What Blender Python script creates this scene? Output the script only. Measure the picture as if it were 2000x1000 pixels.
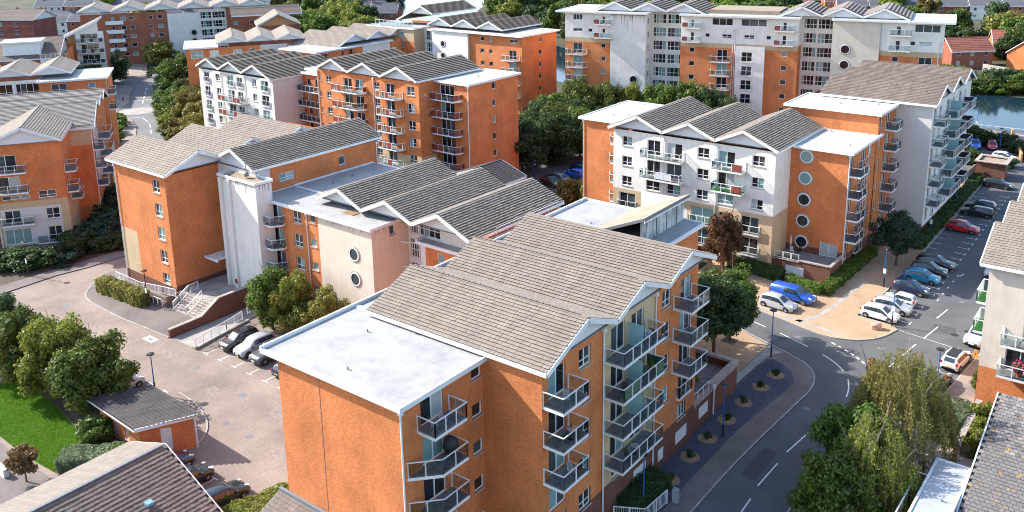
import bpy, math, random
from mathutils import Vector, Matrix
from mathutils.geometry import tessellate_polygon
R=math.radians
random.seed(7)
for o in list(bpy.data.objects): bpy.data.objects.remove(o)
S=bpy.context.scene
C=S.collection
# ------------------------------------------------------------------ camera
CAMH=43.0
YAW,PITCH,ROLL=R(-37.9),0.2451,-0.0183
cam=bpy.data.cameras.new('camera'); camo=bpy.data.objects.new('camera',cam); C.objects.link(camo)
fw=Vector((math.sin(YAW),math.cos(YAW),0)); rt=Vector((math.cos(YAW),-math.sin(YAW),0)); zz=Vector((0,0,1))
look=fw*math.cos(PITCH)-zz*math.sin(PITCH); up=fw*math.sin(PITCH)+zz*math.cos(PITCH)
r2=rt*math.cos(ROLL)+up*math.sin(ROLL); u2=up*math.cos(ROLL)-rt*math.sin(ROLL)
m=Matrix((r2,u2,-look)).transposed().to_4x4(); m.translation=Vector((0,0,CAMH)); camo.matrix_world=m
cam.sensor_fit='HORIZONTAL'; cam.sensor_width=36; cam.lens=1765.46/2000*36; cam.shift_y=-(500-274.05)/2000
cam.clip_start=1; cam.clip_end=4000
S.camera=camo
# ------------------------------------------------------------------ light
AZ,EL=R(17),R(36)          # shadows run towards +X, a little +Y
w=bpy.data.worlds.new('World'); S.world=w; w.use_nodes=True
nt=w.node_tree; nt.nodes.clear()
sky=nt.nodes.new('ShaderNodeTexSky'); sky.sky_type='NISHITA'; sky.sun_disc=False
sky.sun_elevation=EL; sky.sun_rotation=math.atan2(-math.cos(AZ),-math.sin(AZ)); sky.air_density=1.0; sky.dust_density=1.0; sky.ozone_density=1.0
bg=nt.nodes.new('ShaderNodeBackground'); bg.inputs[1].default_value=0.15
ow=nt.nodes.new('ShaderNodeOutputWorld'); nt.links.new(sky.outputs[0],bg.inputs[0]); nt.links.new(bg.outputs[0],ow.inputs[0])
sl=bpy.data.lights.new('sun','SUN'); sl.energy=3.8; sl.angle=R(0.5); sl.color=(1,0.95,0.87)
so=bpy.data.objects.new('sun',sl); C.objects.link(so)
sd=Vector((-math.cos(AZ)*math.cos(EL),-math.sin(AZ)*math.cos(EL),math.sin(EL)))
so.rotation_euler=sd.to_track_quat('Z','Y').to_euler(); so.location=(-60,40,80)
S.view_settings.view_transform='Standard'; S.view_settings.look='None'; S.view_settings.gamma=1; S.view_settings.exposure=1.3
try: S.cycles.filter_width=1.0
except Exception: pass
# ------------------------------------------------------------------ materials
M={}
def nodes(name):
    mt=bpy.data.materials.new(name); mt.use_nodes=True; n=mt.node_tree; b=n.nodes['Principled BSDF']; M[name]=mt
    return mt,n,b
def N(n,t,**kw):
    x=n.nodes.new(t)
    for k,v in kw.items(): setattr(x,k,v)
    return x
def simple(name,col,rough=.6,metal=0,var=0.0,scale=3.0,bump=0.0,spec=.5,coat=0,objrand=0.0,detail=4):
    mt,n,b=nodes(name); b.inputs['Base Color'].default_value=(*col,1); b.inputs['Roughness'].default_value=rough; b.inputs['Metallic'].default_value=metal
    b.inputs['Specular IOR Level'].default_value=spec
    if coat: b.inputs['Coat Weight'].default_value=coat
    if var or bump:
        tc=N(n,'ShaderNodeTexCoord'); nz=N(n,'ShaderNodeTexNoise'); nz.inputs['Scale'].default_value=scale; nz.inputs['Detail'].default_value=detail
        n.links.new(tc.outputs['Object'],nz.inputs['Vector'])
        if var:
            rp=N(n,'ShaderNodeMapRange'); rp.inputs[1].default_value=.3; rp.inputs[2].default_value=.7; rp.inputs[3].default_value=1-var; rp.inputs[4].default_value=1+var
            n.links.new(nz.outputs[0],rp.inputs[0])
            mx=N(n,'ShaderNodeMix',data_type='RGBA',blend_type='MULTIPLY'); mx.inputs[0].default_value=1; mx.inputs[6].default_value=(*col,1)
            n.links.new(rp.outputs[0],mx.inputs[7]); n.links.new(mx.outputs[2],b.inputs['Base Color'])
        if bump:
            bp=N(n,'ShaderNodeBump'); bp.inputs['Strength'].default_value=bump; n.links.new(nz.outputs[0],bp.inputs['Height']); n.links.new(bp.outputs[0],b.inputs['Normal'])
    return mt
def brick(name,c1,c2,mortar,bw=.225,bh=.075,var=.34):
    mt,n,b=nodes(name); b.inputs['Roughness'].default_value=.85; b.inputs['Specular IOR Level'].default_value=.25
    uv=N(n,'ShaderNodeUVMap'); br=N(n,'ShaderNodeTexBrick'); br.inputs['Scale'].default_value=1; br.inputs['Brick Width'].default_value=bw; br.inputs['Row Height'].default_value=bh
    br.inputs['Mortar Size'].default_value=.011; br.inputs['Mortar Smooth'].default_value=.2; br.inputs['Bias'].default_value=0
    br.inputs['Color1'].default_value=(*c1,1); br.inputs['Color2'].default_value=(*c2,1); br.inputs['Mortar'].default_value=(*mortar,1)
    n.links.new(uv.outputs[0],br.inputs['Vector'])
    nz=N(n,'ShaderNodeTexNoise'); nz.inputs['Scale'].default_value=.35; nz.inputs['Detail'].default_value=8; n.links.new(uv.outputs[0],nz.inputs['Vector'])
    nz2=N(n,'ShaderNodeTexNoise'); nz2.inputs['Scale'].default_value=7; nz2.inputs['Detail'].default_value=3
    mp=N(n,'ShaderNodeMapping'); mp.inputs['Scale'].default_value=(.5,2.2,1); n.links.new(uv.outputs[0],mp.inputs[0]); n.links.new(mp.outputs[0],nz2.inputs['Vector'])
    ad=N(n,'ShaderNodeMath',operation='ADD'); n.links.new(nz.outputs[0],ad.inputs[0]); n.links.new(nz2.outputs[0],ad.inputs[1])
    mp3=N(n,'ShaderNodeMapping'); mp3.inputs['Scale'].default_value=(1.1,.10,1); n.links.new(uv.outputs[0],mp3.inputs[0]); nz3=N(n,'ShaderNodeTexNoise'); nz3.inputs['Scale'].default_value=1.6; nz3.inputs['Detail'].default_value=6; n.links.new(mp3.outputs[0],nz3.inputs['Vector'])
    ad2=N(n,'ShaderNodeMath',operation='MULTIPLY_ADD'); ad2.inputs[1].default_value=.3; n.links.new(nz3.outputs[0],ad2.inputs[0]); n.links.new(ad.outputs[0],ad2.inputs[2])
    rp=N(n,'ShaderNodeMapRange'); rp.inputs[1].default_value=.78; rp.inputs[2].default_value=1.52; rp.inputs[3].default_value=1-var; rp.inputs[4].default_value=1+var; n.links.new(ad2.outputs[0],rp.inputs[0])
    mx=N(n,'ShaderNodeMix',data_type='RGBA',blend_type='MULTIPLY'); mx.inputs[0].default_value=1
    n.links.new(br.outputs[0],mx.inputs[6]); n.links.new(rp.outputs[0],mx.inputs[7]); n.links.new(mx.outputs[2],b.inputs['Base Color'])
    bp=N(n,'ShaderNodeBump'); bp.inputs['Strength'].default_value=.35; bp.inputs['Distance'].default_value=.02; n.links.new(br.outputs['Fac'],bp.inputs['Height']); bp.invert=True; n.links.new(bp.outputs[0],b.inputs['Normal'])
    return mt
brick('brick_orange',(.69,.182,.044),(.52,.12,.03),(.58,.29,.145))
brick('brick_red',(.36,.085,.04),(.28,.065,.035),(.34,.2,.14))
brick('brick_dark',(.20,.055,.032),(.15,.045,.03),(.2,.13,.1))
brick('brick_tan',(.58,.42,.25),(.50,.36,.21),(.55,.45,.33),bw=.45,bh=.15,var=.15)
brick('brick_maroon',(.24,.06,.05),(.2,.05,.045),(.25,.14,.12))
def render_mat(name,col,streak=.18):
    mt,n,b=nodes(name); b.inputs['Roughness'].default_value=.9; b.inputs['Specular IOR Level'].default_value=.2
    uv=N(n,'ShaderNodeUVMap'); mp=N(n,'ShaderNodeMapping'); mp.inputs['Scale'].default_value=(1.6,.16,1); n.links.new(uv.outputs[0],mp.inputs[0])
    nz=N(n,'ShaderNodeTexNoise'); nz.inputs['Scale'].default_value=1.3; nz.inputs['Detail'].default_value=7; nz.inputs['Roughness'].default_value=.65; n.links.new(mp.outputs[0],nz.inputs['Vector'])
    nz2=N(n,'ShaderNodeTexNoise'); nz2.inputs['Scale'].default_value=.7; nz2.inputs['Detail'].default_value=5; n.links.new(uv.outputs[0],nz2.inputs['Vector'])
    ad=N(n,'ShaderNodeMath',operation='MULTIPLY'); n.links.new(nz.outputs[0],ad.inputs[0]); n.links.new(nz2.outputs[0],ad.inputs[1])
    rp=N(n,'ShaderNodeMapRange'); rp.inputs[1].default_value=.14; rp.inputs[2].default_value=.3; rp.inputs[3].default_value=1-streak; rp.inputs[4].default_value=1.0; n.links.new(ad.outputs[0],rp.inputs[0])
    mx=N(n,'ShaderNodeMix',data_type='RGBA',blend_type='MULTIPLY'); mx.inputs[0].default_value=1; mx.inputs[6].default_value=(*col,1)
    n.links.new(rp.outputs[0],mx.inputs[7]); n.links.new(mx.outputs[2],b.inputs['Base Color'])
render_mat('render_white',(.79,.75,.70),.13); render_mat('render_cream',(.68,.59,.49),.12); render_mat('render_grey_shade',(.62,.59,.58),.06); render_mat('render_stained',(.6,.6,.58),.55)  # grey copy: side wall shade put into white render; true grey elsewhere
def tile_mat(name,c1,c2,lichen=None,speck=.12):
    mt,n,b=nodes(name); b.inputs['Roughness'].default_value=.85; b.inputs['Specular IOR Level'].default_value=.3
    g=N(n,'ShaderNodeNewGeometry'); mx=N(n,'ShaderNodeMix',data_type='RGBA'); mx.inputs[6].default_value=(*c1,1); mx.inputs[7].default_value=(*c2,1)
    n.links.new(g.outputs['Random Per Island'],mx.inputs[0])
    tc=N(n,'ShaderNodeTexCoord'); nz=N(n,'ShaderNodeTexNoise'); nz.inputs['Scale'].default_value=1.1; nz.inputs['Detail'].default_value=8; nz.inputs['Roughness'].default_value=.7
    n.links.new(g.outputs['Position'],nz.inputs['Vector'])
    rp=N(n,'ShaderNodeMapRange'); rp.inputs[1].default_value=.3; rp.inputs[2].default_value=.72; rp.inputs[3].default_value=1-speck*2; rp.inputs[4].default_value=1+speck*2; n.links.new(nz.outputs[0],rp.inputs[0])
    m2=N(n,'ShaderNodeMix',data_type='RGBA',blend_type='MULTIPLY'); m2.inputs[0].default_value=1; n.links.new(mx.outputs[2],m2.inputs[6]); n.links.new(rp.outputs[0],m2.inputs[7])
    out=m2.outputs[2]
    if lichen:
        n3=N(n,'ShaderNodeTexNoise'); n3.inputs['Scale'].default_value=2.6; n3.inputs['Detail'].default_value=6; n.links.new(g.outputs['Position'],n3.inputs['Vector'])
        r3=N(n,'ShaderNodeMapRange'); r3.inputs[1].default_value=.62; r3.inputs[2].default_value=.68; n.links.new(n3.outputs[0],r3.inputs[0])
        m3=N(n,'ShaderNodeMix',data_type='RGBA'); n.links.new(r3.outputs[0],m3.inputs[0]); n.links.new(out,m3.inputs[6]); m3.inputs[7].default_value=(*lichen,1); out=m3.outputs[2]
    n.links.new(out,b.inputs['Base Color'])
tile_mat('tile_beige',(.275,.231,.193),(.245,.203,.168),speck=.09); tile_mat('tile_grey',(.30,.27,.245),(.23,.205,.185)); tile_mat('tile_slate',(.27,.24,.235),(.13,.12,.12),lichen=(.42,.26,.06)); tile_mat('tile_dark_shade',(.085,.073,.07),(.065,.056,.056)); tile_mat('tile_red',(.30,.11,.08),(.24,.085,.065)); tile_mat('slate_far',(.15,.15,.17),(.12,.12,.14))  # dark tile lowered: shade of the outbuilding slope is in its colour
tile_mat('tile_brown',(.20,.157,.133),(.16,.127,.11))
def membrane(name,col):
    mt,n,b=nodes(name); b.inputs['Roughness'].default_value=.75
    g=N(n,'ShaderNodeNewGeometry'); nz=N(n,'ShaderNodeTexNoise'); nz.inputs['Scale'].default_value=.5; nz.inputs['Detail'].default_value=9; nz.inputs['Roughness'].default_value=.68; n.links.new(g.outputs['Position'],nz.inputs['Vector'])
    cr=N(n,'ShaderNodeValToRGB'); e=cr.color_ramp.elements; e[0].position=.28; e[0].color=(col[0]*.72,col[1]*.72,col[2]*.71,1); e[1].position=.54; e[1].color=(*col,1)
    n.links.new(nz.outputs[0],cr.inputs[0])
    wv=N(n,'ShaderNodeTexBrick'); wv.inputs['Scale'].default_value=1; wv.inputs['Brick Width'].default_value=7; wv.inputs['Row Height'].default_value=1.1; wv.inputs['Mortar Size'].default_value=.018; wv.inputs['Color1'].default_value=(1,1,1,1); wv.inputs['Color2'].default_value=(.97,.97,.97,1); wv.inputs['Mortar'].default_value=(.85,.85,.86,1)
    n.links.new(g.outputs['Position'],wv.inputs['Vector'])
    mx=N(n,'ShaderNodeMix',data_type='RGBA',blend_type='MULTIPLY'); mx.inputs[0].default_value=1; n.links.new(cr.outputs[0],mx.inputs[6]); n.links.new(wv.outputs[0],mx.inputs[7]); n.links.new(mx.outputs[2],b.inputs['Base Color'])
membrane('membrane',(.43,.43,.435)); membrane('membrane_worn',(.36,.357,.352)); membrane('membrane_tan',(.33,.25,.18)); membrane('membrane_grey',(.42,.44,.48))
simple('white_trim',(.74,.75,.76),.5,var=.08,scale=1.5); simple('gable_white',(.70,.71,.73),.6); simple('upvc',(.78,.79,.80),.35); simple('rail_white',(.74,.75,.77),.4)
simple('stain',(.27,.25,.235),.95,var=.3,scale=5); simple('felt_shade',(.03,.028,.027),.9); simple('sill',(.40,.35,.30),.8); simple('deck',(.2,.2,.2),.8,var=.3,scale=2); simple('coping',(.36,.31,.28),.85,var=.2,scale=2); simple('lead',(.16,.17,.19),.6)  # roof underlay near black: shade of the course gaps put into its colour
for k,c in dict(pane_dark=(.018,.022,.026),pane_mid=(.06,.075,.08),pane_curtain=(.20,.33,.32),pane_blind=(.42,.45,.44),pane_blue=(.16,.33,.48),pane_red=(.20,.10,.07)).items(): simple(k,c,.06,spec=.7)
simple('infill_red',(.26,.05,.035),.5); simple('infill_dark',(.03,.03,.035),.4); simple('infill_green',(.05,.12,.07),.7); simple('infill_white',(.6,.62,.66),.6)
def glassm(name,col,alpha):
    mt,n,b=nodes(name); n.nodes.remove(b); o=n.nodes['Material Output']
    t=N(n,'ShaderNodeBsdfTransparent'); t.inputs[0].default_value=(*col,1); g=N(n,'ShaderNodeBsdfGlossy'); g.inputs['Roughness'].default_value=.06; g.inputs[0].default_value=(.8,.88,.9,1)
    mx=N(n,'ShaderNodeMixShader'); fr=N(n,'ShaderNodeLayerWeight'); fr.inputs[0].default_value=.18; mt2=N(n,'ShaderNodeMath',operation='ADD'); mt2.inputs[1].default_value=alpha
    n.links.new(fr.outputs['Fresnel'],mt2.inputs[0]); n.links.new(mt2.outputs[0],mx.inputs[0]); n.links.new(t.outputs[0],mx.inputs[1]); n.links.new(g.outputs[0],mx.inputs[2]); n.links.new(mx.outputs[0],o.inputs[0])
glassm('glass_rail',(.62,.68,.70),.05); glassm('glass_clear',(.76,.84,.84),.06); simple('glass_frost',(.30,.52,.54),.25,spec=.6)
def leafm(name,c1,c2,trans=.42):
    c1=tuple(x*1.2 for x in c1); c2=tuple(x*1.2 for x in c2)
    mt,n,b=nodes(name); n.nodes.remove(b); o=n.nodes['Material Output']
    g=N(n,'ShaderNodeNewGeometry'); oi=N(n,'ShaderNodeObjectInfo')
    mx=N(n,'ShaderNodeMix',data_type='RGBA'); mx.inputs[6].default_value=(*c1,1); mx.inputs[7].default_value=(*c2,1); n.links.new(g.outputs['Random Per Island'],mx.inputs[0])
    hs=N(n,'ShaderNodeHueSaturation'); rp=N(n,'ShaderNodeMapRange'); rp.inputs[3].default_value=.485; rp.inputs[4].default_value=.515; n.links.new(oi.outputs['Random'],rp.inputs[0]); n.links.new(rp.outputs[0],hs.inputs['Hue'])
    rv=N(n,'ShaderNodeMapRange'); rv.inputs[3].default_value=.8; rv.inputs[4].default_value=1.25; n.links.new(oi.outputs['Random'],rv.inputs[0]); n.links.new(rv.outputs[0],hs.inputs['Value']); n.links.new(mx.outputs[2],hs.inputs['Color'])
    d=N(n,'ShaderNodeBsdfDiffuse'); t=N(n,'ShaderNodeBsdfTranslucent'); n.links.new(hs.outputs[0],d.inputs[0]); n.links.new(hs.outputs[0],t.inputs[0])
    s=N(n,'ShaderNodeMixShader'); s.inputs[0].default_value=trans; n.links.new(d.outputs[0],s.inputs[1]); n.links.new(t.outputs[0],s.inputs[2])
    gl=N(n,'ShaderNodeBsdfGlossy'); gl.inputs['Roughness'].default_value=.45; s2=N(n,'ShaderNodeMixShader'); s2.inputs[0].default_value=.025; n.links.new(s.outputs[0],s2.inputs[1]); n.links.new(gl.outputs[0],s2.inputs[2]); n.links.new(s2.outputs[0],o.inputs[0])
leafm('leaf_green',(.13,.185,.03),(.05,.085,.014)); leafm('leaf_dark',(.065,.105,.03),(.03,.055,.018)); leafm('leaf_yellow',(.25,.25,.04),(.10,.14,.022)); leafm('leaf_brown',(.20,.105,.045),(.10,.065,.028)); leafm('leaf_olive',(.24,.21,.05),(.12,.12,.03)); leafm('leaf_rust',(.16,.055,.02),(.06,.06,.02)); leafm('leaf_sage',(.20,.24,.13),(.11,.15,.08)); leafm('grass',(.15,.275,.022),(.085,.165,.016)); leafm('leaf_bluegreen',(.05,.09,.06),(.03,.06,.04))
simple('bark',(.12,.085,.06),.95,var=.4,scale=8,bump=.4); simple('bark_pale',(.32,.28,.22),.9,var=.3,scale=6); simple('twig',(.20,.15,.09),.9)
simple('asphalt',(.10,.102,.107),.9,var=.16,scale=.35,bump=.05,detail=10); simple('asphalt_pale',(.16,.16,.165),.9,var=.12,scale=.3,detail=10)
simple('paint',(.72,.72,.70),.6,var=.12,scale=3); simple('kerb_stone',(.36,.33,.30),.85,var=.2,scale=2); simple('concrete',(.34,.31,.28),.9,var=.22,scale=.8,detail=9)
def pave(name,c1,c2,mort,bw,bh):
    mt,n,b=nodes(name); b.inputs['Roughness'].default_value=.88
    g=N(n,'ShaderNodeNewGeometry'); br=N(n,'ShaderNodeTexBrick'); br.inputs['Scale'].default_value=1; br.inputs['Brick Width'].default_value=bw; br.inputs['Row Height'].default_value=bh; br.inputs['Mortar Size'].default_value=.012
    br.inputs['Color1'].default_value=(*c1,1); br.inputs['Color2'].default_value=(*c2,1); br.inputs['Mortar'].default_value=(*mort,1)
    mp=N(n,'ShaderNodeMapping'); mp.inputs['Rotation'].default_value=(0,0,R(45)); n.links.new(g.outputs['Position'],mp.inputs[0]); n.links.new(mp.outputs[0],br.inputs['Vector'])
    nz=N(n,'ShaderNodeTexNoise'); nz.inputs['Scale'].default_value=.22; nz.inputs['Detail'].default_value=10; nz.inputs['Roughness'].default_value=.65; n.links.new(g.outputs['Position'],nz.inputs['Vector'])
    rp=N(n,'ShaderNodeMapRange'); rp.inputs[1].default_value=.3; rp.inputs[2].default_value=.7; rp.inputs[3].default_value=.72; rp.inputs[4].default_value=1.25; n.links.new(nz.outputs[0],rp.inputs[0])
    mx=N(n,'ShaderNodeMix',data_type='RGBA',blend_type='MULTIPLY'); mx.inputs[0].default_value=1; n.links.new(br.outputs[0],mx.inputs[6]); n.links.new(rp.outputs[0],mx.inputs[7]); n.links.new(mx.outputs[2],b.inputs['Base Color'])
pave('paving_court',(.30,.235,.195),(.25,.195,.162),(.19,.15,.13),.22,.11); pave('paving_walk',(.20,.165,.15),(.155,.13,.12),(.14,.12,.11),.22,.11); pave('paving_gravel',(.44,.295,.19),(.39,.26,.165),(.36,.24,.14),.21,.105); pave('paving_slab',(.31,.245,.21),(.27,.215,.185),(.2,.17,.15),.6,.6)
simple('slate_bed',(.075,.075,.105),.85,var=.5,scale=14,bump=.8,detail=6); simple('chip_slate',(.09,.09,.125),.7); simple('sand_ring',(.40,.26,.15),.95,var=.35,scale=9,bump=.6); simple('earth',(.09,.07,.05),1,var=.4,scale=1.2); simple('ground',(.06,.066,.034),1,var=.35,scale=.05,detail=10); simple('lawn',(.07,.15,.012),.95,var=.4,scale=.8,detail=8)
mt,n,b=nodes('water'); b.inputs['Base Color'].default_value=(.012,.03,.045,1); b.inputs['Roughness'].default_value=.08
g=N(n,'ShaderNodeNewGeometry'); nz=N(n,'ShaderNodeTexNoise'); nz.inputs['Scale'].default_value=.5; nz.inputs['Detail'].default_value=5; n.links.new(g.outputs['Position'],nz.inputs['Vector']); bp=N(n,'ShaderNodeBump'); bp.inputs['Strength'].default_value=.12; n.links.new(nz.outputs[0],bp.inputs['Height']); n.links.new(bp.outputs[0],b.inputs['Normal'])
for k,c in dict(car_white=(.72,.72,.72),car_silver=(.40,.42,.44),car_blue=(.012,.085,.42),car_navy=(.012,.022,.06),car_teal=(.01,.22,.40),car_black=(.012,.013,.016),car_red=(.50,.012,.02),car_graphite=(.05,.055,.065),car_steel=(.16,.20,.25),car_brightblue=(.01,.12,.62)).items(): simple(k,c,.28,metal=.0,coat=.8,spec=.6)
simple('car_glass',(.02,.035,.045),.04,spec=.9); simple('tyre',(.012,.012,.013),.8); simple('alloy',(.5,.5,.52),.3,metal=.7); simple('lamp_lens',(.75,.78,.8),.1,spec=.8); simple('tail_lens',(.40,.01,.01),.2); simple('plate_white',(.75,.75,.72),.5); simple('plate_yellow',(.75,.5,.05),.5); simple('black_plastic',(.02,.02,.022),.6)
simple('lamp_blue',(.02,.13,.42),.35); simple('lamp_black',(.015,.015,.018),.5); simple('lamp_grey',(.30,.33,.36),.4); simple('cone_orange',(.75,.25,.02),.5); simple('stone_pink',(.50,.30,.24),.9,var=.3,scale=3,bump=.4); simple('metal_chair',(.6,.6,.6),.35,metal=.6); simple('terracotta',(.35,.12,.05),.8); simple('flower',(.55,.05,.18),.7); simple('skin',(.5,.3,.22),.6); simple('cloth_dark',(.03,.035,.05),.9); simple('cloth_white',(.6,.6,.6),.9); simple('van_orange',(.6,.16,.08),.4); simple('timber',(.30,.17,.08),.7,var=.3,scale=4); simple('turf_fake',(.025,.12,.015),.9)
# ------------------------------------------------------------------ mesh helpers
class MB:
    def __init__(s,mats): s.v=[]; s.f=[]; s.mi=[]; s.uv=[]; s.mats=mats if isinstance(mats,(list,tuple)) else [mats]
    def face(s,pts,mi=0,uv=None):
        i=len(s.v); s.v+=[tuple(p) for p in pts]; s.f.append(tuple(range(i,i+len(pts)))); s.mi.append(mi); s.uv.append(uv)
    def box(s,x0,y0,z0,x1,y1,z1,mi=0,top=None):
        i=len(s.v); s.v+=[(x0,y0,z0),(x1,y0,z0),(x1,y1,z0),(x0,y1,z0),(x0,y0,z1),(x1,y0,z1),(x1,y1,z1),(x0,y1,z1)]
        for k,q in enumerate(((0,3,2,1),(4,5,6,7),(0,1,5,4),(1,2,6,5),(2,3,7,6),(3,0,4,7))):
            s.f.append(tuple(i+a for a in q)); s.mi.append(top if (k==1 and top is not None) else mi); s.uv.append(None)
    def bar(s,a,b,w,h,mi=0,upv=(0,0,1)):      # box beam from a to b: w across, h along up, a/b at its centre
        a=Vector(a); b=Vector(b); d=(b-a).normalized(); u=Vector(upv); sd_=d.cross(u)
        if sd_.length<1e-4: sd_=Vector((1,0,0))
        sd_.normalize(); u=sd_.cross(d).normalized(); i=len(s.v)
        for p in (a,b):
            for q in ((-1,-1),(1,-1),(1,1),(-1,1)): s.v.append(tuple(p+sd_*q[0]*w/2+u*q[1]*h/2))
        for q in ((0,1,2,3),(7,6,5,4),(0,4,5,1),(1,5,6,2),(2,6,7,3),(3,7,4,0)): s.f.append(tuple(i+k for k in q)); s.mi.append(mi); s.uv.append(None)
    def tube(s,pts,rad,n=6,mi=0,cap=True):
        rs=rad if isinstance(rad,(list,tuple)) else [rad]*len(pts); i0=len(s.v); P=[Vector(p) for p in pts]
        for k,p in enumerate(P):
            d=(P[min(k+1,len(P)-1)]-P[max(k-1,0)]).normalized(); a=d.orthogonal().normalized(); b2=d.cross(a)
            if abs(d.z)>.9: a=Vector((1,0,0)); a=(a-d*a.dot(d)).normalized(); b2=d.cross(a)
            for j in range(n): t=2*math.pi*j/n; s.v.append(tuple(p+(a*math.cos(t)+b2*math.sin(t))*rs[k]))
        for k in range(len(P)-1):
            for j in range(n): s.f.append((i0+k*n+j,i0+k*n+(j+1)%n,i0+(k+1)*n+(j+1)%n,i0+(k+1)*n+j)); s.mi.append(mi); s.uv.append(None)
        if cap:
            s.f.append(tuple(i0+j for j in range(n))[::-1]); s.f.append(tuple(i0+(len(P)-1)*n+j for j in range(n)))
            for _ in (0,1): s.mi.append(mi); s.uv.append(None)
    def lathe(s,prof,n=12,c=(0,0),mi=0):      # prof: (r,z)
        i0=len(s.v)
        for r,z in prof:
            for j in range(n): t=2*math.pi*j/n; s.v.append((c[0]+r*math.cos(t),c[1]+r*math.sin(t),z))
        for k in range(len(prof)-1):
            for j in range(n): s.f.append((i0+k*n+j,i0+k*n+(j+1)%n,i0+(k+1)*n+(j+1)%n,i0+(k+1)*n+j)); s.mi.append(mi); s.uv.append(None)
        s.f.append(tuple(i0+(len(prof)-1)*n+j for j in range(n))); s.mi.append(mi); s.uv.append(None)
        s.f.append(tuple(i0+j for j in range(n))[::-1]); s.mi.append(mi); s.uv.append(None)
    def prism(s,poly,z0,z1,mi=0,top=None):
        n=len(poly); i=len(s.v); s.v+=[(p[0],p[1],z0) for p in poly]+[(p[0],p[1],z1) for p in poly]
        for j in range(n): s.f.append((i+j,i+(j+1)%n,i+n+(j+1)%n,i+n+j)); s.mi.append(mi); s.uv.append(None)
        for t in tessellate_polygon([[Vector((p[0],p[1],0)) for p in poly]]):
            s.f.append(tuple(i+n+k for k in t)); s.mi.append(mi if top is None else top); s.uv.append(None)
            s.f.append(tuple(i+k for k in reversed(t))); s.mi.append(mi); s.uv.append(None)
    def sheet(s,poly,z,mi=0):
        i=len(s.v); s.v+=[(p[0],p[1],z) for p in poly]
        for t in tessellate_polygon([[Vector((p[0],p[1],0)) for p in poly]]):
            a,b_,c=[Vector((poly[k][0],poly[k][1],0)) for k in t]
            if (b_-a).cross(c-a).z<0: t=t[::-1]
            s.f.append(tuple(i+k for k in t)); s.mi.append(mi); s.uv.append(None)
    def mesh(s,name,smooth=False):
        me=bpy.data.meshes.new(name); me.from_pydata(s.v,[],s.f)
        for q in s.mats: me.materials.append(M[q])
        me.polygons.foreach_set('material_index',s.mi)
        if any(u is not None for u in s.uv):
            ul=me.uv_layers.new(name='UVMap'); k=0
            for f,u in zip(s.f,s.uv):
                for j in range(len(f)):
                    if u is not None: ul.data[k].uv=u[j]
                    k+=1
        if smooth: me.polygons.foreach_set('use_smooth',[True]*len(s.f))
        me.update(); return me
def ob(name,me,parent=None,loc=(0,0,0),rz=0,label=None,cat=None,group=None,kind=None,mat=None):
    o=bpy.data.objects.new(name,me); C.objects.link(o); o.location=loc; o.rotation_euler=(0,0,rz)
    if parent: o.parent=parent
    if label: o['label']=label
    if cat: o['category']=cat
    if group: o['group']=group
    if kind: o['kind']=kind
    if mat:
        o.material_slots[0].link='OBJECT'; o.material_slots[0].material=M[mat]
    return o
def struct(name,mb,parent=None): return ob(name,mb.mesh(name),parent,kind=None if parent else 'structure')
# ------------------------------------------------------------------ buildings
FR={'A':0.0,'B':R(-1.2),'L':R(56.0),'T':R(11.9)}
class Bld:
    def __init__(s,name,label,cat,fr,ox,oy,group=None):
        s.a=FR[fr] if isinstance(fr,str) else fr; c,n=math.cos(s.a),math.sin(s.a); s.o=(ox,oy)
        s.e=ob(name,None,loc=(ox*c-oy*n,ox*n+oy*c,0),rz=s.a,label=label,cat=cat,group=group); s.e.empty_display_size=.5; s.rnd=random.Random(len(label)*7+int(ox*3))
    def part(s,name,mb,parent=None,smooth=False,kind=None):
        me=mb.mesh(name,smooth) if isinstance(mb,MB) else mb
        return ob(name,me,parent or s.e,loc=(0,0,0) if parent else (-s.o[0],-s.o[1],0),kind=kind)
    def put(s,name,me,p,z,rz,parent=None,mat=None):
        return ob(name,me,s.e,loc=(p[0]-s.o[0],p[1]-s.o[1],z),rz=rz,mat=mat)
CA={}
def cached(key,fn):
    if key not in CA: CA[key]=fn()
    return CA[key]
PANES=['pane_dark']*8+['pane_mid']*4+['pane_curtain']*3+['pane_blind']
def frame_mesh(w,h,kind):
    mb=MB('upvc'); t=.085; y0,y1=.11,.18
    def vb(x,z0=0,z1=h,tt=t): mb.box(x-tt/2,y0,z0,x+tt/2,y1,z1)
    def hb(z,x0=0,x1=w,tt=t): mb.box(x0,y0+.004,z-tt/2,x1,y1-.004,z+tt/2)
    mb.box(0,y0,0,t,y1,h); mb.box(w-t,y0,0,w,y1,h); mb.box(t,y0+.002,0,w-t,y1-.002,t); mb.box(t,y0+.002,h-t,w-t,y1-.002,h)
    if kind in('w','j','d'): vb(w*.5)
    if kind=='w': hb(h*.36,t,w-t,.06)
    if kind=='t': vb(w/3); vb(2*w/3)
    if kind=='gz':
        for q in(.2,.45,.72): vb(w*q)
        hb(h*.42,t,w-t)
    return mb.mesh('window_frame')
def pane_mesh(x0,x1,z0,z1): 
    mb=MB('pane_dark'); mb.face([(x0,.155,z0),(x1,.155,z0),(x1,.155,z1),(x0,.155,z1)]); return mb.mesh('pane')
def sill_mesh(w):
    mb=MB('sill'); mb.box(-.06,-.09,-.09,w+.06,.17,-.004); return mb.mesh('sill')
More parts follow.
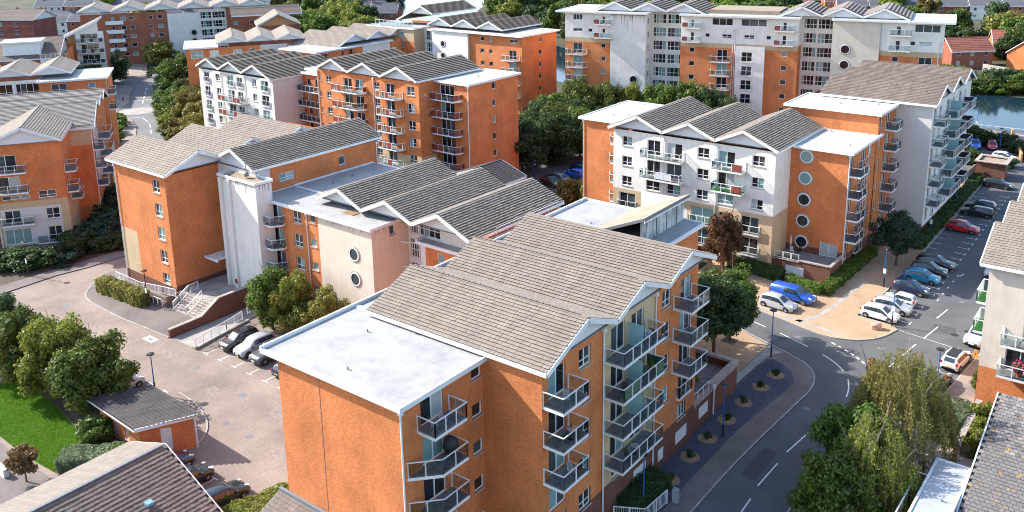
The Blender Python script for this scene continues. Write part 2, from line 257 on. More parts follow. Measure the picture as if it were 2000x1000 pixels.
def window(b,p,z,w,h,rz,kind,far=False,pm=None):
    w=round(w,2); h=round(h,2)
    nm='patio_door' if kind in('d','j') else 'window'
    o=b.put(nm,cached(('f',w,h,kind),lambda:frame_mesh(w,h,kind)),p,z,rz)
    xs={'s':[(0,1)],'t':[(0,1/3),(1/3,2/3),(2/3,1)],'gz':[(0,.2),(.2,.45),(.45,.72),(.72,1)]}.get(kind,[(0,.5),(.5,1)])
    if far and kind!='gz': xs=[(0,1)]
    for q in xs:
        x0,x1=q[0]*w+.02,q[1]*w-.02
        ob('pane',cached(('p',round(x0,2),round(x1,2),h),lambda:pane_mesh(x0,x1,.03,h-.03)),o,mat=pm or b.rnd.choice(PANES))
    if kind in('w','s','t') and not far: ob('sill',cached(('s',w),lambda:sill_mesh(w)),o)
    if kind=='j':
        def jm():
            mb=MB(['rail_white','glass_rail']); mb.box(-.15,-.22,-.16,w+.15,.0,-.02)
            for x in(-.1,w*.5,w+.1): mb.box(x-.025,-.2,-.02,x+.025,-.15,.95)
            mb.box(-.12,-.2,.95,w+.12,-.15,1.0); return mb.mesh('juliet_rail')
        def gm():
            mb=MB('glass_clear'); mb.face([(-.07,-.175,.06),(w+.07,-.175,.06),(w+.07,-.175,.92),(-.07,-.175,.92)]); return mb.mesh('glass_panel')
        j=ob('juliet_balcony',cached(('jr',w),jm),o); ob('glass_panel',cached(('jg',w),gm),o)
    return o
def wall(b,p0,p1,z0,z1,mat,ops=(),zones=(),far=False,name='wall',rev=.19,slope=None):
    p0=Vector(p0); p1=Vector(p1); d=(p1-p0); Ln=d.length; d/=Ln; nrm=Vector((d.y,-d.x)); rz=math.atan2(d.y,d.x)
    mats=[mat]+[z[4] for z in zones if z[4]!=mat]; mats=list(dict.fromkeys(mats))
    mb=MB(mats); cs={0,Ln}; cz={z0,z1}
    for o in ops: cs|={o[0],o[1]}; cz|={o[2],o[3]}
    for q in zones: cs|={max(0,q[0]),min(Ln,q[1])}; cz|={max(z0,q[2]),min(z1,q[3])}
    cs=sorted(cs); cz=sorted(cz); us=b.rnd.random()*5
    def P(s,z,dep=0): q=p0+d*s-nrm*dep; return (q.x,q.y,z)
    def mi(s,z):
        m_=mat
        for q in zones:
            if q[0]<=s<=q[1] and q[2]<=z<=q[3]: m_=q[4]
        return mats.index(m_)
    for i in range(len(cs)-1):
        run=None
        for j in range(len(cz)-1):
            s=(cs[i]+cs[i+1])/2; z=(cz[j]+cz[j+1])/2
            hole=any(o[0]<s<o[1] and o[2]<z<o[3] for o in ops)
            if hole: continue
            a,c=cs[i],cs[i+1]; e,f=cz[j],cz[j+1]
            mb.face([P(a,e),P(c,e),P(c,f),P(a,f)],mi(s,z),[(a+us,e),(c+us,e),(c+us,f),(a+us,f)])
    for o in ops:
        a,c,e,f=o[:4]; k=mi((a+c)/2,e-.01)
        for q in(((a,e),(a,f)),((c,f),(c,e)),((a,f),(c,f)),((c,e),(a,e))):
            (s0,y0),(s1,y1)=q; mb.face([P(s0,y0),P(s1,y1),P(s1,y1,rev),P(s0,y0,rev)],k,[(s0,y0),(s1,y1),(s1+.1,y1),(s0+.1,y0)])
    b.part(name,mb)
    for o in ops:
        kind=o[4]; q=p0+d*o[0]
        if kind=='x': continue
        if kind=='g':
            def gp(w=round(o[1]-o[0],2),h=round(o[3]-o[2],2)):
                m2=MB('white_trim'); m2.box(0,.06,0,w,.17,h)
                for k in range(1,5): m2.box(.02,.05,h*k/5-.01,w-.02,.065,h*k/5+.01)
                return m2.mesh('garage_vent')
            b.put('vent_panel',cached(('gp',round(o[1]-o[0],2),round(o[3]-o[2],2)),gp),q,o[2],rz); continue
        window(b,q,o[2],o[1]-o[0],o[3]-o[2],rz,kind,far,o[5] if len(o)>5 else None)
    return p0,d,nrm,rz
def rep(ops,n,h=2.72,start=0):
    out=[]
    for k in range(start,start+n):
        for o in ops: out.append((o[0],o[1],o[2]-h*k,o[3]-h*k)+tuple(o[4:]))
    return out
def balcony(b,wl,s,z,poly,infill='glass_rail',h=1.0,mix=None,deck='deck'):
    p0,d,nrm,rz=wl; q=p0+d*s
    key=('b',tuple((round(x,2),round(y,2)) for x,y in poly),h,deck)
    def mk():
        mb=MB(['white_trim',deck]); pl=[(x,-y) for x,y in poly]; mb.prism(pl,-.21,0,0,1); slab=mb.mesh('balcony_slab')
        r=MB('rail_white'); panels=[]
        for (x0,y0),(x1,y1) in zip(poly[:-1],poly[1:]):
            L=math.hypot(x1-x0,y1-y0); n=max(1,round(L/1.15))
            for k in range(n+1):
                t=k/n; x,y=x0+(x1-x0)*t,y0+(y1-y0)*t
                cx=sum(p[0] for p in poly)/len(poly); cy=sum(p[1] for p in poly)/len(poly); x+=(cx-x)*.03; y=max(.03,y+(cy-y)*.03)
                r.box(x-.032,-y-.032,0,x+.032,-y+.032,h)
            r.bar((x0,-y0,h+.02),(x1,-y1,h+.02),.065,.055)
            for k in range(n):
                t0,t1=(k+.07)/n,(k+.93)/n; a=(x0+(x1-x0)*t0,-(y0+(y1-y0)*t0)); c=(x0+(x1-x0)*t1,-(y0+(y1-y0)*t1))
                pm=MB('glass_rail'); pm.face([(a[0],a[1],.15),(c[0],c[1],.15),(c[0],c[1],h-.05),(a[0],a[1],h-.05)]); panels.append(pm.mesh('glass_panel'))
        return slab,r.mesh('railing'),panels
    sl_,rl,pn=cached(key,mk)
    o=b.put('balcony',sl_,q,z,rz); ob('railing',rl,o)
    for i,pm in enumerate(pn):
        mt_=infill if not mix else mix[i%len(mix)]
        ob('glass_panel' if 'glass' in mt_ else 'infill_panel',pm,o,mat=mt_)
    return o
def round_win(b,wl,s,z,r=.55,pm='pane_dark'):
    p0,d,nrm,rz=wl; q=p0+d*s
    def mk():
        mb=MB(['white_trim','coping']); n=24; 
        prof=((r,-.10),(r+.13,-.10),(r+.16,-.03)); prof2=((r+.16,-.06),(r+.27,-.05),(r+.28,.02))
        for j in range(n):
            a0,a1=2*math.pi*j/n,2*math.pi*(j+1)/n
            for (ra,ya),(rb,yb) in zip(prof[:-1],prof[1:]):
                mb.face([(ra*math.cos(a0),ya,ra*math.sin(a0)),(ra*math.cos(a1),ya,ra*math.sin(a1)),(rb*math.cos(a1),yb,rb*math.sin(a1)),(rb*math.cos(a0),yb,rb*math.sin(a0))])
            for (ra,ya),(rb,yb) in zip(prof2[:-1],prof2[1:]):
                mb.face([(ra*math.cos(a0),ya,ra*math.sin(a0)),(ra*math.cos(a1),ya,ra*math.sin(a1)),(rb*math.cos(a1),yb,rb*math.sin(a1)),(rb*math.cos(a0),yb,rb*math.sin(a0))],1)
        return mb.mesh('round_frame')
    def pk():
        mb=MB('pane_dark'); n=24; mb.face([(r*1.02*math.cos(2*math.pi*j/n),-.035,r*1.02*math.sin(2*math.pi*j/n)) for j in range(n)]); return mb.mesh('pane')
    o=b.put('round_window',cached(('rw',r),mk),q,z,rz); ob('pane',cached(('rp',r),pk),o,mat=pm)
def downpipe(b,p,z0,z1):
    mb=MB('white_trim'); mb.tube([(p[0],p[1],z0),(p[0],p[1],z1-.5),(p[0],p[1],z1)],.06,8); mb.box(p[0]-.14,p[1]-.12,z1-.35,p[0]+.14,p[1]+.12,z1-.05); b.part('downpipe',mb)
def course_mesh(L,c,seed,tw=.33,h=.045):
    rr=random.Random(seed); mb=MB('tile_beige'); n=max(1,int(round(L/tw))); w=L/n; off=rr.random()*.5*w
    xs=[0]+[off+w*k for k in range(n) if off+w*k<L-.05]+[L]
    for x0,x1 in zip(xs[:-1],xs[1:]):
        x0+=.006; x1-=.006; h0=h*(.8+.4*rr.random()); e=.012*rr.random()
        i=len(mb.v); mb.v+=[(x0,-e-.02,h*.7),(x1,-e-.02,h*.7),(x0,-e-.02,h0+.025),(x1,-e-.02,h0+.025),(x0,c+.03,.012),(x1,c+.03,.012)]
        for q in((0,1,3,2),(2,3,5,4),(0,2,4),(1,5,3)): mb.f.append(tuple(i+k for k in q)); mb.mi.append(0); mb.uv.append(None)
    return mb.mesh('tile_course')
def strips_mesh(L,Lv,c,mat,h=.05):
    mb=MB(mat); n=max(1,int(Lv/c)); c=Lv/n
    for k in range(n):
        y=k*c; mb.face([(0,y-.02,h*.65),(L,y-.02,h*.65),(L,y-.02,h+.02),(0,y-.02,h+.02)]); mb.face([(0,y-.02,h+.02),(L,y-.02,h+.02),(L,y+c,.012),(0,y+c,.012)])
    return mb
def slope_tiles(b,roof,A,B_,P,mat,detail,c=.31,tw=.33,h=.045):
    """A->B_ eave line, P the point up the slope above A"""
    A,B_,P=Vector(A),Vector(B_),Vector(P); x=(B_-A); L=x.length; x/=L; y=(P-A); sk=y.dot(x); y-=x*sk; Lv=y.length; y/=Lv; z=x.cross(y); skv=x*sk
    if z.z<0: A,B_=B_,A; x=-x; z=x.cross(y)
    mt4=Matrix((x,y,z)).transposed().to_4x4()
    if detail:
        n=max(1,int(round(Lv/c))); cc=Lv/n
        for k in range(n):
            mm=mt4.copy(); mm.translation=A+y*(k*cc)+skv*(k/n)+z*.012
            o=ob('tile_course',cached(('c',round(L,2),round(cc,3),(k*5)%7,tw),lambda:course_mesh(L,cc,(k*5)%7+int(L*10),tw,h)),roof,mat=mat); o.matrix_local=mm
    else:
        mm=mt4.copy(); mm.translation=A+z*.012
        o=ob('tile_courses',strips_mesh(L,Lv,c,mat,h).mesh('tile_courses'),roof); o.matrix_local=mm
def gables(b,axis,ridges,zr,half,k,t0,t1,detail,mat,extL=0,extR=0,front='t1',c=.31,panel=True,fz=.34,pin=.55,wallmat='gable_white',h=.045,kl=None):
    def P(t,cc,z): return (t,cc,z) if axis=='X' else (cc,t,z)
    for i,r in enumerate(ridges):
        for sgn in(-1,1):
            wd=half+(extL if (i==0 and sgn<0) else 0)+(extR if (i==len(ridges)-1 and sgn>0) else 0)
            kk=kl if (kl and sgn<0) else k
            c1=r+sgn*wd; z1=zr-kk*wd
            mb=MB(['felt_shade']); 
            ps=[P(t0,r,zr),P(t1,r,zr),P(t1,c1,z1),P(t0,c1,z1)]
            v=len(mb.v); mb.v+=ps+[(q[0],q[1],q[2]-.12) for q in ps]
            for q in((0,1,2,3),(7,6,5,4),(0,4,5,1),(1,5,6,2),(2,6,7,3),(3,7,4,0)): mb.f.append(tuple(v+a for a in q)); mb.mi.append(0); mb.uv.append(None)
            roof=b.part('roof_slope',mb)
            slope_tiles(b,roof,ps[3],ps[2],ps[0],mat,detail,c=c,h=h)
            # eave board where the slope ends freely
            if (i==0 and sgn<0) or (i==len(ridges)-1 and sgn>0):
                eb=MB('white_trim'); eb.bar(P(t0,c1+sgn*.04,z1-.14),P(t1,c1+sgn*.04,z1-.14),.08,.3); b.part('eave_board',eb)
        rc=MB(mat); rc.bar(P(t0-.02,r,zr+.05),P(t1+.02,r,zr+.05),.22,.09); b.part('ridge_tiles',rc)
    ends={'t1':[t1],'t0':[t0],'both':[t0,t1]}[front]
    for te in ends:
        out=1 if te==t1 else -1
        vb=MB('white_trim')
        for i,r in enumerate(ridges):
            for sgn in(-1,1):
                wd=half+(extL if (i==0 and sgn<0) else 0)+(extR if (i==len(ridges)-1 and sgn>0) else 0); kk=kl if (kl and sgn<0) else k
                vb.bar(P(te+out*.05,r,zr-fz*.42),P(te+out*.05,r+sgn*wd,zr-kk*wd-fz*.42),.1,fz)
        b.part('verge_board',vb)
        if panel:
            for i,r in enumerate(ridges):
                ti=te-out*pin; zb=zr-k*half-.3; g=MB([wallmat,'lead'])
                pts=[P(ti,r-half,zb),P(ti,r+half,zb),P(ti,r+half,zr-k*half-.1),P(ti,r,zr-.1),P(ti,r-half,zr-k*half-.1)]
                g.face(pts,0,[(q[0]+q[1],q[2]) for q in pts])
                g.bar(P(ti+out*.05,r-half+.02,zb),P(ti+out*.05,r+half-.02,zb),.1,.08,1)
                for q in(-.45,-.15,.15,.45): 
                    hh=zr-.14-k*half*abs(q); g.bar(P(ti+out*.006,r+half*q,zb),P(ti+out*.006,r+half*q,hh),.03,.012,0,upv=P(1,0,0))
                b.part('gable_panel',g)
def flat_roof(b,x0,y0,x1,y1,z,mat='membrane',rim=.3,par=None,bits=True):
    mb=MB([mat,'white_trim','lead']); 
    mb.box(x0+.15,y0+.15,z-.3,x1-.15,y1-.15,z-.04,0)
    t=.16
    hs=dict(W=.04,E=.04,S=.04,N=.04); hs.update(par or {})
    mb.box(x0,y0,z-rim,x0+t,y1,z+hs['W'],1); mb.box(x1-t,y0,z-rim,x1,y1,z+hs['E'],1); mb.box(x0+t,y0,z-rim+.002,x1-t,y0+t,z+hs['S'],1); mb.box(x0+t,y1-t,z-rim+.002,x1-t,y1,z+hs['N'],1)
    o=b.part('flat_roof',mb)
    if bits:
        rr=b.rnd
        for k in range(3):
            px,py=rr.uniform(x0+.8,x1-.8),rr.uniform(y0+.8,y1-.8); q=MB('lead'); q.lathe([(.05,z-.05),(.05,z+.14),(.03,z+.18)],8,(px,py)); q.box(px,py-.03,z-.035,px+.3,py+.03,z+.0); b.part('roof_vent',q)

def stains(b,p0,p1,z,n=18,lo=.3,hi=1.6,off=.006,mat='stain'):
    p0=Vector(p0); p1=Vector(p1); d=p1-p0; L=d.length; d/=L; nr=Vector((d.y,-d.x)); rr=b.rnd; mb=MB(mat)
    for k in range(n):
        s_=rr.uniform(.1,L-.1); w_=rr.uniform(.03,.10); h_=rr.uniform(lo,hi)*rr.random()+.15; a=p0+d*(s_-w_)+nr*off; c=p0+d*(s_+w_)+nr*off; e=p0+d*s_+nr*off
        mb.face([(a.x,a.y,z),(c.x,c.y,z),(e.x+d.x*w_*.3,e.y+d.y*w_*.3,z-h_),(e.x-d.x*w_*.3,e.y-d.y*w_*.3,z-h_)])
    q=p0+nr*off; mb.bar((q.x,q.y,z-.06),(q.x+d.x*L,q.y+d.y*L,z-.06),.008,.16); b.part('rain_stains',mb)
# ------------------------------------------------------------------ ground and roads
gm=MB('ground'); gm.sheet([(-1500,-200),(700,-200),(700,1700),(-1500,1700)],0); struct('ground',gm)
a=MB('asphalt'); a.sheet([(-45,36),(-4,36),(-9,110),(-11,205),(-40,205),(-34,150),(-34,118),(-45,96)],.006); road=struct('road',a)
a=MB('paving_court'); a.sheet([(-118,20),(-44,20),(-44,62),(-112,66)],.008); struct('courtyard_paving',a)
def slab(name,poly,mat,z=.1,z0=0,parent=None):
    q=MB([mat]); q.prism(poly,z0,z); return struct(name,q,parent)
def ribbon(name,pts,wd,z0,z1,mat,parent=None,side=0):
    q=MB(mat)
    P=[Vector((x,y,0)) for x,y in pts]; Lp=[]; Rp=[]
    for i,p in enumerate(P):
        d=(P[min(i+1,len(P)-1)]-P[max(i-1,0)]).normalized(); n_=Vector((-d.y,d.x,0)); Lp.append(p+n_*(wd/2+side*wd/2)); Rp.append(p-n_*(wd/2-side*wd/2))
    for i in range(len(P)-1):
        l0,l1,r0,r1=Lp[i],Lp[i+1],Rp[i],Rp[i+1]
        up_=lambda v:(v.x,v.y,z1); dn=lambda v:(v.x,v.y,z0)
        q.face([up_(r0),up_(r1),up_(l1),up_(l0)]); q.face([dn(r0),dn(r1),up_(r1),up_(r0)]); q.face([dn(l1),dn(l0),up_(l0),up_(l1)])
    for e in(0,-1): q.face([(Lp[e].x,Lp[e].y,z0),(Rp[e].x,Rp[e].y,z0),(Rp[e].x,Rp[e].y,z1),(Lp[e].x,Lp[e].y,z1)])
    return struct(name,q,parent)
def smooth(pts,it=2,closed=False):
    for _ in range(it):
        o=[] if closed else [pts[0]]
        n=len(pts)
        for i in range(n if closed else n-1):
            p,q=pts[i],pts[(i+1)%n]; o+=[(p[0]*.75+q[0]*.25,p[1]*.75+q[1]*.25),(p[0]*.25+q[0]*.75,p[1]*.25+q[1]*.75)]
        if not closed: o.append(pts[-1])
        pts=o
    return pts
kw=smooth([(-25.4,44),(-25.5,58.3),(-25.3,64.5),(-25.0,69.4),(-24.8,73.3),(-24.6,75.5),(-25.0,78.2),(-26.4,80.3),(-29.0,81.5),(-31.4,82.4),(-34.2,83.5),(-38.4,85.1),(-46,88)])
slab('pavement',kw+[(-46,72.3),(-34.8,72.3),(-34.8,44)],'paving_walk')
ribbon('kerb',kw,.14,0,.115,'kerb_stone',side=1)
sb=smooth([(-29.95,50.5),(-29.95,62.5),(-30.6,71.7),(-30.4,79.4),(-28.6,79.0),(-27.0,77.6),(-26.3,75.6),(-26.9,70.5),(-27.4,65),(-27.5,58),(-27.2,50.5)],1,True)
slab('slate_bed',sb,'slate_bed',.13,.1)
rr=random.Random(3); ch=MB('chip_slate')
for _ in range(9000):
    y=rr.uniform(51,79); x=rr.uniform(-30.2,-26.6)
    if y>70 and x<-30.2+0*y: continue
    if x>-27.35 and y<73: continue
    if y>76 and x>-27.3-(y-76)*.5: continue
    t=rr.uniform(0,6.28); s_=rr.uniform(.05,.12); z=.131; v=len(ch.v); ct,st=math.cos(t),math.sin(t)
    ch.v+=[(x+ct*s_,y+st*s_,z),(x-st*s_*.6,y+ct*s_*.6,z+.03*rr.random()+.01),(x-ct*s_,y-st*s_,z),(x+st*s_*.6,y-ct*s_*.6,z+.03*rr.random()+.01)]; ch.f.append((v,v+1,v+2,v+3)); ch.mi.append(0); ch.uv.append(None)
ob('slate_chips',ch.mesh('slate_chips'),label='dark blue slate chippings spread over the bed beside the near block',cat='chippings',kind='stuff')
slab('concrete_path',[(-31.4,72.2),(-30.7,71.6),(-30.45,79.5),(-29.6,81.2),(-31.2,81.9)],'concrete',.112,.1)
slab('gravel_apron',[(-46,72.9),(-34.2,72.9),(-31.5,72.6),(-31.3,81.9),(-34.2,83.2),(-38.4,84.8),(-46,87.7)],'paving_gravel',.108,.1)
isl=smooth([(-46,91.5),(-38.3,90.1),(-35.8,89.5),(-31.4,88.5),(-28.8,87.7),(-26.7,87.4),(-24.2,88.4),(-22.6,90.4),(-21.9,93.2)],2)
slab('apron_island',isl+[(-22.3,93.7),(-26.4,94.1),(-25.7,102.3),(-25.5,118),(-25.4,136),(-25.7,160),(-31,160),(-31.5,106),(-46,106)],'paving_gravel',.1)
ribbon('kerb',isl,.14,0,.115,'kerb_stone',side=-1)
ribbon('kerb',[(-22.3,93.7),(-26.4,94.1),(-25.7,102.3),(-25.5,118),(-25.4,136),(-25.7,160)],.14,0,.116,'kerb_stone',side=-1)
for p in ([(-38,90.6),(-34.5,89.9),(-29,88.9),(-26.4,88.6)],[(-31.0,88.9),(-29.6,91.4),(-29.2,94.2)],[(-29.2,94.2),(-28.4,104)]): ribbon('paving_strip',p,.55,.1,.106,'concrete')
ke=[(-15.9,60),(-15.6,72),(-15.0,80.4),(-14.8,82.1),(-13.8,92.6),(-12.6,106),(-11.5,125),(-10.5,160)]
slab('pavement_east',ke+[(5,160),(5,48),(-17,48)],'paving_slab',.1); ribbon('kerb',ke,.14,0,.115,'kerb_stone',side=-1)
ke2=smooth([(-19.6,44),(-19.9,57.7),(-20.0,61.1),(-19.2,64.5),(-17.6,67),(-15.7,68.5)],2); slab('verge',ke2+[(-12,68.5),(-12,44)],'earth',.104); ribbon('kerb',ke2,.14,0,.118,'kerb_stone',side=-1)
def mark(p,q,wd=.12,parent=None): return ribbon('road_marking',[p,q],wd,.008,.0125,'paint',parent or road)
for p,q in [((-22.5,50.8),(-22.6,54)),((-22.6,55.6),(-22.7,57.6)),((-22.9,59.4),(-22.8,63.1)),((-22.8,65),(-22.4,68.8)),((-22.2,70.9),(-21.6,74.4)),((-31.4,85.4),(-28,84.1)),((-35.1,86.5),(-33.2,85.9)),((-38.6,87.9),(-36.6,87.1)),((-19.9,87.2),(-19.4,90.9)),((-20.6,81.8),(-20.1,85.5)),((-19.1,92.7),(-18.6,96.4)),((-19.9,112.2),(-19.6,113.3)),((-19.2,98.5),(-18.8,101.5))]: mark(p,q)
ribbon('road_marking',smooth([(-26.2,83.3),(-24.7,82.4),(-23.5,81.2)]),.12,.008,.0125,'paint',road); ribbon('road_marking',smooth([(-22.6,79.8),(-22.0,78.2),(-21.7,76.5)]),.12,.008,.0125,'paint',road)
gw=[(-26.4,86.4),(-25.6,86.0),(-24.8,85.6),(-24.1,85.2),(-23.4,84.7),(-22.7,84.2),(-22.1,83.5),(-21.5,82.9),(-21.1,82.3),(-20.6,81.6),(-20.2,80.8),(-19.8,80.0),(-19.5,79.2),(-19.2,78.5),(-19.0,77.7)]
for i in range(len(gw)-1):
    p,q=gw[i],gw[i+1]; mark((p[0],p[1]),(p[0]*.42+q[0]*.58,p[1]*.42+q[1]*.58),.2)
gw2=[(-20.1,81.9),(-19.7,81.0),(-19.35,80.2),(-19.05,79.4),(-18.8,78.6),(-18.6,77.8)]
for p,q in zip(gw2[:-1],gw2[1:]): mark(p,(p[0]*.42+q[0]*.58,p[1]*.42+q[1]*.58),.2)
for k in range(21):
    y=104.7+2.22*k; ribbon('parking_mark',[(-22.2,y),(-21.0,y)],.1,.008,.0125,'paint',road); ribbon('parking_mark',[(-20.95,y-.4),(-20.95,y+.4)],.1,.008,.0125,'paint',road)
    if k>4: ribbon('parking_mark',[(-25.3,y),(-24.3,y)],.1,.008,.0125,'paint',road)
for y in(95.6,98.2,100.6): ribbon('parking_mark',[(-22.4,y),(-21.2,y)],.1,.008,.0125,'paint',road); ribbon('parking_mark',[(-21.15,y-.4),(-21.15,y+.4)],.1,.008,.0125,'paint',road)
for k in range(5): mark((-20.3+.05*k,103.2+2.2*k),(-20.25+.05*k,103.8+2.2*k),.1)
mark((-21.6,93.2),(-13.9,91.9),.05)
q=MB('lead'); q.box(-15.9,91.2,.006,-15.4,91.7,.012); struct('drain_cover',q,road)
# courtyard
cy_=bpy.data.objects['courtyard_paving']
kc=smooth([(-106,52),(-104.0,49.7),(-101.8,47.6),(-99.6,46.9),(-95.7,46.7),(-91.9,46.6),(-88.5,46.8),(-83.2,47.0)],2)
slab('terrace_island',kc+[(-83.2,58),(-106,58)],'paving_walk',.1); ribbon('kerb',kc,.14,0,.118,'kerb_stone',side=-1)
kf=[(-110.2,36),(-110.2,43.1),(-110.5,48.3),(-109.8,52.2),(-109.7,56.7),(-109.6,66)]; slab('footway',kf+[(-112,66),(-113,36)],'paving_walk',.1); ribbon('kerb',kf,.14,0,.118,'lead',side=1)
slab('planting_bed',[(-112,36),(-112,70),(-135,70),(-135,36)],'earth',.06)
sk=smooth([(-72.0,41.0),(-70,40.9),(-68.2,40.6),(-66.3,40.0),(-64.8,39.2),(-63.6,38.1),(-63.0,36.8)],2); ribbon('kerb',sk,.14,0,.11,'kerb_stone')
def tmark(x,y,sgn=1): ribbon('parking_mark',[(x,y),(x,y-1.1*sgn)],.1,.0095,.0135,'paint',cy_); ribbon('parking_mark',[(x-.4,y+.05*sgn),(x+.4,y+.05*sgn)],.1,.0095,.0135,'paint',cy_)
for x in(-76.9,-74.5,-72.1,-69.7,-67.3,-64.9): tmark(x,47.2,-1)
for x in(-90.2,-87.8,-85.4,-83,-80.6,-78.2,-75.8,-73.4): tmark(x,40.4)
for x in(-62.6,-60.2,-57.8,-55.4,-53.0): tmark(x,35)
q=MB(['paint','lead']); q.box(-85.4,45.2,.009,-83.7,46.1,.014,0); q.box(-84.9,45.5,.014,-84.2,45.8,.017,1); struct('drain_cover',q,cy_)
q=MB('lead'); q.box(-67.2,44.0,.009,-66.4,44.6,.013); struct('drain_cover',q,cy_)
# lawn
lp=[(-89,30.9),(-86.1,33.2),(-79,33.0),(-72.7,31.9),(-69.8,30.0),(-69.1,27.8),(-73.5,27.5),(-78.4,27.6),(-88,29.3)]
slab('lawn',lp,'lawn',.03); slab('garden_path',[(-93,29),(-88,28.9),(-78.4,27.2),(-73.5,27.1),(-68.9,27.3),(-66,24),(-66,19),(-98,19)],'paving_walk',.02)
slab('planting_bed',[(-95,33.4),(-86.1,33.3),(-79,33.1),(-72.7,32),(-69.3,30.3),(-68.2,27.5),(-65.2,31),(-65.8,33.4),(-71.8,33.5),(-72.2,36.0),(-95,36.2)],'earth',.05)
def inpoly(x,y,poly):
    c=False; j=len(poly)-1
    for i in range(len(poly)):
        if (poly[i][1]>y)!=(poly[j][1]>y) and x<(poly[j][0]-poly[i][0])*(y-poly[i][1])/(poly[j][1]-poly[i][1])+poly[i][0]: c=not c
        j=i
    return c
gb=MB('grass'); k=0
while k<26000:
    x,y=rr.uniform(-89,-68),rr.uniform(24.5,33.3)
    if not inpoly(x,y,lp): continue
    k+=1; t=rr.uniform(0,6.28); h_=rr.uniform(.06,.16); w_=.035; v=len(gb.v); dx,dy=math.cos(t)*w_,math.sin(t)*w_
    gb.v+=[(x-dx,y-dy,.03),(x+dx,y+dy,.03),(x+rr.uniform(-.06,.06),y+rr.uniform(-.06,.06),.03+h_)]; gb.f.append((v,v+1,v+2)); gb.mi.append(0); gb.uv.append(None)
ob('lawn_grass',gb.mesh('lawn_grass'),label='short bright green grass of the lawn beside the garden path',cat='grass',kind='stuff')
# far left road
a=MB('asphalt_pale'); a.sheet([(-150,82),(-164.7,90.9),(-173.5,96.3),(-180.2,100.3),(-187.7,103.7),(-193.0,105.3),(-199.9,106.7),(-201.5,108.8),(-205.8,113.4),(-216.8,120.0),(-224.2,125.3),(-238,124),(-243,132),(-231.7,136.1),(-226,131.4),(-214.3,124.9),(-205.8,119.3),(-197.6,115.1),(-187.2,109.0),(-176.7,104.3),(-164.9,97.3),(-159.2,94.6),(-146,86)],.01); lroad=struct('side_road',a)
slab('side_footway',[(-150,80),(-164.7,90.7),(-173.5,96.1),(-180.2,100.1),(-187.7,103.5),(-193.0,105.1),(-199.9,106.5),(-201.5,108.6),(-205.8,113.2),(-216.8,119.8),(-224.2,125.1),(-238,123.8),(-225,113),(-206,101),(-190,95),(-175,88),(-160,78)],'paving_slab',.08)
slab('garden_walk',[(-243,133),(-231.7,136.3),(-248.5,143.3),(-262,152),(-285,168),(-287,164),(-264,148)],'paving_slab',.08)
q=MB('concrete'); q.lathe([(4.2,.012),(4.0,.05),(.1,.09)],32,(-195.6,109.5)); struct('mini_roundabout',q)
for p,q_ in [((-221.4,127.1),(-218.5,125.2)),((-216.5,123.9),(-213.5,122)),((-211.5,120.6),(-208.5,118.6)),((-206.5,117.3),(-203,115)),((-208.4,115.3),(-205.8,119.3)),((-200,113.5),(-198.6,114.4)),((-190.2,103.9),(-188.7,106.1)),((-188,106.1),(-183,104.4)),((-180.5,103.3),(-177,101.5)),((-175,100.4),(-172,98.5)),((-229.1,124.8),(-227.8,126.2)),((-227,127),(-225.8,128.3))]: ribbon('road_marking',[p,q_],.22,.012,.017,'paint',lroad)
# lot behind the middle blocks
a=MB('asphalt'); a.sheet([(-92,96),(-64,96),(-62,104),(-70,128),(-80,146),(-95,146)],.01); struct('rear_car_park',a)
# river
RC=smooth([(80,232),(-42,212),(-100,208),(-134,210),(-165,221),(-200,243),(-235,266),(-265,289),(-290,318),(-312,365),(-330,430),(-350,560)],2)
ribbon('river',RC,36,.02,.03,'water')
q=MB('water'); q.sheet([(-222,232),(-262,255),(-300,292),(-430,425),(-480,600),(-330,600),(-306,380),(-275,322),(-235,272)],.026); struct('river',q)
# ------------------------------------------------------------------ block A (near)
F=2.72
b=Bld('apartment_block','near orange brick apartment block with tan middle bay, triple gable roof and glass balconies','apartment block','A',-38,48)
A_=b
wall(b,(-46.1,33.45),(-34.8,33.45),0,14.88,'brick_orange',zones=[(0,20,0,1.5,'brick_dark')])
q=MB('lead'); q.box(-42.02,33.435,0,-41.99,33.445,14.6); b.part('movement_joint',q)
wf=wall(b,(-34.8,33.45),(-34.8,41.1),0,14.88,'brick_orange',rep([(1.75,3.8,12.78,14.78,'d'),(6.5,7.5,13.75,14.72,'s')],5,2.75))
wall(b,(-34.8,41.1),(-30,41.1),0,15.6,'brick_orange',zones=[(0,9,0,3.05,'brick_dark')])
se=[(.7,2.62,13.05,15.1,'d'),(4.15,5.62,13.72,15.12,'w'),(8.2,10.12,13.05,15.1,'d'),(10.95,12.75,13.05,15.1,'d'),(15.5,16.9,13.75,15.2,'w'),(18.5,20.3,13.2,15.2,'d')]
opsA=rep(se,4)+[(.7,2.62,2.45,4.2,'d'),(4.15,5.62,2.9,4.25,'w'),(18.4,19.9,2.95,4.25,'t')]+[(8.4,10.4,3.15,4.2,'t')]+[(15.4,16.4,.7,1.85,'g'),(18.3,20.4,.75,1.95,'g'),(11.6,13.6,.7,2.1,'g')]
wse=wall(b,(-30,41.1),(-30,62.6),0,15.75,'brick_orange',opsA,zones=[(7.15,14.4,3.05,16,'brick_tan'),(0,30,0,3.05,'brick_dark')])
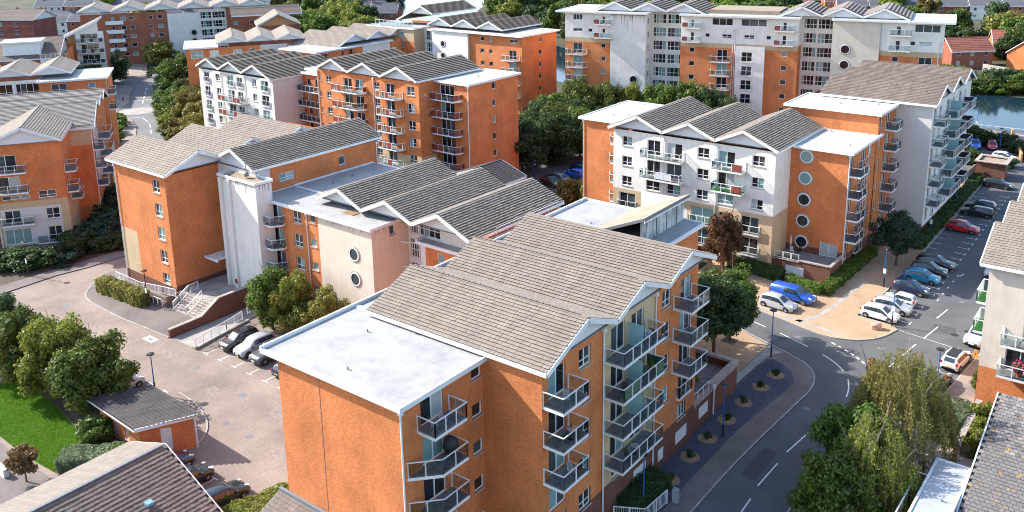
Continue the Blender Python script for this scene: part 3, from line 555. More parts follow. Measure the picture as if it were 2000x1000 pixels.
wall(b,(-30,62.6),(-34.8,62.6),0,15.75,'brick_orange'); wall(b,(-34.8,62.6),(-34.8,72.3),0,14.88,'brick_orange',zones=[(0,9.7,0,3.05,'brick_dark')]); wall(b,(-34.8,72.3),(-46.1,72.3),0,14.88,'brick_orange'); wall(b,(-46.1,72.3),(-46.1,33.45),0,14.88,'brick_orange',rep([(3+5*k,4.4+5*k,13,14.4,'w') for k in range(7)],5),far=True)
flat_roof(b,-47.4,33.05,-34.35,41.6,15.18,mat='membrane_worn',par=dict(W=.2)); flat_roof(b,-47.39,41.61,-44.6,64.3,15.17,mat='membrane_worn',par=dict(W=.2),bits=False); flat_roof(b,-47.4,64.31,-34.4,72.75,15.18,mat='membrane_worn',par=dict(W=.2,N=.1))
gables(b,'X',[45.5,52.87,60.24],17.5,3.685,.41,-45.3,-29.45,True,'tile_beige',extL=.95,extR=.7,c=.30,h=.085)
q=MB('black_plastic')
for r_ in(45.5,52.87): q.box(-45.2,r_-.02,17.62,-30,r_+.02,17.64)
for r_ in(45.5,52.87):
    for kx in range(30): q.box(-45+kx*.5,r_-.012,17.6,-44.976+kx*.5,r_+.012,17.74)
b.part('bird_spikes',q)
for z in(12.78,10.03,7.28,4.53,1.78): 
    rect=abs(z-12.78)<.1
    balcony(b,wf,1.35 if rect else 0.35,z,[(0,0),(0 if rect else 1.6,1.5),(2.95 if rect else 3.95,1.5),(2.95 if rect else 3.95,0)],h=1.02)
for z in(13.05,10.33,7.61): balcony(b,wse,.05,z,[(0,0),(.0,1.6),(2.85,1.6),(2.85,0)])
balcony(b,wse,.05,4.65-2.2,[(0,0),(0,.35),(2.3,.35),(2.3,0)])
for i,z in enumerate((13.05,10.33,7.61,4.89)): balcony(b,wse,7.3,z,[(0,0),(0,1.6),(5.8,1.6),(5.8,0)],mix=[['glass_rail'],['glass_rail','infill_green','infill_green','glass_rail'],['glass_rail'],['infill_white','glass_rail']][i] if i in(1,) else None)
for z in(13.3,10.58,7.86): balcony(b,wse,17.3,z,[(0,0),(.0,1.6),(3.0,1.6),(3.0,0)])
balcony(b,wse,18.2,5.14,[(0,0),(0,.3),(2.2,.3),(2.2,0)])
for i,z in enumerate((13.05,10.33,7.61)):       # frosted screens between the paired balconies
    q=MB('glass_frost'); q.box(-29.97,51.55,z+.02,-28.75,51.58,z+1.75); b.part('privacy_screen',q)
for y,z0,z1 in((48.2,0.1,15.7),(55.5,.1,15.7)): downpipe(b,(-29.9,y),z0,z1)
downpipe(b,(-34.72,33.42),.1,14.85)
for z in(11.5,9,6.5,4): q=MB('white_trim'); q.box(-46.35,34.0,z,-46.1,34.25,z+.9); b.part('wall_vent',q)
# wedge roof and stained wall on the rear flat roof
q=MB(['membrane_tan','lead']); x0,x1,y0,y1=-41.8,-36.1,64.6,73.1
v=[(x0,y0,15.2),(x1,y0,17.62),(x1,y1,17.62),(x0,y1,15.2)]; i=len(q.v); q.v+=v+[(p[0],p[1],p[2]-.28) for p in v]
for f_,mi_ in(((0,1,2,3),0),((7,6,5,4),1),((0,4,5,1),1),((1,5,6,2),1),((2,6,7,3),1),((3,7,4,0),1)): q.f.append(tuple(i+a_ for a_ in f_)); q.mi.append(mi_); q.uv.append(None)
b.part('wedge_roof',q); stains(b,(-36.5,64.6),(-36.5,72.6),17.2,26,.5,2.0)
wall(b,(-36.5,64.6),(-36.5,72.6),15.1,17.2,'render_stained',name='upstand_wall'); wall(b,(-36.5,72.6),(-41,72.6),15.1,17.2,'render_white',name='upstand_wall')
q=MB('white_trim'); q.bar((-36.12,64.6,17.22),(-36.12,73.1,17.22),.08,.14); b.part('gutter',q)
for y in(67.4,69.3,71.2): q=MB('lead'); q.bar((-36.46,y,15.2),(-36.46,y,17.2),.05,.05,upv=(1,0,0)); b.part('wall_joint',q)
# ground terrace annex
q=MB(['brick_dark','coping'])
def bw(mb,x0,y0,x1,y1,z0,z1): mb.box(x0,y0,z0,x1,y1,z1); mb.box(x0-.06,y0-.06,z1,x1+.06,y1+.06,z1+.1,1)
wall(b,(-30.2,62.62),(-30.2,71.7),0,2.6,'brick_dark',[(1.4,3.3,.75,1.9,'g')],name='terrace_wall'); wall(b,(-30.2,71.7),(-34.8,71.7),0,2.9,'brick_dark',name='terrace_wall')
q=MB('coping'); q.box(-30.6,66.3,2.6,-30.1,71.8,3.15); q.box(-30.6,62.65,2.45,-30.12,66.3,2.7); q.box(-34.75,71.3,2.9,-30.6,71.78,3.15); b.part('coping',q)
q=MB('deck'); q.box(-34.78,62.65,1.9,-30.25,71.65,2.05); b.part('terrace_floor',q)
q=MB('rail_white'); 
for k in range(4): q.box(-30.36,62.9+k*1.05,2.7,-30.3,62.96+k*1.05,3.45)
q.bar((-30.33,62.8,3.47),(-30.33,66.2,3.47),.05,.05); b.part('railing',q)
downpipe(b,(-30.05,66.6),.1,3.0)
# lean-to at the foot of the near wall
b=Bld('bin_store','low lean-to with beige tiled roof at the foot of the near brick gable wall','store','A',-41,32)
wall(b,(-46.6,30.6),(-36,30.6),0,3.1,'brick_orange'); wall(b,(-46.6,33.4),(-46.6,30.6),0,3.1,'brick_orange')
q=MB('lead'); pts=[(-46.9,30.2,3.15),(-36,30.2,3.15),(-36,33.38,4.55),(-46.9,33.38,4.55)]; q.face(pts); q.face([(p[0],p[1],p[2]-.15) for p in pts][::-1]); q.bar((-46.85,30.2,3.05),(-46.85,33.38,4.45),.08,.3); rf=b.part('roof_slope',q); slope_tiles(b,rf,pts[0],pts[1],pts[3],'tile_brown',True)
q=MB('lead'); q.box(-46.9,33.2,4.55,-36,33.42,4.75); b.part('flashing',q)
# ------------------------------------------------------------------ block B (left centre, L shaped)
b=Bld('apartment_block','L shaped orange brick block with white stair tower and low railed entrance terrace','apartment block','B',-92,60)
ops=rep([(8.45,9.95,12.9,14.45,'w')],5,2.85)
ops=[(o[0],o[1],max(o[2],1.75),o[3],o[4]) for o in ops]
wb=wall(b,(-103,51),(-91.8,51),0,15.2,'brick_orange',ops,zones=[(0,3.6,0,7.05,'brick_tan'),(0,12,0,1.6,'brick_dark')])
wall(b,(-91.8,51),(-91.8,58.2),0,15.2,'brick_orange',zones=[(0,9,0,1.9,'brick_dark')])
wall(b,(-103,73),(-103,51),0,15.2,'brick_orange',far=True)
wall(b,(-91.8,57.9),(-84.45,57.9),0,15.2,'render_white')
w2=wall(b,(-84.45,57.9),(-84.45,76.5),0,15.2,'brick_orange',[(3.2,5.3,13.35,14.3,'w'),(12.1,13.1,13.3,14.45,'s')],zones=[(0,1.9,0,16,'render_grey_shade')])
wall(b,(-84.45,76.5),(-103,76.5),0,15.2,'brick_orange')
gables(b,'X',[54.85,62.2,69.45],17.5,3.66,.44,-103.75,-90.7,True,'tile_beige',extL=.75,extR=.4,c=.34,h=.06)
gables(b,'Y',[-88.15],17.55,4.05,.46,57.3,76.9,True,'tile_beige',front='both',c=.33,h=.12)
q=MB(['render_white','lead','white_trim','terracotta'])
tower=[(-88.8,55.95),(-85.2,55.9),(-81.9,55.95),(-81.85,58.05),(-84.4,58.05),(-88.8,58.05)]
tw=MB(['render_white'])
us=0
for p,q_ in zip(tower,tower[1:]+tower[:1]):
    L_=math.hypot(q_[0]-p[0],q_[1]-p[1]); tw.face([(p[0],p[1],1.4),(q_[0],q_[1],1.4),(q_[0],q_[1],14.6),(p[0],p[1],14.6)],0,[(us,0),(us+L_,0),(us+L_,13),(us,13)]); us+=L_
b.part('stair_tower_wall',tw)
tp=[(x+(-85.3-x)*-.04,y+(57-y)*-.08) for x,y in tower]; q=MB(['white_trim','membrane_tan']); q.prism([(x+(-85.3-x)*.1,y+(57-y)*.2) for x,y in tower],14.5,14.72,0,1)
for p,q_ in zip(tp,tp[1:]+tp[:1]): q.bar((p[0],p[1],14.8),(q_[0],q_[1],14.74),.14,.3)
b.part('tower_roof',q)
for p,q_ in zip(tower[:3],tower[1:4]): stains(b,p,q_,14.6,5,.5,2.2)
q=MB('lead'); q.tube([(-84.6,56.8,14.9),(-84.6,56.8,16.9)],.04,6); q.bar((-84.9,56.8,16.5),(-84.3,56.8,16.5),.03,.03); q.lathe([(.28,14.95),(.3,15.3),(.1,15.45)],10,(-84.9,57)); b.part('aerial',q)
for x in(-88.6,-87.0): q=MB('render_white'); q.box(x,55.65,1.4,x+.5,56.2,14.55); b.part('pilaster',q)
q=MB('tail_lens'); q.box(-86.98,55.6,2.0,-86.6,55.64,2.55); b.part('wall_sign',q)
downpipe(b,(-102.8,50.9),.2,15); downpipe(b,(-84.3,58.1),12.6,15.1); downpipe(b,(-84.37,76.2),8,15.1)
q=MB('white_trim')
for k in range(8): q.box(-90.9+k*.32,54.4,4.7,-90.8+k*.32,57.7,4.78)
q.box(-91.0,54.4,4.6,-88.3,54.5,4.85); q.box(-91.0,57.6,4.6,-88.3,57.7,4.85); b.part('entrance_canopy',q)
# ------------------------------------------------------------------ block BM
b=Bld('apartment_block','cream rendered and orange brick block with two stacked porthole windows and striped gable roofs','apartment block','B',-70,66)
o=rep([(2.0,3.9,10.05,12.0,'d'),(5.75,7.2,10.5,12.02,'w'),(8.55,9.6,11.1,12.0,'s')],4)
wm=wall(b,(-84.2,58.06),(-74.1,58.06),0,12.35,'brick_orange',o,zones=[(0,1.1,0,13,'render_white')])
wc=wall(b,(-74.1,58.0),(-65.7,58.0),0,12.3,'render_cream')
ws=wall(b,(-65.7,58.0),(-65.7,63.2),0,12.3,'render_cream',[(2.5,3.3,10.95,12.0,'s')])
wall(b,(-65.7,63.2),(-54.6,63.2),0,13.2,'render_white',[(.1,1.4,10.6,12.5,'gz','pane_mid'),(1.6,4.6,10.6,12.5,'gz'),(.1,1.4,7.9,10,'gz','pane_dark'),(1.6,3.2,7.9,10,'gz','pane_dark'),(.1,1.4,5.2,7.3,'gz','pane_dark'),(1.6,3.2,5.2,7.3,'gz')])
wall(b,(-54.6,63.2),(-54.6,75),0,13.1,'brick_orange'); wall(b,(-54.6,75),(-84.2,75),0,12.3,'brick_orange')
for z in(9.05,6.3): round_win(b,wc,5.6,z,.62,'pane_mid')
stains(b,(-74.1,58.0),(-65.7,58.0),12.2,26,.2,.9); stains(b,(-65.7,58.0),(-65.7,63.2),12.2,14,.2,.7)
flat_roof(b,-84.35,57.6,-65.4,62.9,12.5,mat='membrane_worn',bits=True); flat_roof(b,-84.34,62.9,-76.6,75.4,12.5,mat='membrane_worn',par=dict(W=.15))
q=MB('timber'); q.box(-71.9,59.6,12.47,-70.2,60.5,12.53); b.part('roof_hatch',q)
gables(b,'Y',[-73.0,-65.65,-58.3],14.85,3.68,.44,60.0,75.2,True,'tile_beige',extR=.5,front='t0',c=.33,h=.12,pin=.9)
for k,z in enumerate((10.0,7.28,4.56,1.84)): balcony(b,wm,-.35,z,[(0,0),(0,1.45),(3.9,1.45),(4.6,.5),(4.6,0)])
downpipe(b,(-76.0,57.98),.1,12.2)
for z in(9.9,7.1): q=MB('white_trim'); q.bar((-65.7,62.0,z),(-63.2,62.9,z),.12,.12); b.part('spar',q)
# small orange block with flat white roof
wall(b,(-63.0,62.2),(-55.2,62.2),0,10.2,'brick_orange',[(2.3,3.3,8.6,9.7,'s')],zones=[(0,.7,0,11,'render_white')]); wall(b,(-55.2,62.2),(-55.2,63.2),0,10.2,'brick_orange')
flat_roof(b,-63.3,61.8,-54.9,66.6,10.5,par=dict(W=.25))
# roof walk behind
flat_roof(b,-54.6,63.3,-50.5,75.2,12.2,bits=False); q=MB('rail_white')
for k in range(7): q.box(-54.2,64+1.7*k,12.2,-54.14,64.06+1.7*k,13.2)
q.bar((-54.17,64,13.2),(-54.17,74.3,13.2),.05,.05); q.bar((-54.17,64,12.8),(-54.17,74.3,12.8),.04,.04); b.part('roof_railing',q)
b2=Bld('garden_building','low outbuilding with dark tiled pitched roof tucked behind the striped gables','outbuilding','B',-76,90)
wall(b2,(-80.6,87.6),(-73.4,87.6),0,8.2,'brick_orange'); wall(b2,(-73.4,87.6),(-73.4,92.6),0,8.2,'brick_orange')
gables(b2,'Y',[-77.5],10.0,4.4,.36,87.2,92.9,True,'tile_dark_shade',front='both',c=.34)  # slope shade painted into the dark tile colour
# ------------------------------------------------------------------ block E and D (middle distance)
b=Bld('apartment_block','tall orange brick block with red balcony panels and white flat roof end','apartment block','B',-106,106)
eo=[(2.2,3.4,15.95,17.1,'w'),(6.7,8.7,15.2,17.15,'d'),(9.5,11.5,15.2,17.15,'d'),(14.0,15.3,16.0,17.2,'w'),(16.8,18.7,15.2,17.25,'d'),(21.6,23.2,15.8,17.25,'w'),(.5,.95,16.0,17.0,'s')]
we=wall(b,(-122,97.7),(-97.8,97.7),0,18.0,'brick_orange',rep(eo,5,2.75)+[(2,4,1.9,3.3,'w'),(14,16,1.9,3.3,'w'),(18,20,1.3,3.3,'d')],zones=[(0,30,0,6.0,'brick_tan'),(11,24.2,0,4.4,'render_white')])
wall(b,(-97.8,97.7),(-97.8,101.6),0,18.0,'brick_orange',zones=[(0,9,0,6.0,'brick_tan')])
we2=wall(b,(-97.8,101.5),(-90.9,101.5),0,17.65,'brick_orange',rep([(.9,3.9,15.25,17.3,'t')],6,2.75))
we3=wall(b,(-90.9,101.5),(-90.9,113.6),0,17.65,'brick_orange',rep([(5.6,6.5,16.25,17.35,'s')],6,2.75))
wall(b,(-90.9,113.6),(-122,113.6),0,17.65,'brick_orange'); wall(b,(-122,113.6),(-122,97.7),0,18,'brick_orange')
gables(b,'Y',[-117.4,-109.6,-101.8],20.2,3.9,.44,97.0,112,False,'tile_beige',extR=.3,front='t0',c=.42,h=.16)
flat_roof(b,-98.1,101.05,-90.45,114,17.92); flat_roof(b,-126.5,98.5,-120.8,112,17.6,bits=False)
for k in range(5):
    z=15.15-2.75*k; balcony(b,we,5.1,z,[(0,0),(0,1.4),(6.2,1.4),(7.0,.7),(7.0,0)],mix=['glass_clear','infill_red','infill_red','glass_rail','glass_rail','glass_rail'])
    balcony(b,we,15.8,z,[(0,0),(0,1.4),(4.2,1.4),(4.9,.6),(4.9,0)],mix=['glass_clear','glass_clear','glass_clear','infill_red','glass_clear'])
    balcony(b,we2,.1,z,[(0,0),(0,1.4),(4.8,1.4),(5.4,.6),(5.4,0)],mix=['infill_red','infill_red','infill_red','glass_rail','glass_rail'])
for x in(-108,): downpipe(b,(x,97.6),1,17.9)
downpipe(b,(-90.98,101.4),1,17.6); downpipe(b,(-121.9,97.6),1,17.9)
b=Bld('apartment_block','white rendered block with juliet windows beside the tall orange block','apartment block','B',-144,104)
do=[(1.6,3.3,12.85,14.65,'j'),(5.4,6.8,13.35,14.65,'w'),(9.2,11.2,12.85,14.7,'j'),(12.2,13.9,12.85,14.6,'j'),(16.9,18.2,13.4,14.75,'w'),(19.6,21.7,12.9,14.75,'j')]
wd_=wall(b,(-156.1,96.4),(-133.0,96.4),0,15.2,'render_white',rep(do,5))
wall(b,(-133.0,96.4),(-133.0,103),0,15.2,'render_grey_shade'); wall(b,(-133,111),(-156.1,111),0,15.2,'render_white'); wall(b,(-156.1,111),(-156.1,96.4),0,15.2,'render_white')  # side wall in the grey copy, shade painted into white render
gables(b,'Y',[-152.4,-145.1,-137.8],17.5,3.65,.44,95.8,111.2,False,'tile_beige',extR=1.3,front='t0',c=.42,h=.16)
for z in(10.1,7.38): balcony(b,wd_,7.6,z,[(0,0),(0,1.4),(7.2,1.4),(7.9,.5),(7.9,0)],mix=['glass_clear','infill_red','infill_red','glass_clear'])
for x in(-148.8,-141.4): downpipe(b,(x,96.3),.5,15)
b=Bld('apartment_wing','recessed orange brick wing with glazed balconies between the white and orange blocks','apartment block','B',-128,104)
wk=wall(b,(-133.0,103),(-122.1,103),0,15.4,'brick_orange',rep([(1.2,2.3,13.4,14.6,'s'),(3.6,6.4,12.7,14.7,'d'),(8.6,9.9,13.4,14.7,'s')],5))
flat_roof(b,-133,102.6,-122.1,111,15.7)
for k in range(5): balcony(b,wk,.2,12.6-2.72*k,[(0,0),(0,1.5),(6.0,1.5),(7.0,.6),(7.0,0)],mix=['infill_dark','infill_dark','glass_rail'])
# ------------------------------------------------------------------ block F (behind E)
b=Bld('apartment_block','orange brick block with white porthole wall and plain side wall above the river','apartment block','B',-135,158)
fo=rep([(3.2,4.3,15.9,16.9,'s'),(5.7,6.7,15.9,16.9,'s')],5)+rep([(11.4,13.4,12.4,14.4,'d')],4)+[(11.6,13.8,15.9,16.8,'w')]
wf_=wall(b,(-134.5,151.0),(-119.5,151.0),0,17.4,'brick_orange',fo,far=True)
wall(b,(-119.5,151.0),(-119.5,163.5),0,17.4,'brick_orange',rep([(6.0,7.0,15.7,16.8,'s')],6),zones=[(0,20,0,2,'brick_dark')],far=True)
wfw=wall(b,(-145.5,150.4),(-134.5,150.4),0,17.6,'render_white'); wall(b,(-134.5,150.4),(-134.5,151),0,17.6,'render_white')
for k in range(4): round_win(b,wfw,3.4,14.5-2.72*k,.62)
wfl=wall(b,(-165,148.6),(-149.5,148.6),0,17.4,'brick_orange',rep([(1.5,3.8,15.8,16.8,'w'),(6.5,7.3,15.6,16.9,'s'),(10.8,12.2,15.7,16.8,'s')],1)+rep([(2.6,4.6,11.8,14.0,'d'),(10.9,12.2,13,14.1,'s')],3),zones=[(0,20,14.6,18,'brick_tan')],far=True)
wall(b,(-149.5,148.6),(-149.5,152),0,17.4,'brick_tan',far=True); wall(b,(-149.5,152),(-145.5,152),0,17.4,'render_white',rep([(.6,3.2,14.7,16.9,'gz')],5),far=True)
wall(b,(-119.5,163.5),(-165,163.5),0,17.4,'brick_orange',far=True)
for k in range(4): balcony(b,wf_,10.2,12.4-2.72*k,[(0,0),(0,1.3),(3.6,1.3),(4.2,.6),(4.2,0)],infill='glass_clear')
balcony(b,wfl,1.2,11.8,[(0,0),(0,1.3),(4.6,1.3),(4.6,0)],infill='infill_dark')
flat_roof(b,-145.6,150.0,-118.9,164,17.75,bits=False); flat_roof(b,-165.4,148.2,-149.2,158,17.7,bits=False)
gables(b,'Y',[-144.4,-136.9,-129.4],20.2,3.75,.44,151.8,166.5,False,'tile_brown',front='t0',c=.42,h=.12)
gables(b,'Y',[-151.9],22.4,3.8,.44,153.5,169,False,'tile_brown',front='t0',c=.42,h=.12,extL=4.5)
q=MB('rail_white')
for k in range(10): q.box(-164+k*1.4,150,17.75,-163.92+k*1.4,150.08,18.9)
q.bar((-164,150.04,18.9),(-151.2,150.04,18.9),.08,.08); b.part('roof_railing',q)
q=MB('glass_clear'); q.bar((-164,150.04,18.3),(-151.2,150.04,18.3),.02,1.0); b.part('glass_panel',q)
# ------------------------------------------------------------------ block G2 (light roofs in front of the river)
b=Bld('apartment_block','low looking block with pale gable roofs and white flat roofed end behind the middle blocks','apartment block','A',-158,138)
flat_roof(b,-161.8,124.8,-149.4,148,15.3,bits=False)
wall(b,(-161.4,125.2),(-149.8,125.2),0,15.1,'brick_orange',[(5.5,6.3,13.6,14.7,'s')],far=True); wall(b,(-149.8,125.2),(-149.8,151),0,15.1,'brick_orange',[(1.2,3.4,13.5,14.7,'w'),(7.2,8,13.5,14.8,'s'),(9.4,10.6,13.5,14.8,'s')],zones=[(13.4,22,0,16,'render_white')],far=True)
gables(b,'X',[138.2,145.2,152.2],17.7,3.5,.44,-167,-151.5,False,'tile_beige',front='t1',c=.36,extL=3.0)
# ------------------------------------------------------------------ block R1 (right)
b=Bld('apartment_block','white rendered block with three striped gables, porthole end wall and tan stone base','apartment block','A',-46,106)
ro=[(1.35,2.85,13.15,14.45,'w'),(5.1,7.0,12.45,14.45,'d'),(7.9,10.1,12.45,14.45,'d'),(12.2,13.8,13.15,14.45,'w'),(15.0,17.2,12.45,14.45,'d'),(19.4,21.0,13.2,14.5,'w')]
rw=[(1.35,2.85,13.15-F*2,14.45-F*2,'w'),(5.0,7.0,13.1-F*2,14.45-F*2,'w'),(8.0,10.0,13.1-F*2,14.45-F*2,'w'),(12.2,13.8,13.15-F*2,14.45-F*2,'w'),(15.0,17.2,13.1-F*2,14.45-F*2,'w'),(19.4,21.0,13.2-F*2,14.5-F*2,'w')]
low=[]
for z in(4.6,1.9): low+=[(1.0,3.4,z,z+2.1,'d'),(5,7,z+.6,z+2,'w'),(8,10,z+.6,z+2,'w'),(11.6,14.6,z,z+2.1,'d'),(15.3,17.3,z+.6,z+2,'w'),(18.3,20.6,z,z+2.1,'d')]
wr=wall(b,(-60.9,100.2),(-38.6,100.2),0,15.25,'render_white',rep(ro,2)+rw+low,zones=[(0,30,0,7.2,'brick_tan'),(4.4,11,0,6.2,'render_white'),(0,30,0,1.3,'brick_dark')])
wall(b,(-38.6,100.2),(-38.6,105.0),0,15.25,'render_white',zones=[(0,9,0,7.2,'brick_tan')])
wrr=wall(b,(-38.6,105),(-31.6,105),0,14.95,'brick_orange',[(4.2,6.4,1.75,3.5,'d','pane_blind')],zones=[(0,9,0,2.6,'brick_dark')])
for k,pm in enumerate(('pane_curtain','pane_curtain','pane_dark','pane_dark','pane_dark')): round_win(b,wrr,1.95,13.95-F*k,.66,pm)
wr3=wall(b,(-31.6,105),(-31.6,116.6),0,14.95,'brick_orange',rep([(.5,1.9,12.2,14.5,'d'),(4.6,6.4,12.3,14.5,'d'),(7.7,9.0,13.2,14.5,'w')],5),zones=[(0,20,0,2.0,'brick_dark')])
wrl=wall(b,(-68.2,104.0),(-60.9,104.0),0,14.95,'brick_orange',rep([(6.4,7.25,12.4,14.4,'s')],5)); wall(b,(-60.9,104),(-60.9,100.2),0,15.25,'render_white')
wall(b,(-68.2,116.4),(-68.2,104),0,14.95,'brick_orange'); wall(b,(-31.6,116.6),(-68.2,116.6),0,14.9,'brick_orange')
gables(b,'Y',[-57.0,-49.75,-42.5],17.5,3.63,.44,99.5,114.6,True,'tile_beige',extL=.7,extR=.8,front='t0',c=.33,h=.12)
flat_roof(b,-68.75,103.5,-60.6,117,15.25); flat_roof(b,-38.2,104.45,-31.0,116.55,15.25)
for k in range(2): balcony(b,wr,4.7,12.4-F*k,[(0,0),(0,1.4),(5.8,1.4),(5.8,0)],infill='glass_clear',mix=None if k==0 else ['glass_clear','glass_clear','glass_clear','infill_white','infill_white','glass_clear'])
for k in range(2): balcony(b,wr,14.8,12.4-F*k,[(0,0),(0,1.4),(3.9,1.4),(3.9,0)],mix=['glass_clear','glass_clear','glass_clear','infill_red','glass_clear'],deck='deck' if k==0 else 'turf_fake')
for z in(4.6,1.9):
    for s_,w__ in((.8,2.8),(11.4,3.4),(18.1,2.7)): balcony(b,wr,s_,z,[(0,0),(0,.35),(w__,.35),(w__,0)],infill='glass_clear')
for k in range(4): balcony(b,wrl,4.4,12.4-F*k,[(0,0),(.9,1.3),(2.85,1.3),(2.85,0)],infill='glass_clear')
for k in range(5):
    balcony(b,wr3,.2,12.3-F*k,[(0,0),(0,1.4),(2.6,1.4),(3.4,.5),(3.4,0)],infill='glass_rail') if k<4 else None
    balcony(b,wr3,4.3,12.3-F*k,[(0,0),(0,.35),(2.3,.35),(2.3,0)],infill='glass_clear')
for x in(-53.4,-46.1): downpipe(b,(x,100.1),.5,15.1)
downpipe(b,(-31.5,104.95),.1,14.9); downpipe(b,(-31.5,112.3),.1,14.9); downpipe(b,(-68.1,103.9),.1,14.9)
wall(b,(-38.5,100.6),(-31.5,100.6),0,2.2,'brick_dark',[(1.6,3.9,.3,1.5,'g')],name='terrace_wall'); wall(b,(-31.5,100.6),(-31.5,105),0,2.2,'brick_dark',name='terrace_wall')
q=MB('deck'); q.box(-38.45,100.65,1.7,-31.6,104.95,1.8); b.part('terrace_floor',q)
q=MB('coping'); q.box(-31.75,100.55,2.2,-31.4,105,2.36); q.box(-35.2,100.5,2.2,-31.75,100.85,2.36); q.box(-38.5,100.5,2.0,-35.2,100.85,2.12); b.part('coping',q)
q=MB('rail_white')
for x in(-38.3,-37.3,-37.2,-36.3,-36.2,-35.3): q.box(x-.03,100.6,2.12,x+.03,100.66,2.95)
q.bar((-38.35,100.63,2.97),(-35.25,100.63,2.97),.05,.05); q.bar((-38.35,100.63,2.25),(-35.25,100.63,2.25),.04,.04); b.part('railing',q)
for k,x in enumerate((-37.8,-36.75,-35.75)): q=MB('glass_clear'); q.bar((x-.42,100.63,2.6),(x+.42,100.63,2.6),.012,.6); b.part('glass_panel',q)
# ------------------------------------------------------------------ block R2
b=Bld('apartment_block','white block with three brown gables and stacked riverside balconies beside the car park','apartment block','A',-37,130)
wall(b,(-43.3,115.5),(-31.5,115.5),12,17.7,'brick_orange')
wz=wall(b,(-31.5,115.5),(-31.5,123.2),0,17.7,'brick_orange',rep([(.6,1.6,15.9,17.2,'s'),(3.4,5.2,15.2,17.3,'d')],6),zones=[(0,9,0,1.6,'brick_dark')])
wall(b,(-31.5,123.2),(-27.0,123.2),0,18.3,'render_grey_shade',zones=[(0,9,0,1.6,'brick_dark')])
r2o=rep([(.8,2.3,15.6,17.5,'d'),(3.6,4.9,15.9,17.3,'w'),(7.6,9.6,15.4,17.5,'d'),(11,12.3,15.9,17.3,'w'),(14.6,16.4,15.4,17.5,'d'),(18,19.3,15.9,17.3,'w')],6)
w22=wall(b,(-27,123.2),(-27,145.5),0,18.3,'render_white',r2o+[(4.5,6,.6,1.3,'g'),(9,10.5,.6,1.3,'g')] if False else r2o,zones=[(0,30,0,1.6,'brick_dark')])
wall(b,(-27,145.5),(-42.6,145.5),0,18.3,'render_white'); wall(b,(-43.3,145.5),(-43.3,115.5),0,17.7,'brick_orange')
flat_roof(b,-43.7,115.05,-31.05,124,17.95)
gables(b,'X',[127.0,134.2,141.4],20.3,3.62,.45,-41.6,-26.4,True,'tile_brown',extL=.8,extR=.6,c=.34)
for k in range(6):
    z=15.35-F*k
    if z<1.8: continue
    balcony(b,w22,.5,z,[(0,0),(0,1.5),(2.8,1.5),(2.8,0)],infill='glass_rail')
    balcony(b,w22,6.6,z,[(0,0),(0,1.7),(6.4,1.7),(6.4,0)],mix=['glass_rail','glass_rail','infill_red','glass_rail'])
    balcony(b,w22,14.2,z,[(0,0),(0,1.7),(3.6,1.7),(3.6,0)],mix=['glass_rail','infill_dark','glass_rail'])
    balcony(b,wz,3.0,z,[(0,0),(0,1.5),(2.4,1.5),(3.1,.8),(3.1,0)],infill='glass_rail')
    q=MB('glass_frost'); q.box(-26.97,133.0,z+.02,-25.5,133.03,z+1.8); b.part('privacy_screen',q)
# garden in the corner
q=MB('brick_dark'); q.box(-31.4,117.2,0,-27.1,117.45,2.4); q.box(-27.35,117.45,0,-27.1,123.1,2.0); b.part('garden_wall',q)
q=MB('turf_fake'); q.box(-31.35,117.45,1.4,-27.4,123.1,1.5); b.part('garden_turf',q)
# ------------------------------------------------------------------ block T (far, riverside tower row)
b=Bld('apartment_block','long eight storey riverside block of white and orange bays with glazed stair recesses','apartment block','T',-36,182)
Y0=175.2
def bay(x0,x1,mat_top,ops,zones,y=Y0,z1=23.0): return wall(b,(x0,y),(x1,y),0,z1,mat_top,ops,zones,far=True)
zl=[(0,99,16.75+1.0,17.95+0.0,'brick_tan')]
tz=lambda L:[(0,L,0,17.0,'brick_orange'),(0,L,17.0,17.9,'brick_tan')]
o1=[(1.8,3.9,21.5,22.7,'t'),(1.8,3.9,19.05,19.8,'w'),(5.2,6.1,19.05,19.8,'s'),(8.2,8.9,18.9,19.9,'s'),(8.2,8.9,20.9,22.4,'s')]+rep([(1.8,3.9,14.6,16.75,'d'),(8.0,9.0,15.85,16.85,'s')],5)
t1=bay(-72.6,-62.5,'render_white',o1,tz(10.1))
t2=bay(-62.5,-55.0,'render_white',[],[],Y0-.3)
wall(b,(-55,Y0-.3),(-55,Y0+4),0,23,'render_white',rep([(1.2,2.6,20.9,22.2,'w')],7),far=True)
gzo=rep([(.3,3.0,20.9,22.8,'gz'),(3.3,6.6,20.9,22.8,'gz')],8,2.72)
bay(-55,-48,'render_white',gzo,[],Y0+4)
o2=[(2.0,2.7,20.9,22.4,'s'),(2.0,2.7,18.2,19.9,'s'),(4.9,5.8,19.0,19.8,'s'),(6.2,10.2,21.4,22.8,'t'),(11.8,16.6,21.4,22.8,'t'),(8.2,10.1,18.95,19.75,'w'),(12.4,14.4,18.95,19.75,'w'),(16.6,17.5,18.95,19.75,'s'),(19.6,20.3,20.9,22.4,'s'),(19.6,20.3,18.2,19.9,'s')]+rep([(1.8,2.9,15.9,16.9,'s'),(7.3,9.4,14.6,16.7,'d'),(19.5,20.6,15.9,16.9,'s')],6)
t3=bay(-47.9,-25.4,'render_white',o2,tz(22.5)); wall(b,(-25.4,Y0),(-25.4,Y0+4),0,23,'brick_orange',zones=[(0,4,17.9,23,'render_white')],far=True); wall(b,(-47.9,Y0+4),(-47.9,Y0),0,23,'render_white')
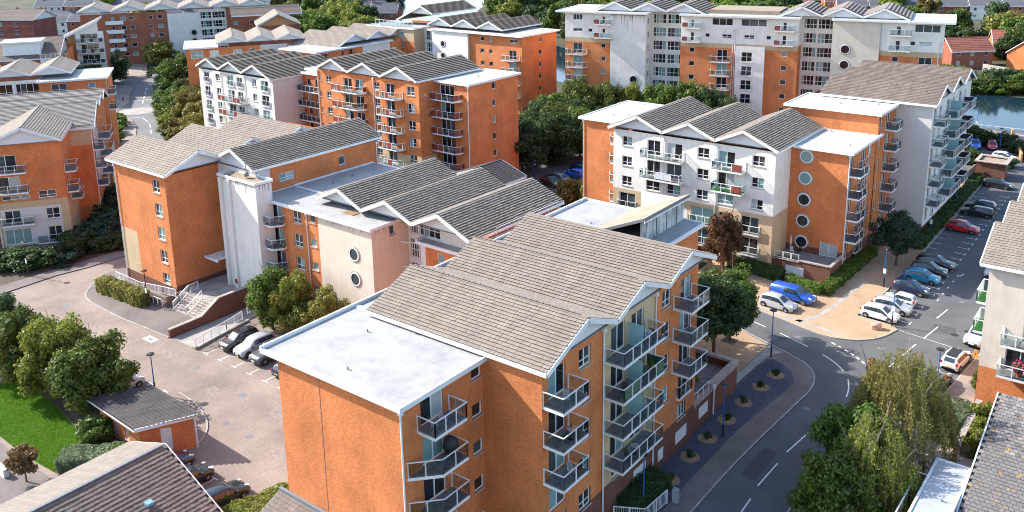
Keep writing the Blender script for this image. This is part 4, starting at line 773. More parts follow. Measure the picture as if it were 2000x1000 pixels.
t3b=bay(-36.9,-31.4,'render_white',rep([(1.2,3.2,14.65,16.5,'j')],6),[],Y0-.5,17.65); wall(b,(-31.4,Y0-.5),(-31.4,Y0),0,17.65,'render_white'); wall(b,(-36.9,Y0),(-36.9,Y0-.5),0,17.65,'render_white')
bay(-25.4,-19.4,'render_white',rep([(.3,2.7,20.9,22.8,'gz'),(2.9,5.8,20.9,22.8,'gz')],8,2.72),[],Y0+4)
t4=bay(-19.4,-11.2,'render_cream',[],[],Y0-.3); wall(b,(-19.4,Y0+4),(-19.4,Y0-.3),0,23,'render_cream')
o5=[(2.6,3.4,20.8,22.4,'s'),(2.6,3.4,18.1,19.8,'s'),(5.0,5.9,19.0,19.8,'s'),(5.6,9.8,21.4,22.8,'t'),(6.5,8.7,18.95,19.8,'w')]+rep([(2.2,3.3,15.9,16.9,'s'),(6.6,8.8,15.0,17.0,'d')],6)
t5=bay(-11.2,-.8,'render_white',o5,tz(10.4)); wall(b,(-.8,Y0),(-.8,Y0+13),0,23,'brick_orange',zones=[(0,13,17,23,'render_white')]); wall(b,(-.8,Y0+13),(-72.6,Y0+13),0,23,'brick_orange',far=True); wall(b,(-72.6,Y0+13),(-72.6,Y0),0,23,'render_white',zones=[(0,13,0,17,'brick_orange')])
stains(b,(-62.5,Y0-.3),(-55,Y0-.3),22.9,30,.5,2.6)
for k in range(3): round_win(b,t2,5.1,9.75-2.72*k,.75); round_win(b,t4,2.4,17.85-2.85*k,.75)
for wl_,s_,n_ in((t1,6.9,1),(t3,.6,1),(t3,18.2,1),(t5,1.6,1)):
    for z in(20.9,18.15): balcony(b,wl_,s_,z,[(0,0),(0,1.3),(3.6,1.3),(3.6,0)],mix=['glass_clear','infill_red','glass_clear','glass_clear'] if wl_ is not t5 else None,infill='glass_clear')
for k in range(5):
    balcony(b,t1,.6,14.5-2.72*k,[(0,0),(0,1.3),(3.8,1.3),(4.4,.5),(4.4,0)],infill='glass_clear'); balcony(b,t3,6.2,14.5-2.72*k,[(0,0),(0,1.3),(3.9,1.3),(3.9,0)],infill='glass_clear'); balcony(b,t5,5.6,14.9-2.72*k,[(0,0),(0,1.2),(4.4,1.2),(4.4,0)],infill='glass_clear')
flat_roof(b,-74.4,Y0-1.0,-54.6,Y0+13.2,23.35,bits=False); flat_roof(b,-48.1,Y0-.8,-25.2,Y0+13.2,23.36,bits=False); flat_roof(b,-19.6,Y0-.9,.9,Y0+13.2,23.35,bits=False); flat_roof(b,-54.59,Y0+3.6,-48.11,Y0+13.2,23.2,bits=False); flat_roof(b,-25.19,Y0+3.6,-19.61,Y0+13.2,23.2,bits=False)
gables(b,'Y',[-62.2,-55.0,-47.8],25.3,3.6,.44,Y0+1.4,Y0+13.5,False,'tile_beige',front='t0',c=.6,h=.22,extL=.6,extR=.6); gables(b,'Y',[-25.2,-18.0,-10.8],25.3,3.6,.44,Y0+1.4,Y0+13.5,False,'tile_beige',front='t0',c=.6,h=.22,extL=.6,extR=.6)
q=MB('membrane_tan'); q.box(-43,Y0+3,23.33,-29.5,Y0+12,24.1); b.part('plant_roof',q)
for x in(-37.6,-37.2,-1.4): downpipe(b,(x,Y0-.1),1,20 if x>-2 else 21)

# patches, covers and tyre marks on the ground
def patch(poly,mat,z,parent): q=MB(mat); q.sheet(poly,z); ob('surface_patch',q.mesh('surface_patch'),parent)
simple('patch_dark',(.07,.072,.076),.92,var=.2,scale=2); simple('patch_pave',(.25,.20,.175),.9,var=.25,scale=2); simple('patch_grey',(.30,.27,.25),.9,var=.25,scale=1.5)
patch([(-24.6,60),(-23.4,60),(-23.3,64.5),(-24.5,64.5)],'patch_dark',.0072,road); patch([(-19,95),(-16.6,95.4),(-17,97.2),(-19.1,96.9)],'patch_dark',.0072,road); patch([(-33,84.6),(-30.6,83.9),(-30.3,84.6),(-32.8,85.3)],'patch_dark',.0072,road)
for p in [(-70.6,42.6),(-80.2,44.3),(-62.4,43.6),(-57.2,39.8),(-93,43.4)]: x,y=p; patch([(x,y),(x+1.7,y-.1),(x+1.8,y+1.0),(x+.1,y+1.1)],'patch_pave',.0092,cy_)
for x,y in [(-75,44.9),(-60.5,40.4),(-88.4,42.5),(-100.5,44.6)]: q=MB('lead'); q.lathe([(.32,.009),(.3,.013)],16,(x,y)); ob('drain_cover',q.mesh('drain_cover'),cy_)
for x,y in [(-21.2,66.0),(-23.9,72.5),(-29.6,85.6),(-18.0,104.5),(-22.0,88.0)]: q=MB('lead'); q.lathe([(.32,.0075),(.3,.0115)],16,(x,y)); ob('drain_cover',q.mesh('drain_cover'),road)
q=MB('lead')
for k in range(5): q.box(-64.3+.14*k,40.2,.009,-64.22+.14*k,40.75,.014)
ob('drain_cover',q.mesh('drain_cover'),cy_)
# ------------------------------------------------------------------ block L and neighbours (left)
b=Bld('apartment_block','orange brick block with white gable end and tan ground floors behind dark shrubs','apartment block','L',-30,142)
lo=[(.7,3.3,10.75,12.9,'d'),(.7,3.4,8.0,9.9,'d'),(.9,4.3,6.65,7.25,'t'),(5.4,7.6,6.55,7.6,'w'),(.9,2.9,3.4,5.15,'d'),(6.0,7.7,3.5,5.05,'w'),(.6,3.9,.3,2.5,'t','pane_curtain'),(6.0,7.7,.4,2.4,'d')]
wl=wall(b,(-30.2,132.3),(-21.3,132.3),0,14.5,'brick_orange',lo,zones=[(0,9,0,6.3,'brick_tan'),(.5,7.9,0,5.4,'render_grey_shade')])
wl2=wall(b,(-21.3,132.3),(-21.3,141),0,14.5,'brick_orange',rep([(1.2,2.6,9.8,11.9,'d'),(5.6,6.4,9.9,11.2,'s')],4),zones=[(0,9,0,5.6,'brick_tan')])
wall(b,(-30.2,141),(-30.2,132.3),0,14.5,'brick_orange')
wall(b,(-21.3,141),(-18.5,141),0,14.4,'brick_orange',zones=[(0,9,11.5,15,'brick_tan')])
wl3=wall(b,(-18.5,141),(-18.5,161),0,14.4,'brick_orange',rep([(.8,2.4,10.7,12.8,'d'),(4.5,5.8,11.3,12.7,'w'),(8,10,10.7,12.8,'d'),(12,13.2,11.3,12.7,'w'),(15.5,17,10.7,12.8,'d')],4),zones=[(0,20,0,2.3,'brick_dark'),(2.9,7,5,15,'render_grey_shade')])
wall(b,(-60,141),(-30.2,141),0,14.4,'brick_orange')
gables(b,'Y',[-25.7],16.7,4.75,.42,131.4,147,True,'tile_beige',front='t0',c=.36,h=.06)
gables(b,'X',[147.0,152.4,157.8],16.75,2.7,.42,-55,-17.9,False,'tile_grey',extL=3.6,extR=2.5,front='t1',c=.34)
for z in(10.7,7.95): balcony(b,wl,-1.5,z,[(0,0),(0,1.4),(6.0,1.4),(6.0,0)])
balcony(b,wl,.6,3.35,[(0,0),(0,1.0),(4.0,1.0),(4.0,0)]); balcony(b,wl,4.6,.3,[(0,0),(0,.5),(4.0,.5),(4.0,0)])
for k,z in enumerate((9.8,6.9,5.2)): balcony(b,wl2,.7 if k<2 else 3.2,z,[(0,0),(0,1.4),(2.6,1.4),(2.6,0)])
for k in range(3): balcony(b,wl3,.3,10.6-F*k,[(0,0),(0,1.5),(2.6,1.5),(2.6,0)]); balcony(b,wl3,7.4,10.6-F*k,[(0,0),(0,1.7),(4.8,1.7),(4.8,0)],mix=['glass_rail','glass_clear'])
downpipe(b,(-18.42,141.1),.1,14.2); downpipe(b,(-30.0,132.2),.1,6)
b=Bld('apartment_block','brick block with two pale gables and bright flat roof beyond the near left block','apartment block','L',-30,186)
wmm=wall(b,(-31,179.5),(-19.9,179.5),0,15.0,'brick_orange',[(2.0,4.6,12.9,14.6,'w'),(8.2,9.4,13.4,14.4,'s','pane_blue')],far=True)
wmr=wall(b,(-19.9,179.5),(-19.9,191),0,15.0,'brick_orange',rep([(1,3,12,14.3,'d')],5),far=True)
wall(b,(-50,181),(-31,181),0,15.4,'render_white',[(10.5,14.5,12.2,14.8,'gz'),(15,18.9,12.2,14.8,'gz')],far=True)
flat_roof(b,-31.3,179.1,-19.4,191.5,15.25,bits=False); gables(b,'Y',[-42.6,-35.9,-29.2],17.6,3.35,.42,182.3,195,False,'tile_beige',front='t0',c=.36,h=.06)
for z in(12,9.2): balcony(b,wmr,.5,z,[(0,0),(0,1.4),(3,1.4),(3,0)])
b=Bld('apartment_block','brown roofed brick range with white glazed dormer and roof terrace','apartment block','L',-45,250)
wall(b,(-64,240),(-36,240),0,11.2,'brick_red',[(8+4*k,10.4+4*k,9.4,10.8,'w') for k in range(5)],far=True); wall(b,(-36,240),(-36,258),0,11.2,'brick_red',far=True)
gables(b,'X',[252],15.2,12.4,.3,-66,-36,False,'tile_brown',front='t1',c=.5)
q=MB('white_trim'); q.box(-48.4,242,12.0,-40.3,249,15.1); b.part('dormer',q); wall(b,(-47.6,241.95),(-41,241.95),12.6,14.7,'white_trim',[(0.1,6.5,12.8,14.5,'gz','pane_blind')],name='dormer_wall',far=True); flat_roof(b,-48.9,241.4,-39.9,249.4,15.4,bits=False)
wk2=wall(b,(-40,238.5),(-34.2,238.5),0,11.5,'render_white',rep([(.8,4.8,9,10.8,'t')],4),far=True); balcony(b,wk2,0,11.6,[(0,0),(0,.3),(5.8,.3),(5.8,0)],infill='glass_clear'); balcony(b,wk2,0,8.4,[(0,0),(0,1.3),(5.8,1.3),(5.8,0)],infill='glass_clear')
wall(b,(-34.2,238.5),(-34.2,250),0,13,'brick_orange',far=True)
b=Bld('apartment_tower','white balconied bay under a sharply rising white edged roof','apartment block','L',-33,262)
wk3=wall(b,(-34.2,256),(-27.4,256),0,15.5,'render_white',rep([(1.2,5.4,13.0,15,'t')],5),far=True); wall(b,(-40.5,257),(-34.2,257),0,12.5,'brick_orange',far=True); wall(b,(-27.4,256),(-27.4,268),0,14,'brick_red',far=True)
for k in range(5): balcony(b,wk3,.2,12.9-2.72*k,[(0,0),(0,1.3),(6.4,1.3),(6.4,0)],mix=['infill_dark','glass_clear'])
q=MB(['white_trim','tile_brown']); v=[(-41.5,255.4,12.3),(-28.5,255.4,18.4),(-28.5,268,18.4),(-41.5,268,12.3)]; i=len(q.v); q.v+=v+[(p[0],p[1],p[2]-.5) for p in v]
for f_,mi_ in(((0,1,2,3),1),((7,6,5,4),0),((0,4,5,1),0),((1,5,6,2),0),((2,6,7,3),0),((3,7,4,0),0)): q.f.append(tuple(i+a_ for a_ in f_)); q.mi.append(mi_); q.uv.append(None)
b.part('rising_roof',q)
q=MB('brick_orange'); q.face([(-40.5,257,12.3),(-34.2,257,12.3),(-34.2,257,15.3)]); b.part('gable_wall',q)
q=MB('render_white'); q.face([(-34.2,256.02,15.5),(-28.6,256.02,15.5),(-28.6,256.02,17.8)]); b.part('gable_wall',q)
b=Bld('apartment_block','long dark brick range with a tall white panel and glazed strip at the road end','apartment block','L',-12,306)
jo=[]
for k in range(5):
    for s_,w__ in((3,1.6),(8.5,.9),(11.2,1.5),(13.6,1.6),(19.3,1),(21.7,1.6)): jo.append((s_,s_+w__,13.6-2.72*k,14.8-2.72*k,'s'))
wj=wall(b,(-38,300),(-13.4,300),0,15.8,'brick_red',jo,far=True); wall(b,(-13.4,299.6),(-4.0,299.6),0,15.0,'render_white'); wj3=wall(b,(-4,300.5),(4,300.5),0,15.8,'render_white',rep([(.3,3.6,13,15,'gz'),(3.9,7.7,13,15,'gz')],6),far=True)
wall(b,(4,300),(14,300),0,15.8,'brick_red',rep([(2,3.4,13.2,14.4,'s'),(7,8.6,13.2,14.4,'s')],5),far=True); wall(b,(14,300),(14,315),0,15.8,'brick_red',far=True)
q=MB('white_trim')
wj2=(Vector((-13.4,299.6)),Vector((1,0)),Vector((0,-1)),0)
for z in(8.9,6.3): round_win(b,wj2,7.4,z,.8)
gables(b,'Y',[-34,-24.5,-15,-5.5,4,12],18.6,4.7,.4,299,316,False,'tile_beige',front='t0',c=.45)
for k in range(4): q=MB('white_trim'); q.box(-31,298.6,12.6-2.72*k,-26,300,12.8-2.72*k); q.box(-31,298.6,12.8-2.72*k,-26,298.7,13.7-2.72*k); b.part('balcony',q)
b=Bld('apartment_block','terrace of pale twin peaked gables with bright flat roof end beyond the white block','apartment block','L',8,218)
wall(b,(-6.4,212.3),(20,212.3),0,15.2,'brick_orange',[(1,3.6,13,14.7,'w'),(5,7,12.7,14.6,'d'),(10,12,13.2,14.5,'w','pane_curtain'),(13.6,14.8,13.6,14.6,'s'),(22.5,23.8,13.6,14.6,'s')],zones=[(16,22,0,16,'render_grey_shade')],far=True); wall(b,(-6.4,228),(-6.4,212.3),0,15.2,'brick_orange'); wall(b,(20,212.3),(20,228),0,15.2,'brick_orange')
flat_roof(b,-6.9,211.9,.5,226,15.4,bits=False); gables(b,'Y',[3.7,10.0,16.3],17.7,3.15,.42,211.6,228,False,'tile_beige',front='t0',c=.4,extR=.6,extL=.4)
b=Bld('apartment_block','brick block with broad white edged gable and brown stepped roofs near the riverside trees','apartment block','L',18,268)
wall(b,(12,261.5),(23,261.5),0,14,'brick_red',far=True); wall(b,(23,261.5),(23,274),0,14,'brick_red',[(2,6,11.5,13.5,'gz')],far=True); gables(b,'Y',[17.3],17.3,6,.5,260.5,275,False,'tile_beige',front='t0',c=.45,panel=False); q=MB('brick_orange'); q.face([(12,261.4,14),(23,261.4,14),(17.4,261.4,16.9)]); b.part('gable_wall',q)
gables(b,'X',[278,284],17.6,4.2,.4,5,25,False,'tile_brown',front='t1',c=.45)
b=Bld('apartment_block','dark maroon brick block with banded courses and small paired windows','apartment block',R(29),-222,280)
wall(b,(-246,276),(-205,276),0,11.5,'brick_maroon',[(3.5+6*k+j,5.3+6*k+j,1.2+2.7*r_,2.5+2.7*r_,'w') for k in range(6) for r_ in range(4) for j in(0,)],zones=[(0,60,9.2,9.6,'brick_red'),(0,60,6.5,6.9,'brick_red')],far=True); wall(b,(-205,276),(-205,288),0,11.5,'brick_maroon',far=True)
gables(b,'X',[282],14.4,6.6,.42,-247,-204.3,False,'tile_brown',front='t1',c=.5)
b=Bld('apartment_block','pale concrete stair tower rising beside the long brick range','tower','A',-250,185)
wall(b,(-253,180),(-246,180),0,21,'render_cream',[(1+2*k,2+2*k,3+3*r_,4.6+3*r_,'s') for k in range(3) for r_ in range(5)],far=True); wall(b,(-246,180),(-246,188),0,21,'render_grey_shade',far=True); flat_roof(b,-253.3,179.6,-245.6,188.4,21.3,bits=False)
# ------------------------------------------------------------------ right hand near block N
b=Bld('apartment_block','cream rendered block over an orange brick base with beige stepped roof at the road edge','apartment block','A',-5,95)
wn=wall(b,(-12.1,81),(4,81),0,13.6,'render_cream',[(1.9,4.2,4.5,6.6,'d'),(3.0,5.0,10,12,'d'),(3.0,5.0,7.3,9.3,'d')],zones=[(0,17,0,4.25,'brick_orange')])
wn2=wall(b,(-12.1,103),(-12.1,81),0,13.6,'render_cream',rep([(19,21.6,10.1,12.2,'d'),(13,14.6,10.6,12.1,'w'),(7,9,10.1,12.2,'d')],4),zones=[(0,30,0,2.2,'brick_orange')])
gables(b,'X',[85.35,92.6,99.85],15.95,3.62,.45,-12.75,4,True,'tile_beige',extL=1.25,front='t0',c=.32)
for z in(10.0,7.28): balcony(b,wn2,18.9,z,[(0,0),(0,.8),(2.9,.8),(2.9,0)],infill='glass_clear',deck='turf_fake')
for z in(7.3,4.5): balcony(b,wn,1.6,z,[(0,0),(0,1.5),(4.5,1.5),(4.5,0)],infill='glass_clear')
# slate roofed house bottom right
def tile_mesh(w,c,seed,h=.05):
    rr_=random.Random(seed); mb=MB('tile_slate'); e=rr_.uniform(-.02,.02); h0=h*rr_.uniform(.7,1.3)
    mb.v+=[(.012,e-.02,h*.4),(w-.012,e-.02,h*.4),(.012,e-.02,h0+.02),(w-.012,e-.02,h0+.02),(.012,c+.05,.012),(w-.012,c+.05,.012)]
    for q_ in((0,1,3,2),(2,3,5,4),(0,2,4),(1,5,3)): mb.f.append(q_); mb.mi.append(0); mb.uv.append(None)
    return mb.mesh('tile')
def tiled(b,roof,A,B_,P,mat,c,tw,key,limit=300,start=None):
    A,B_,P=Vector(A),Vector(B_),Vector(P); x=(B_-A); L=x.length; x/=L; y=P-A; y-=x*y.dot(x); Lv=y.length; y/=Lv; z=x.cross(y)
    if z.z<0: A,B_=B_,A; x=-x; z=x.cross(y)
    n=int(round(Lv/c)); cc=Lv/n; m_=int(round(L/tw)); ww=L/m_; cand=[]
    for k in range(n):
        for j in range(m_):
            off=ww*.5 if k%2 else 0; p=A+y*(k*cc)+x*(j*ww+off)
            if j==m_-1 and off: continue
            cand.append((( p-Vector(start)).length if start else 0,p))
    cand.sort(key=lambda t:t[0]); meshes=[cached((key,i),lambda:tile_mesh(ww,cc,i)) for i in range(7)]
    R4=Matrix((x,y,z)).transposed().to_4x4(); rest=MB(mat)
    for i,(dd,p) in enumerate(cand):
        mm=R4.copy(); mm.translation=p+z*.015
        if i<limit: o=ob('tile',meshes[(i*5+i//3)%7],roof,mat=mat); o.matrix_local=mm
        else:
            v=len(rest.v); src=meshes[(i*5+i//3)%7]
            for q_ in src.vertices: rest.v.append(tuple(mm@q_.co))
            for f_ in src.polygons: rest.f.append(tuple(v+a_ for a_ in f_.vertices)); rest.mi.append(0); rest.uv.append(None)
    if rest.f: ob('tiles',rest.mesh('tiles'),roof,kind='stuff')
b=Bld('slate_roofed_house','low house with lichen spotted grey slate roof below the cream block','house','A',-3,60)
pts=[(-9.05,49,.9),(3.5,49,.9),(3.5,71.4,7.0),(-9.05,71.4,7.0)]
q=MB('felt_shade'); i=len(q.v); q.v+=pts+[(p[0],p[1],p[2]-.2) for p in pts]
for f_ in((0,1,2,3),(7,6,5,4),(0,4,5,1),(1,5,6,2),(2,6,7,3),(3,7,4,0)): q.f.append(tuple(i+a_ for a_ in f_)); q.mi.append(0); q.uv.append(None)
rf=b.part('roof_slope',q); tiled(b,rf,pts[0],pts[1],pts[3],'tile_slate',.33,.36,'qs',300,start=(-7,62,4.3))
q=MB('white_trim'); q.bar((-9.12,49,.85),(-9.12,71.4,6.95),.1,.28); b.part('verge_board',q)
wall(b,(-8.7,72.8),(-8.7,49),0,.9,'brick_orange'); wall(b,(-8.7,71.2),(3.5,71.2),0,6.8,'brick_orange'); 
q=MB('brick_orange'); q.face([(-8.7,49,.7),(-8.7,71.2,.7),(-8.7,71.2,6.75)],0,[(0,0),(22,0),(22,6)]); b.part('gable_wall',q)
flat_roof(b,-11.6,50,-9.2,64.4,4.2,mat='membrane_grey'); wall(b,(-11.4,64.2),(-11.4,50),0,4.0,'brick_orange'); wall(b,(-9.2,64.2),(-11.4,64.2),0,4.0,'brick_orange')
q=MB('infill_green'); q.box(-12.3,52,3.0,-12.24,62,4.0); b.part('screen_panel',q)
q=MB('rail_white'); q.bar((-12.27,52,4.05),(-12.27,62,4.05),.08,.08)
for k in range(9): q.box(-12.31,52+k*1.2,2.2,-12.23,52.08+k*1.2,4.0)
q.bar((-12.27,62,4.05),(-11.5,62,4.05),.08,.08)
b.part('railing',q)
# tiled roof bottom left
b=Bld('tiled_roof_house','low building with pale sunlit slope and brown interlocking tiles beside the black cars','house','A',-58,20)
rp_=(-57.8,5.0)
for sgn,wd__,kk in((-1,5.2,.34),(1,9.5,.45)):
    x1=-57.8+sgn*wd__; z1=5-kk*wd__; pts=[(-57.8,8,5.0),(-57.8,31.3,5.0),(x1,31.3,z1),(x1,8,z1)]
    q=MB('felt_shade'); i=len(q.v); q.v+=pts+[(p[0],p[1],p[2]-.15) for p in pts]
    for f_ in((0,1,2,3),(7,6,5,4),(0,4,5,1),(1,5,6,2),(2,6,7,3),(3,7,4,0)): q.f.append(tuple(i+a_ for a_ in f_)); q.mi.append(0); q.uv.append(None)
    rf=b.part('roof_slope',q)
    if sgn>0: tiled(b,rf,pts[3],pts[2],pts[0],'tile_brown',.36,.34,'os',300,start=(-54,27,3.5))
    else: slope_tiles(b,rf,pts[3],pts[2],pts[0],'tile_beige',True,c=.36)  # sun facing slope given paler tiles: sunlight put into the colour
    q=MB('white_trim'); q.bar((-57.8,31.36,4.92),(x1,31.36,z1-.08),.1,.2); b.part('verge_board',q)
q=MB('lead')
for k in range(46): q.bar((-57.8,8+.5*k,5.06),(-57.8,8.47+.5*k,5.08),.26,.1)
b.part('ridge_tiles',q)
q=MB('pane_blue'); q.box(-54.4,27.4,3.55,-53.9,27.9,3.75); b.part('roof_vent',q)
wall(b,(-62.6,30.9),(-49,30.9),0,1.6,'brick_orange'); q=MB('brick_orange'); q.face([(-62.6,30.92,1.6),(-49,30.92,1.2),(-57.8,30.92,4.8)]); b.part('gable_wall',q)
# shed
b=Bld('brick_shed','small orange brick shed with dark sloping roof beside the round courtyard kerb','shed','A',-67.5,35)
wq=wall(b,(-72.2,33.6),(-65.5,33.4),0,2.65,'brick_orange',[(2.2,2.9,.6,2.0,'s','pane_blind'),(4.1,4.8,.6,2.0,'s','pane_blind')])
wall(b,(-65.5,33.4),(-62.8,36.7),0,2.72,'brick_orange',[(1.6,2.5,.1,2.2,'x')]); wall(b,(-62.8,36.7),(-69.4,36.9),0,3.1,'brick_orange'); wall(b,(-69.4,36.9),(-72.2,33.6),0,2.65,'brick_orange')
d_=Vector((2.7,3.3)).normalized(); p_=Vector((-65.5,33.4))+d_*1.6
q=MB('white_trim'); q.box(0,.06,.1,.9,.12,2.2); b.put('door',q.mesh('door'),p_,0,math.atan2(d_.y,d_.x))
pts=[(-73.2,33.15,2.75),(-65.15,32.85,2.75),(-62.1,36.75,3.35),(-69.5,37.15,3.35)]
q=MB(['felt_shade','white_trim']); q.v+=pts+[(p[0],p[1],p[2]-.16) for p in pts]
for f_ in((0,1,2,3),(7,6,5,4),(0,4,5,1),(1,5,6,2),(2,6,7,3),(3,7,4,0)): q.f.append(f_); q.mi.append(0); q.uv.append(None)
rf=b.part('roof_slope',q); slope_tiles(b,rf,pts[0],pts[1],pts[3],'tile_dark_shade',True,c=.3)
q=MB('white_trim'); q.bar((pts[1][0]+.05,pts[1][1],pts[1][2]-.1),(pts[2][0]+.05,pts[2][1],pts[2][2]-.1),.08,.3); q.bar((pts[0][0],pts[0][1]-.06,pts[0][2]-.18),(pts[1][0],pts[1][1]-.06,pts[1][2]-.18),.08,.1); b.part('eave_board',q)
downpipe(b,(-62.6,36.75),.1,3.1)
# ------------------------------------------------------------------ entrance terrace, steps, ramp
q=MB('concrete'); q.prism([(-90.5,53.0),(-88.9,53.1),(-84.0,53.2),(-83.3,53.1),(-83.0,59.5),(-90.4,59.5)],.1,1.42); struct('entrance_terrace',q)
stp=ob('entrance_steps',None,loc=(-86,52,.1),label='flight of pale concrete steps up to the entrance terrace',cat='steps')
for k in range(7): q=MB('coping'); q.box(-2.7,-.9+.3*k,.188*k,2.6,-.6+.3*k+.03,.188*(k+1)); ob('step',q.mesh('step'),stp)
rw_=ob('retaining_wall',None,loc=(-83.1,47,0),label='dark red brick retaining wall with sloping coping beside the entrance steps',cat='wall')
prof=[(0,.95),(3.9,1.0),(6.2,2.35),(12.3,2.35)]
q=MB('brick_dark'); c_=MB('coping')
for (y0,z0),(y1,z1) in zip(prof[:-1],prof[1:]):
    for x,fl in((-.17,1),(.17,0)):
        f_=[(x,y0,0),(x,y1,0),(x,y1,z1),(x,y0,z0)]; q.face(f_[::-1] if fl else f_,0,[(y0,0),(y1,0),(y1,z1),(y0,z0)] if not fl else [(y0,z0),(y1,z1),(y1,0),(y0,0)])
    c_.bar((0,y0,z0+.04),(0,y1,z1+.04),.44,.1)
q.face([(-.17,0,0),(.17,0,0),(.17,0,.95),(-.17,0,.95)],0,[(0,0),(.34,0),(.34,.9),(0,.9)]); ob('brickwork',q.mesh('brickwork'),rw_); ob('coping',c_.mesh('coping'),rw_)
q=MB('concrete'); q.prism([(-82.8,47.1),(-78.6,47.1),(-79.6,52.5),(-80.3,58),(-82.8,58)],0,.06); struct('ramp',q)
def railing(name,label,pts,h=1.0,step=.9,bars=False,mid=True):
    e=ob(name,None,loc=(pts[0][0],pts[0][1],pts[0][2]),label=label,cat='railing'); o0=Vector(pts[0]); r_=MB('rail_white'); p_=MB('rail_white')
    for a_,c in zip(pts[:-1],pts[1:]):
        a_,c=Vector(a_)-o0,Vector(c)-o0; L=(c-a_).length; n_=max(1,int(L/step))
        r_.bar(a_+Vector((0,0,h)),c+Vector((0,0,h)),.06,.06)
        if mid: r_.bar(a_+Vector((0,0,h*.15)),c+Vector((0,0,h*.15)),.04,.04)
        for k in range(n_+1): p=a_+(c-a_)*(k/n_); p_.box(p.x-.03,p.y-.03,p.z,p.x+.03,p.y+.03,p.z+h)
        if bars:
            m_=int(L/.16)
            for k in range(m_): p=a_+(c-a_)*((k+.5)/m_); p_.box(p.x-.012,p.y-.012,p.z+.12,p.x+.012,p.y+.012,p.z+h-.03)
    ob('rail',r_.mesh('rail'),e); ob('posts',p_.mesh('posts'),e)
railing('handrail','white metal handrail along the ramp in front of the brick block',[(-103,52.2,.15),(-97,51.9,.3),(-91.5,51.6,1.2),(-89.0,51.7,1.42)],bars=True)
railing('handrail','lower white handrail on the brick ramp wall by the hedge',[(-101,50.9,.1),(-95,50.7,.2),(-90.2,50.6,.4)],h=.9,mid=False)
railing('handrail','white stair rail on the terrace side of the steps',[(-88.8,51.1,.15),(-88.8,53.2,1.42),(-89.0,54.6,1.42)],bars=True)
railing('handrail','white stair rail standing in the middle of the steps',[(-86.2,51.1,.15),(-86.2,53.2,1.42)],step=1.0)
railing('handrail','white railing on the low kerb between the ramp and parked cars',[(-78.5,47.1,.2),(-79.4,51.5,.25),(-80.0,54,.3)],h=1.0,bars=True)
railing('handrail','short white railing by the trees above the car bays',[(-79.6,54.4,.9),(-79.2,57.4,1.0)],h=.8,bars=True)
q=MB('brick_dark'); q.box(-101,51.0,0,-90.3,51.25,.75); q.box(-90.6,51.25,0,-90.3,52.9,1.3); ob('ramp_wall',q.mesh('ramp_wall'),label='low brick wall edging the ramp below the orange gable wall',cat='wall')
q=MB('concrete'); q.box(-79.0,47.0,0,-78.4,47.3,.3); q.bar((-78.5,47.1,.1),(-79.7,54.5,.1),.3,.25); ob('kerb_wall',q.mesh('kerb_wall'),label='low concrete kerb wall under the white ramp railing',cat='wall')
railing('picket_fence','white picket fence at the foot of the near block beside the hedge',[(-29.6,49.2,.1),(-27.6,50.3,.1),(-27.4,53.2,.1)],h=1.2,step=1.0,bars=True)
# ------------------------------------------------------------------ vegetation
def crown_mesh(seed,nc,nl,ls,sx=1,sz=1,low=-.75,tight=.26):
    rr_=random.Random(seed); mb=MB('leaf_green'); V=mb.v; Fa=mb.f
    for c in range(nc):
        while True:
            u=Vector((rr_.uniform(-1,1),rr_.uniform(-1,1),rr_.uniform(-1,1)))
            if .2<u.length<=1: break
        u=u.normalized()*(.42+.5*rr_.random()) if rr_.random()<.85 else u*.5
        if u.z<low: u.z=low
        wob=1+.16*math.sin(3*math.atan2(u.y,u.x)+seed)+.10*math.sin(5*math.atan2(u.y,u.x)+2*seed)
        cc=Vector((u.x*sx*wob,u.y*sx*wob,u.z*sz)); cr=tight*(.75+.5*rr_.random())
        for k in range(nl):
            d=Vector((rr_.gauss(0,1),rr_.gauss(0,1),rr_.gauss(0,1))).normalized(); p=cc+d*cr*(.55+.5*rr_.random())*Vector((1,1,.9)).length/1.7
            n_=(d+Vector((rr_.gauss(0,.5),rr_.gauss(0,.5),rr_.gauss(0,.5)+.25))).normalized(); t=n_.orthogonal().normalized(); t=Matrix.Rotation(rr_.uniform(0,6.28),3,n_)@t; s_=ls*(.6+.7*rr_.random()); bt=n_.cross(t)
            i=len(V); V+=[tuple(p-t*s_),tuple(p+bt*s_*.62),tuple(p+t*s_),tuple(p-bt*s_*.62)]; Fa.append((i,i+1,i+2,i+3)); mb.mi.append(0); mb.uv.append(None)
    return mb.mesh('crown')
def trunk_mesh(seed,h,r,limbs=7,mat='bark'):
    rr_=random.Random(seed); mb=MB(mat); lean=(rr_.uniform(-.04,.04)*h,rr_.uniform(-.04,.04)*h)
    mb.tube([(0,0,-.1),(lean[0]*.3,lean[1]*.3,h*.35),(lean[0],lean[1],h*.8)],[r,r*.75,r*.35],7)
    for k in range(limbs):
        t=.35+.5*k/limbs; a_=k*2.4+rr_.random(); p=Vector((lean[0]*t,lean[1]*t,h*t)); L=h*(.42-.2*t)
        mb.tube([p,p+Vector((math.cos(a_)*L*.5,math.sin(a_)*L*.5,L*.45)),p+Vector((math.cos(a_)*L*.85,math.sin(a_)*L*.85,L*1.1))],[r*.4,r*.25,r*.08],5)
    return mb.mesh('trunk')
CR={}
for s_ in range(4): CR['n%d'%s_]=crown_mesh(s_+1,84,230,.045,tight=.25)
for s_ in range(3): CR['m%d'%s_]=crown_mesh(s_+11,56,110,.075)
for s_ in range(4): CR['f%d'%s_]=crown_mesh(s_+21,40,60,.12,tight=.3)
CR['conifer']=crown_mesh(41,50,80,.07,sx=.5,sz=1.2,tight=.2)
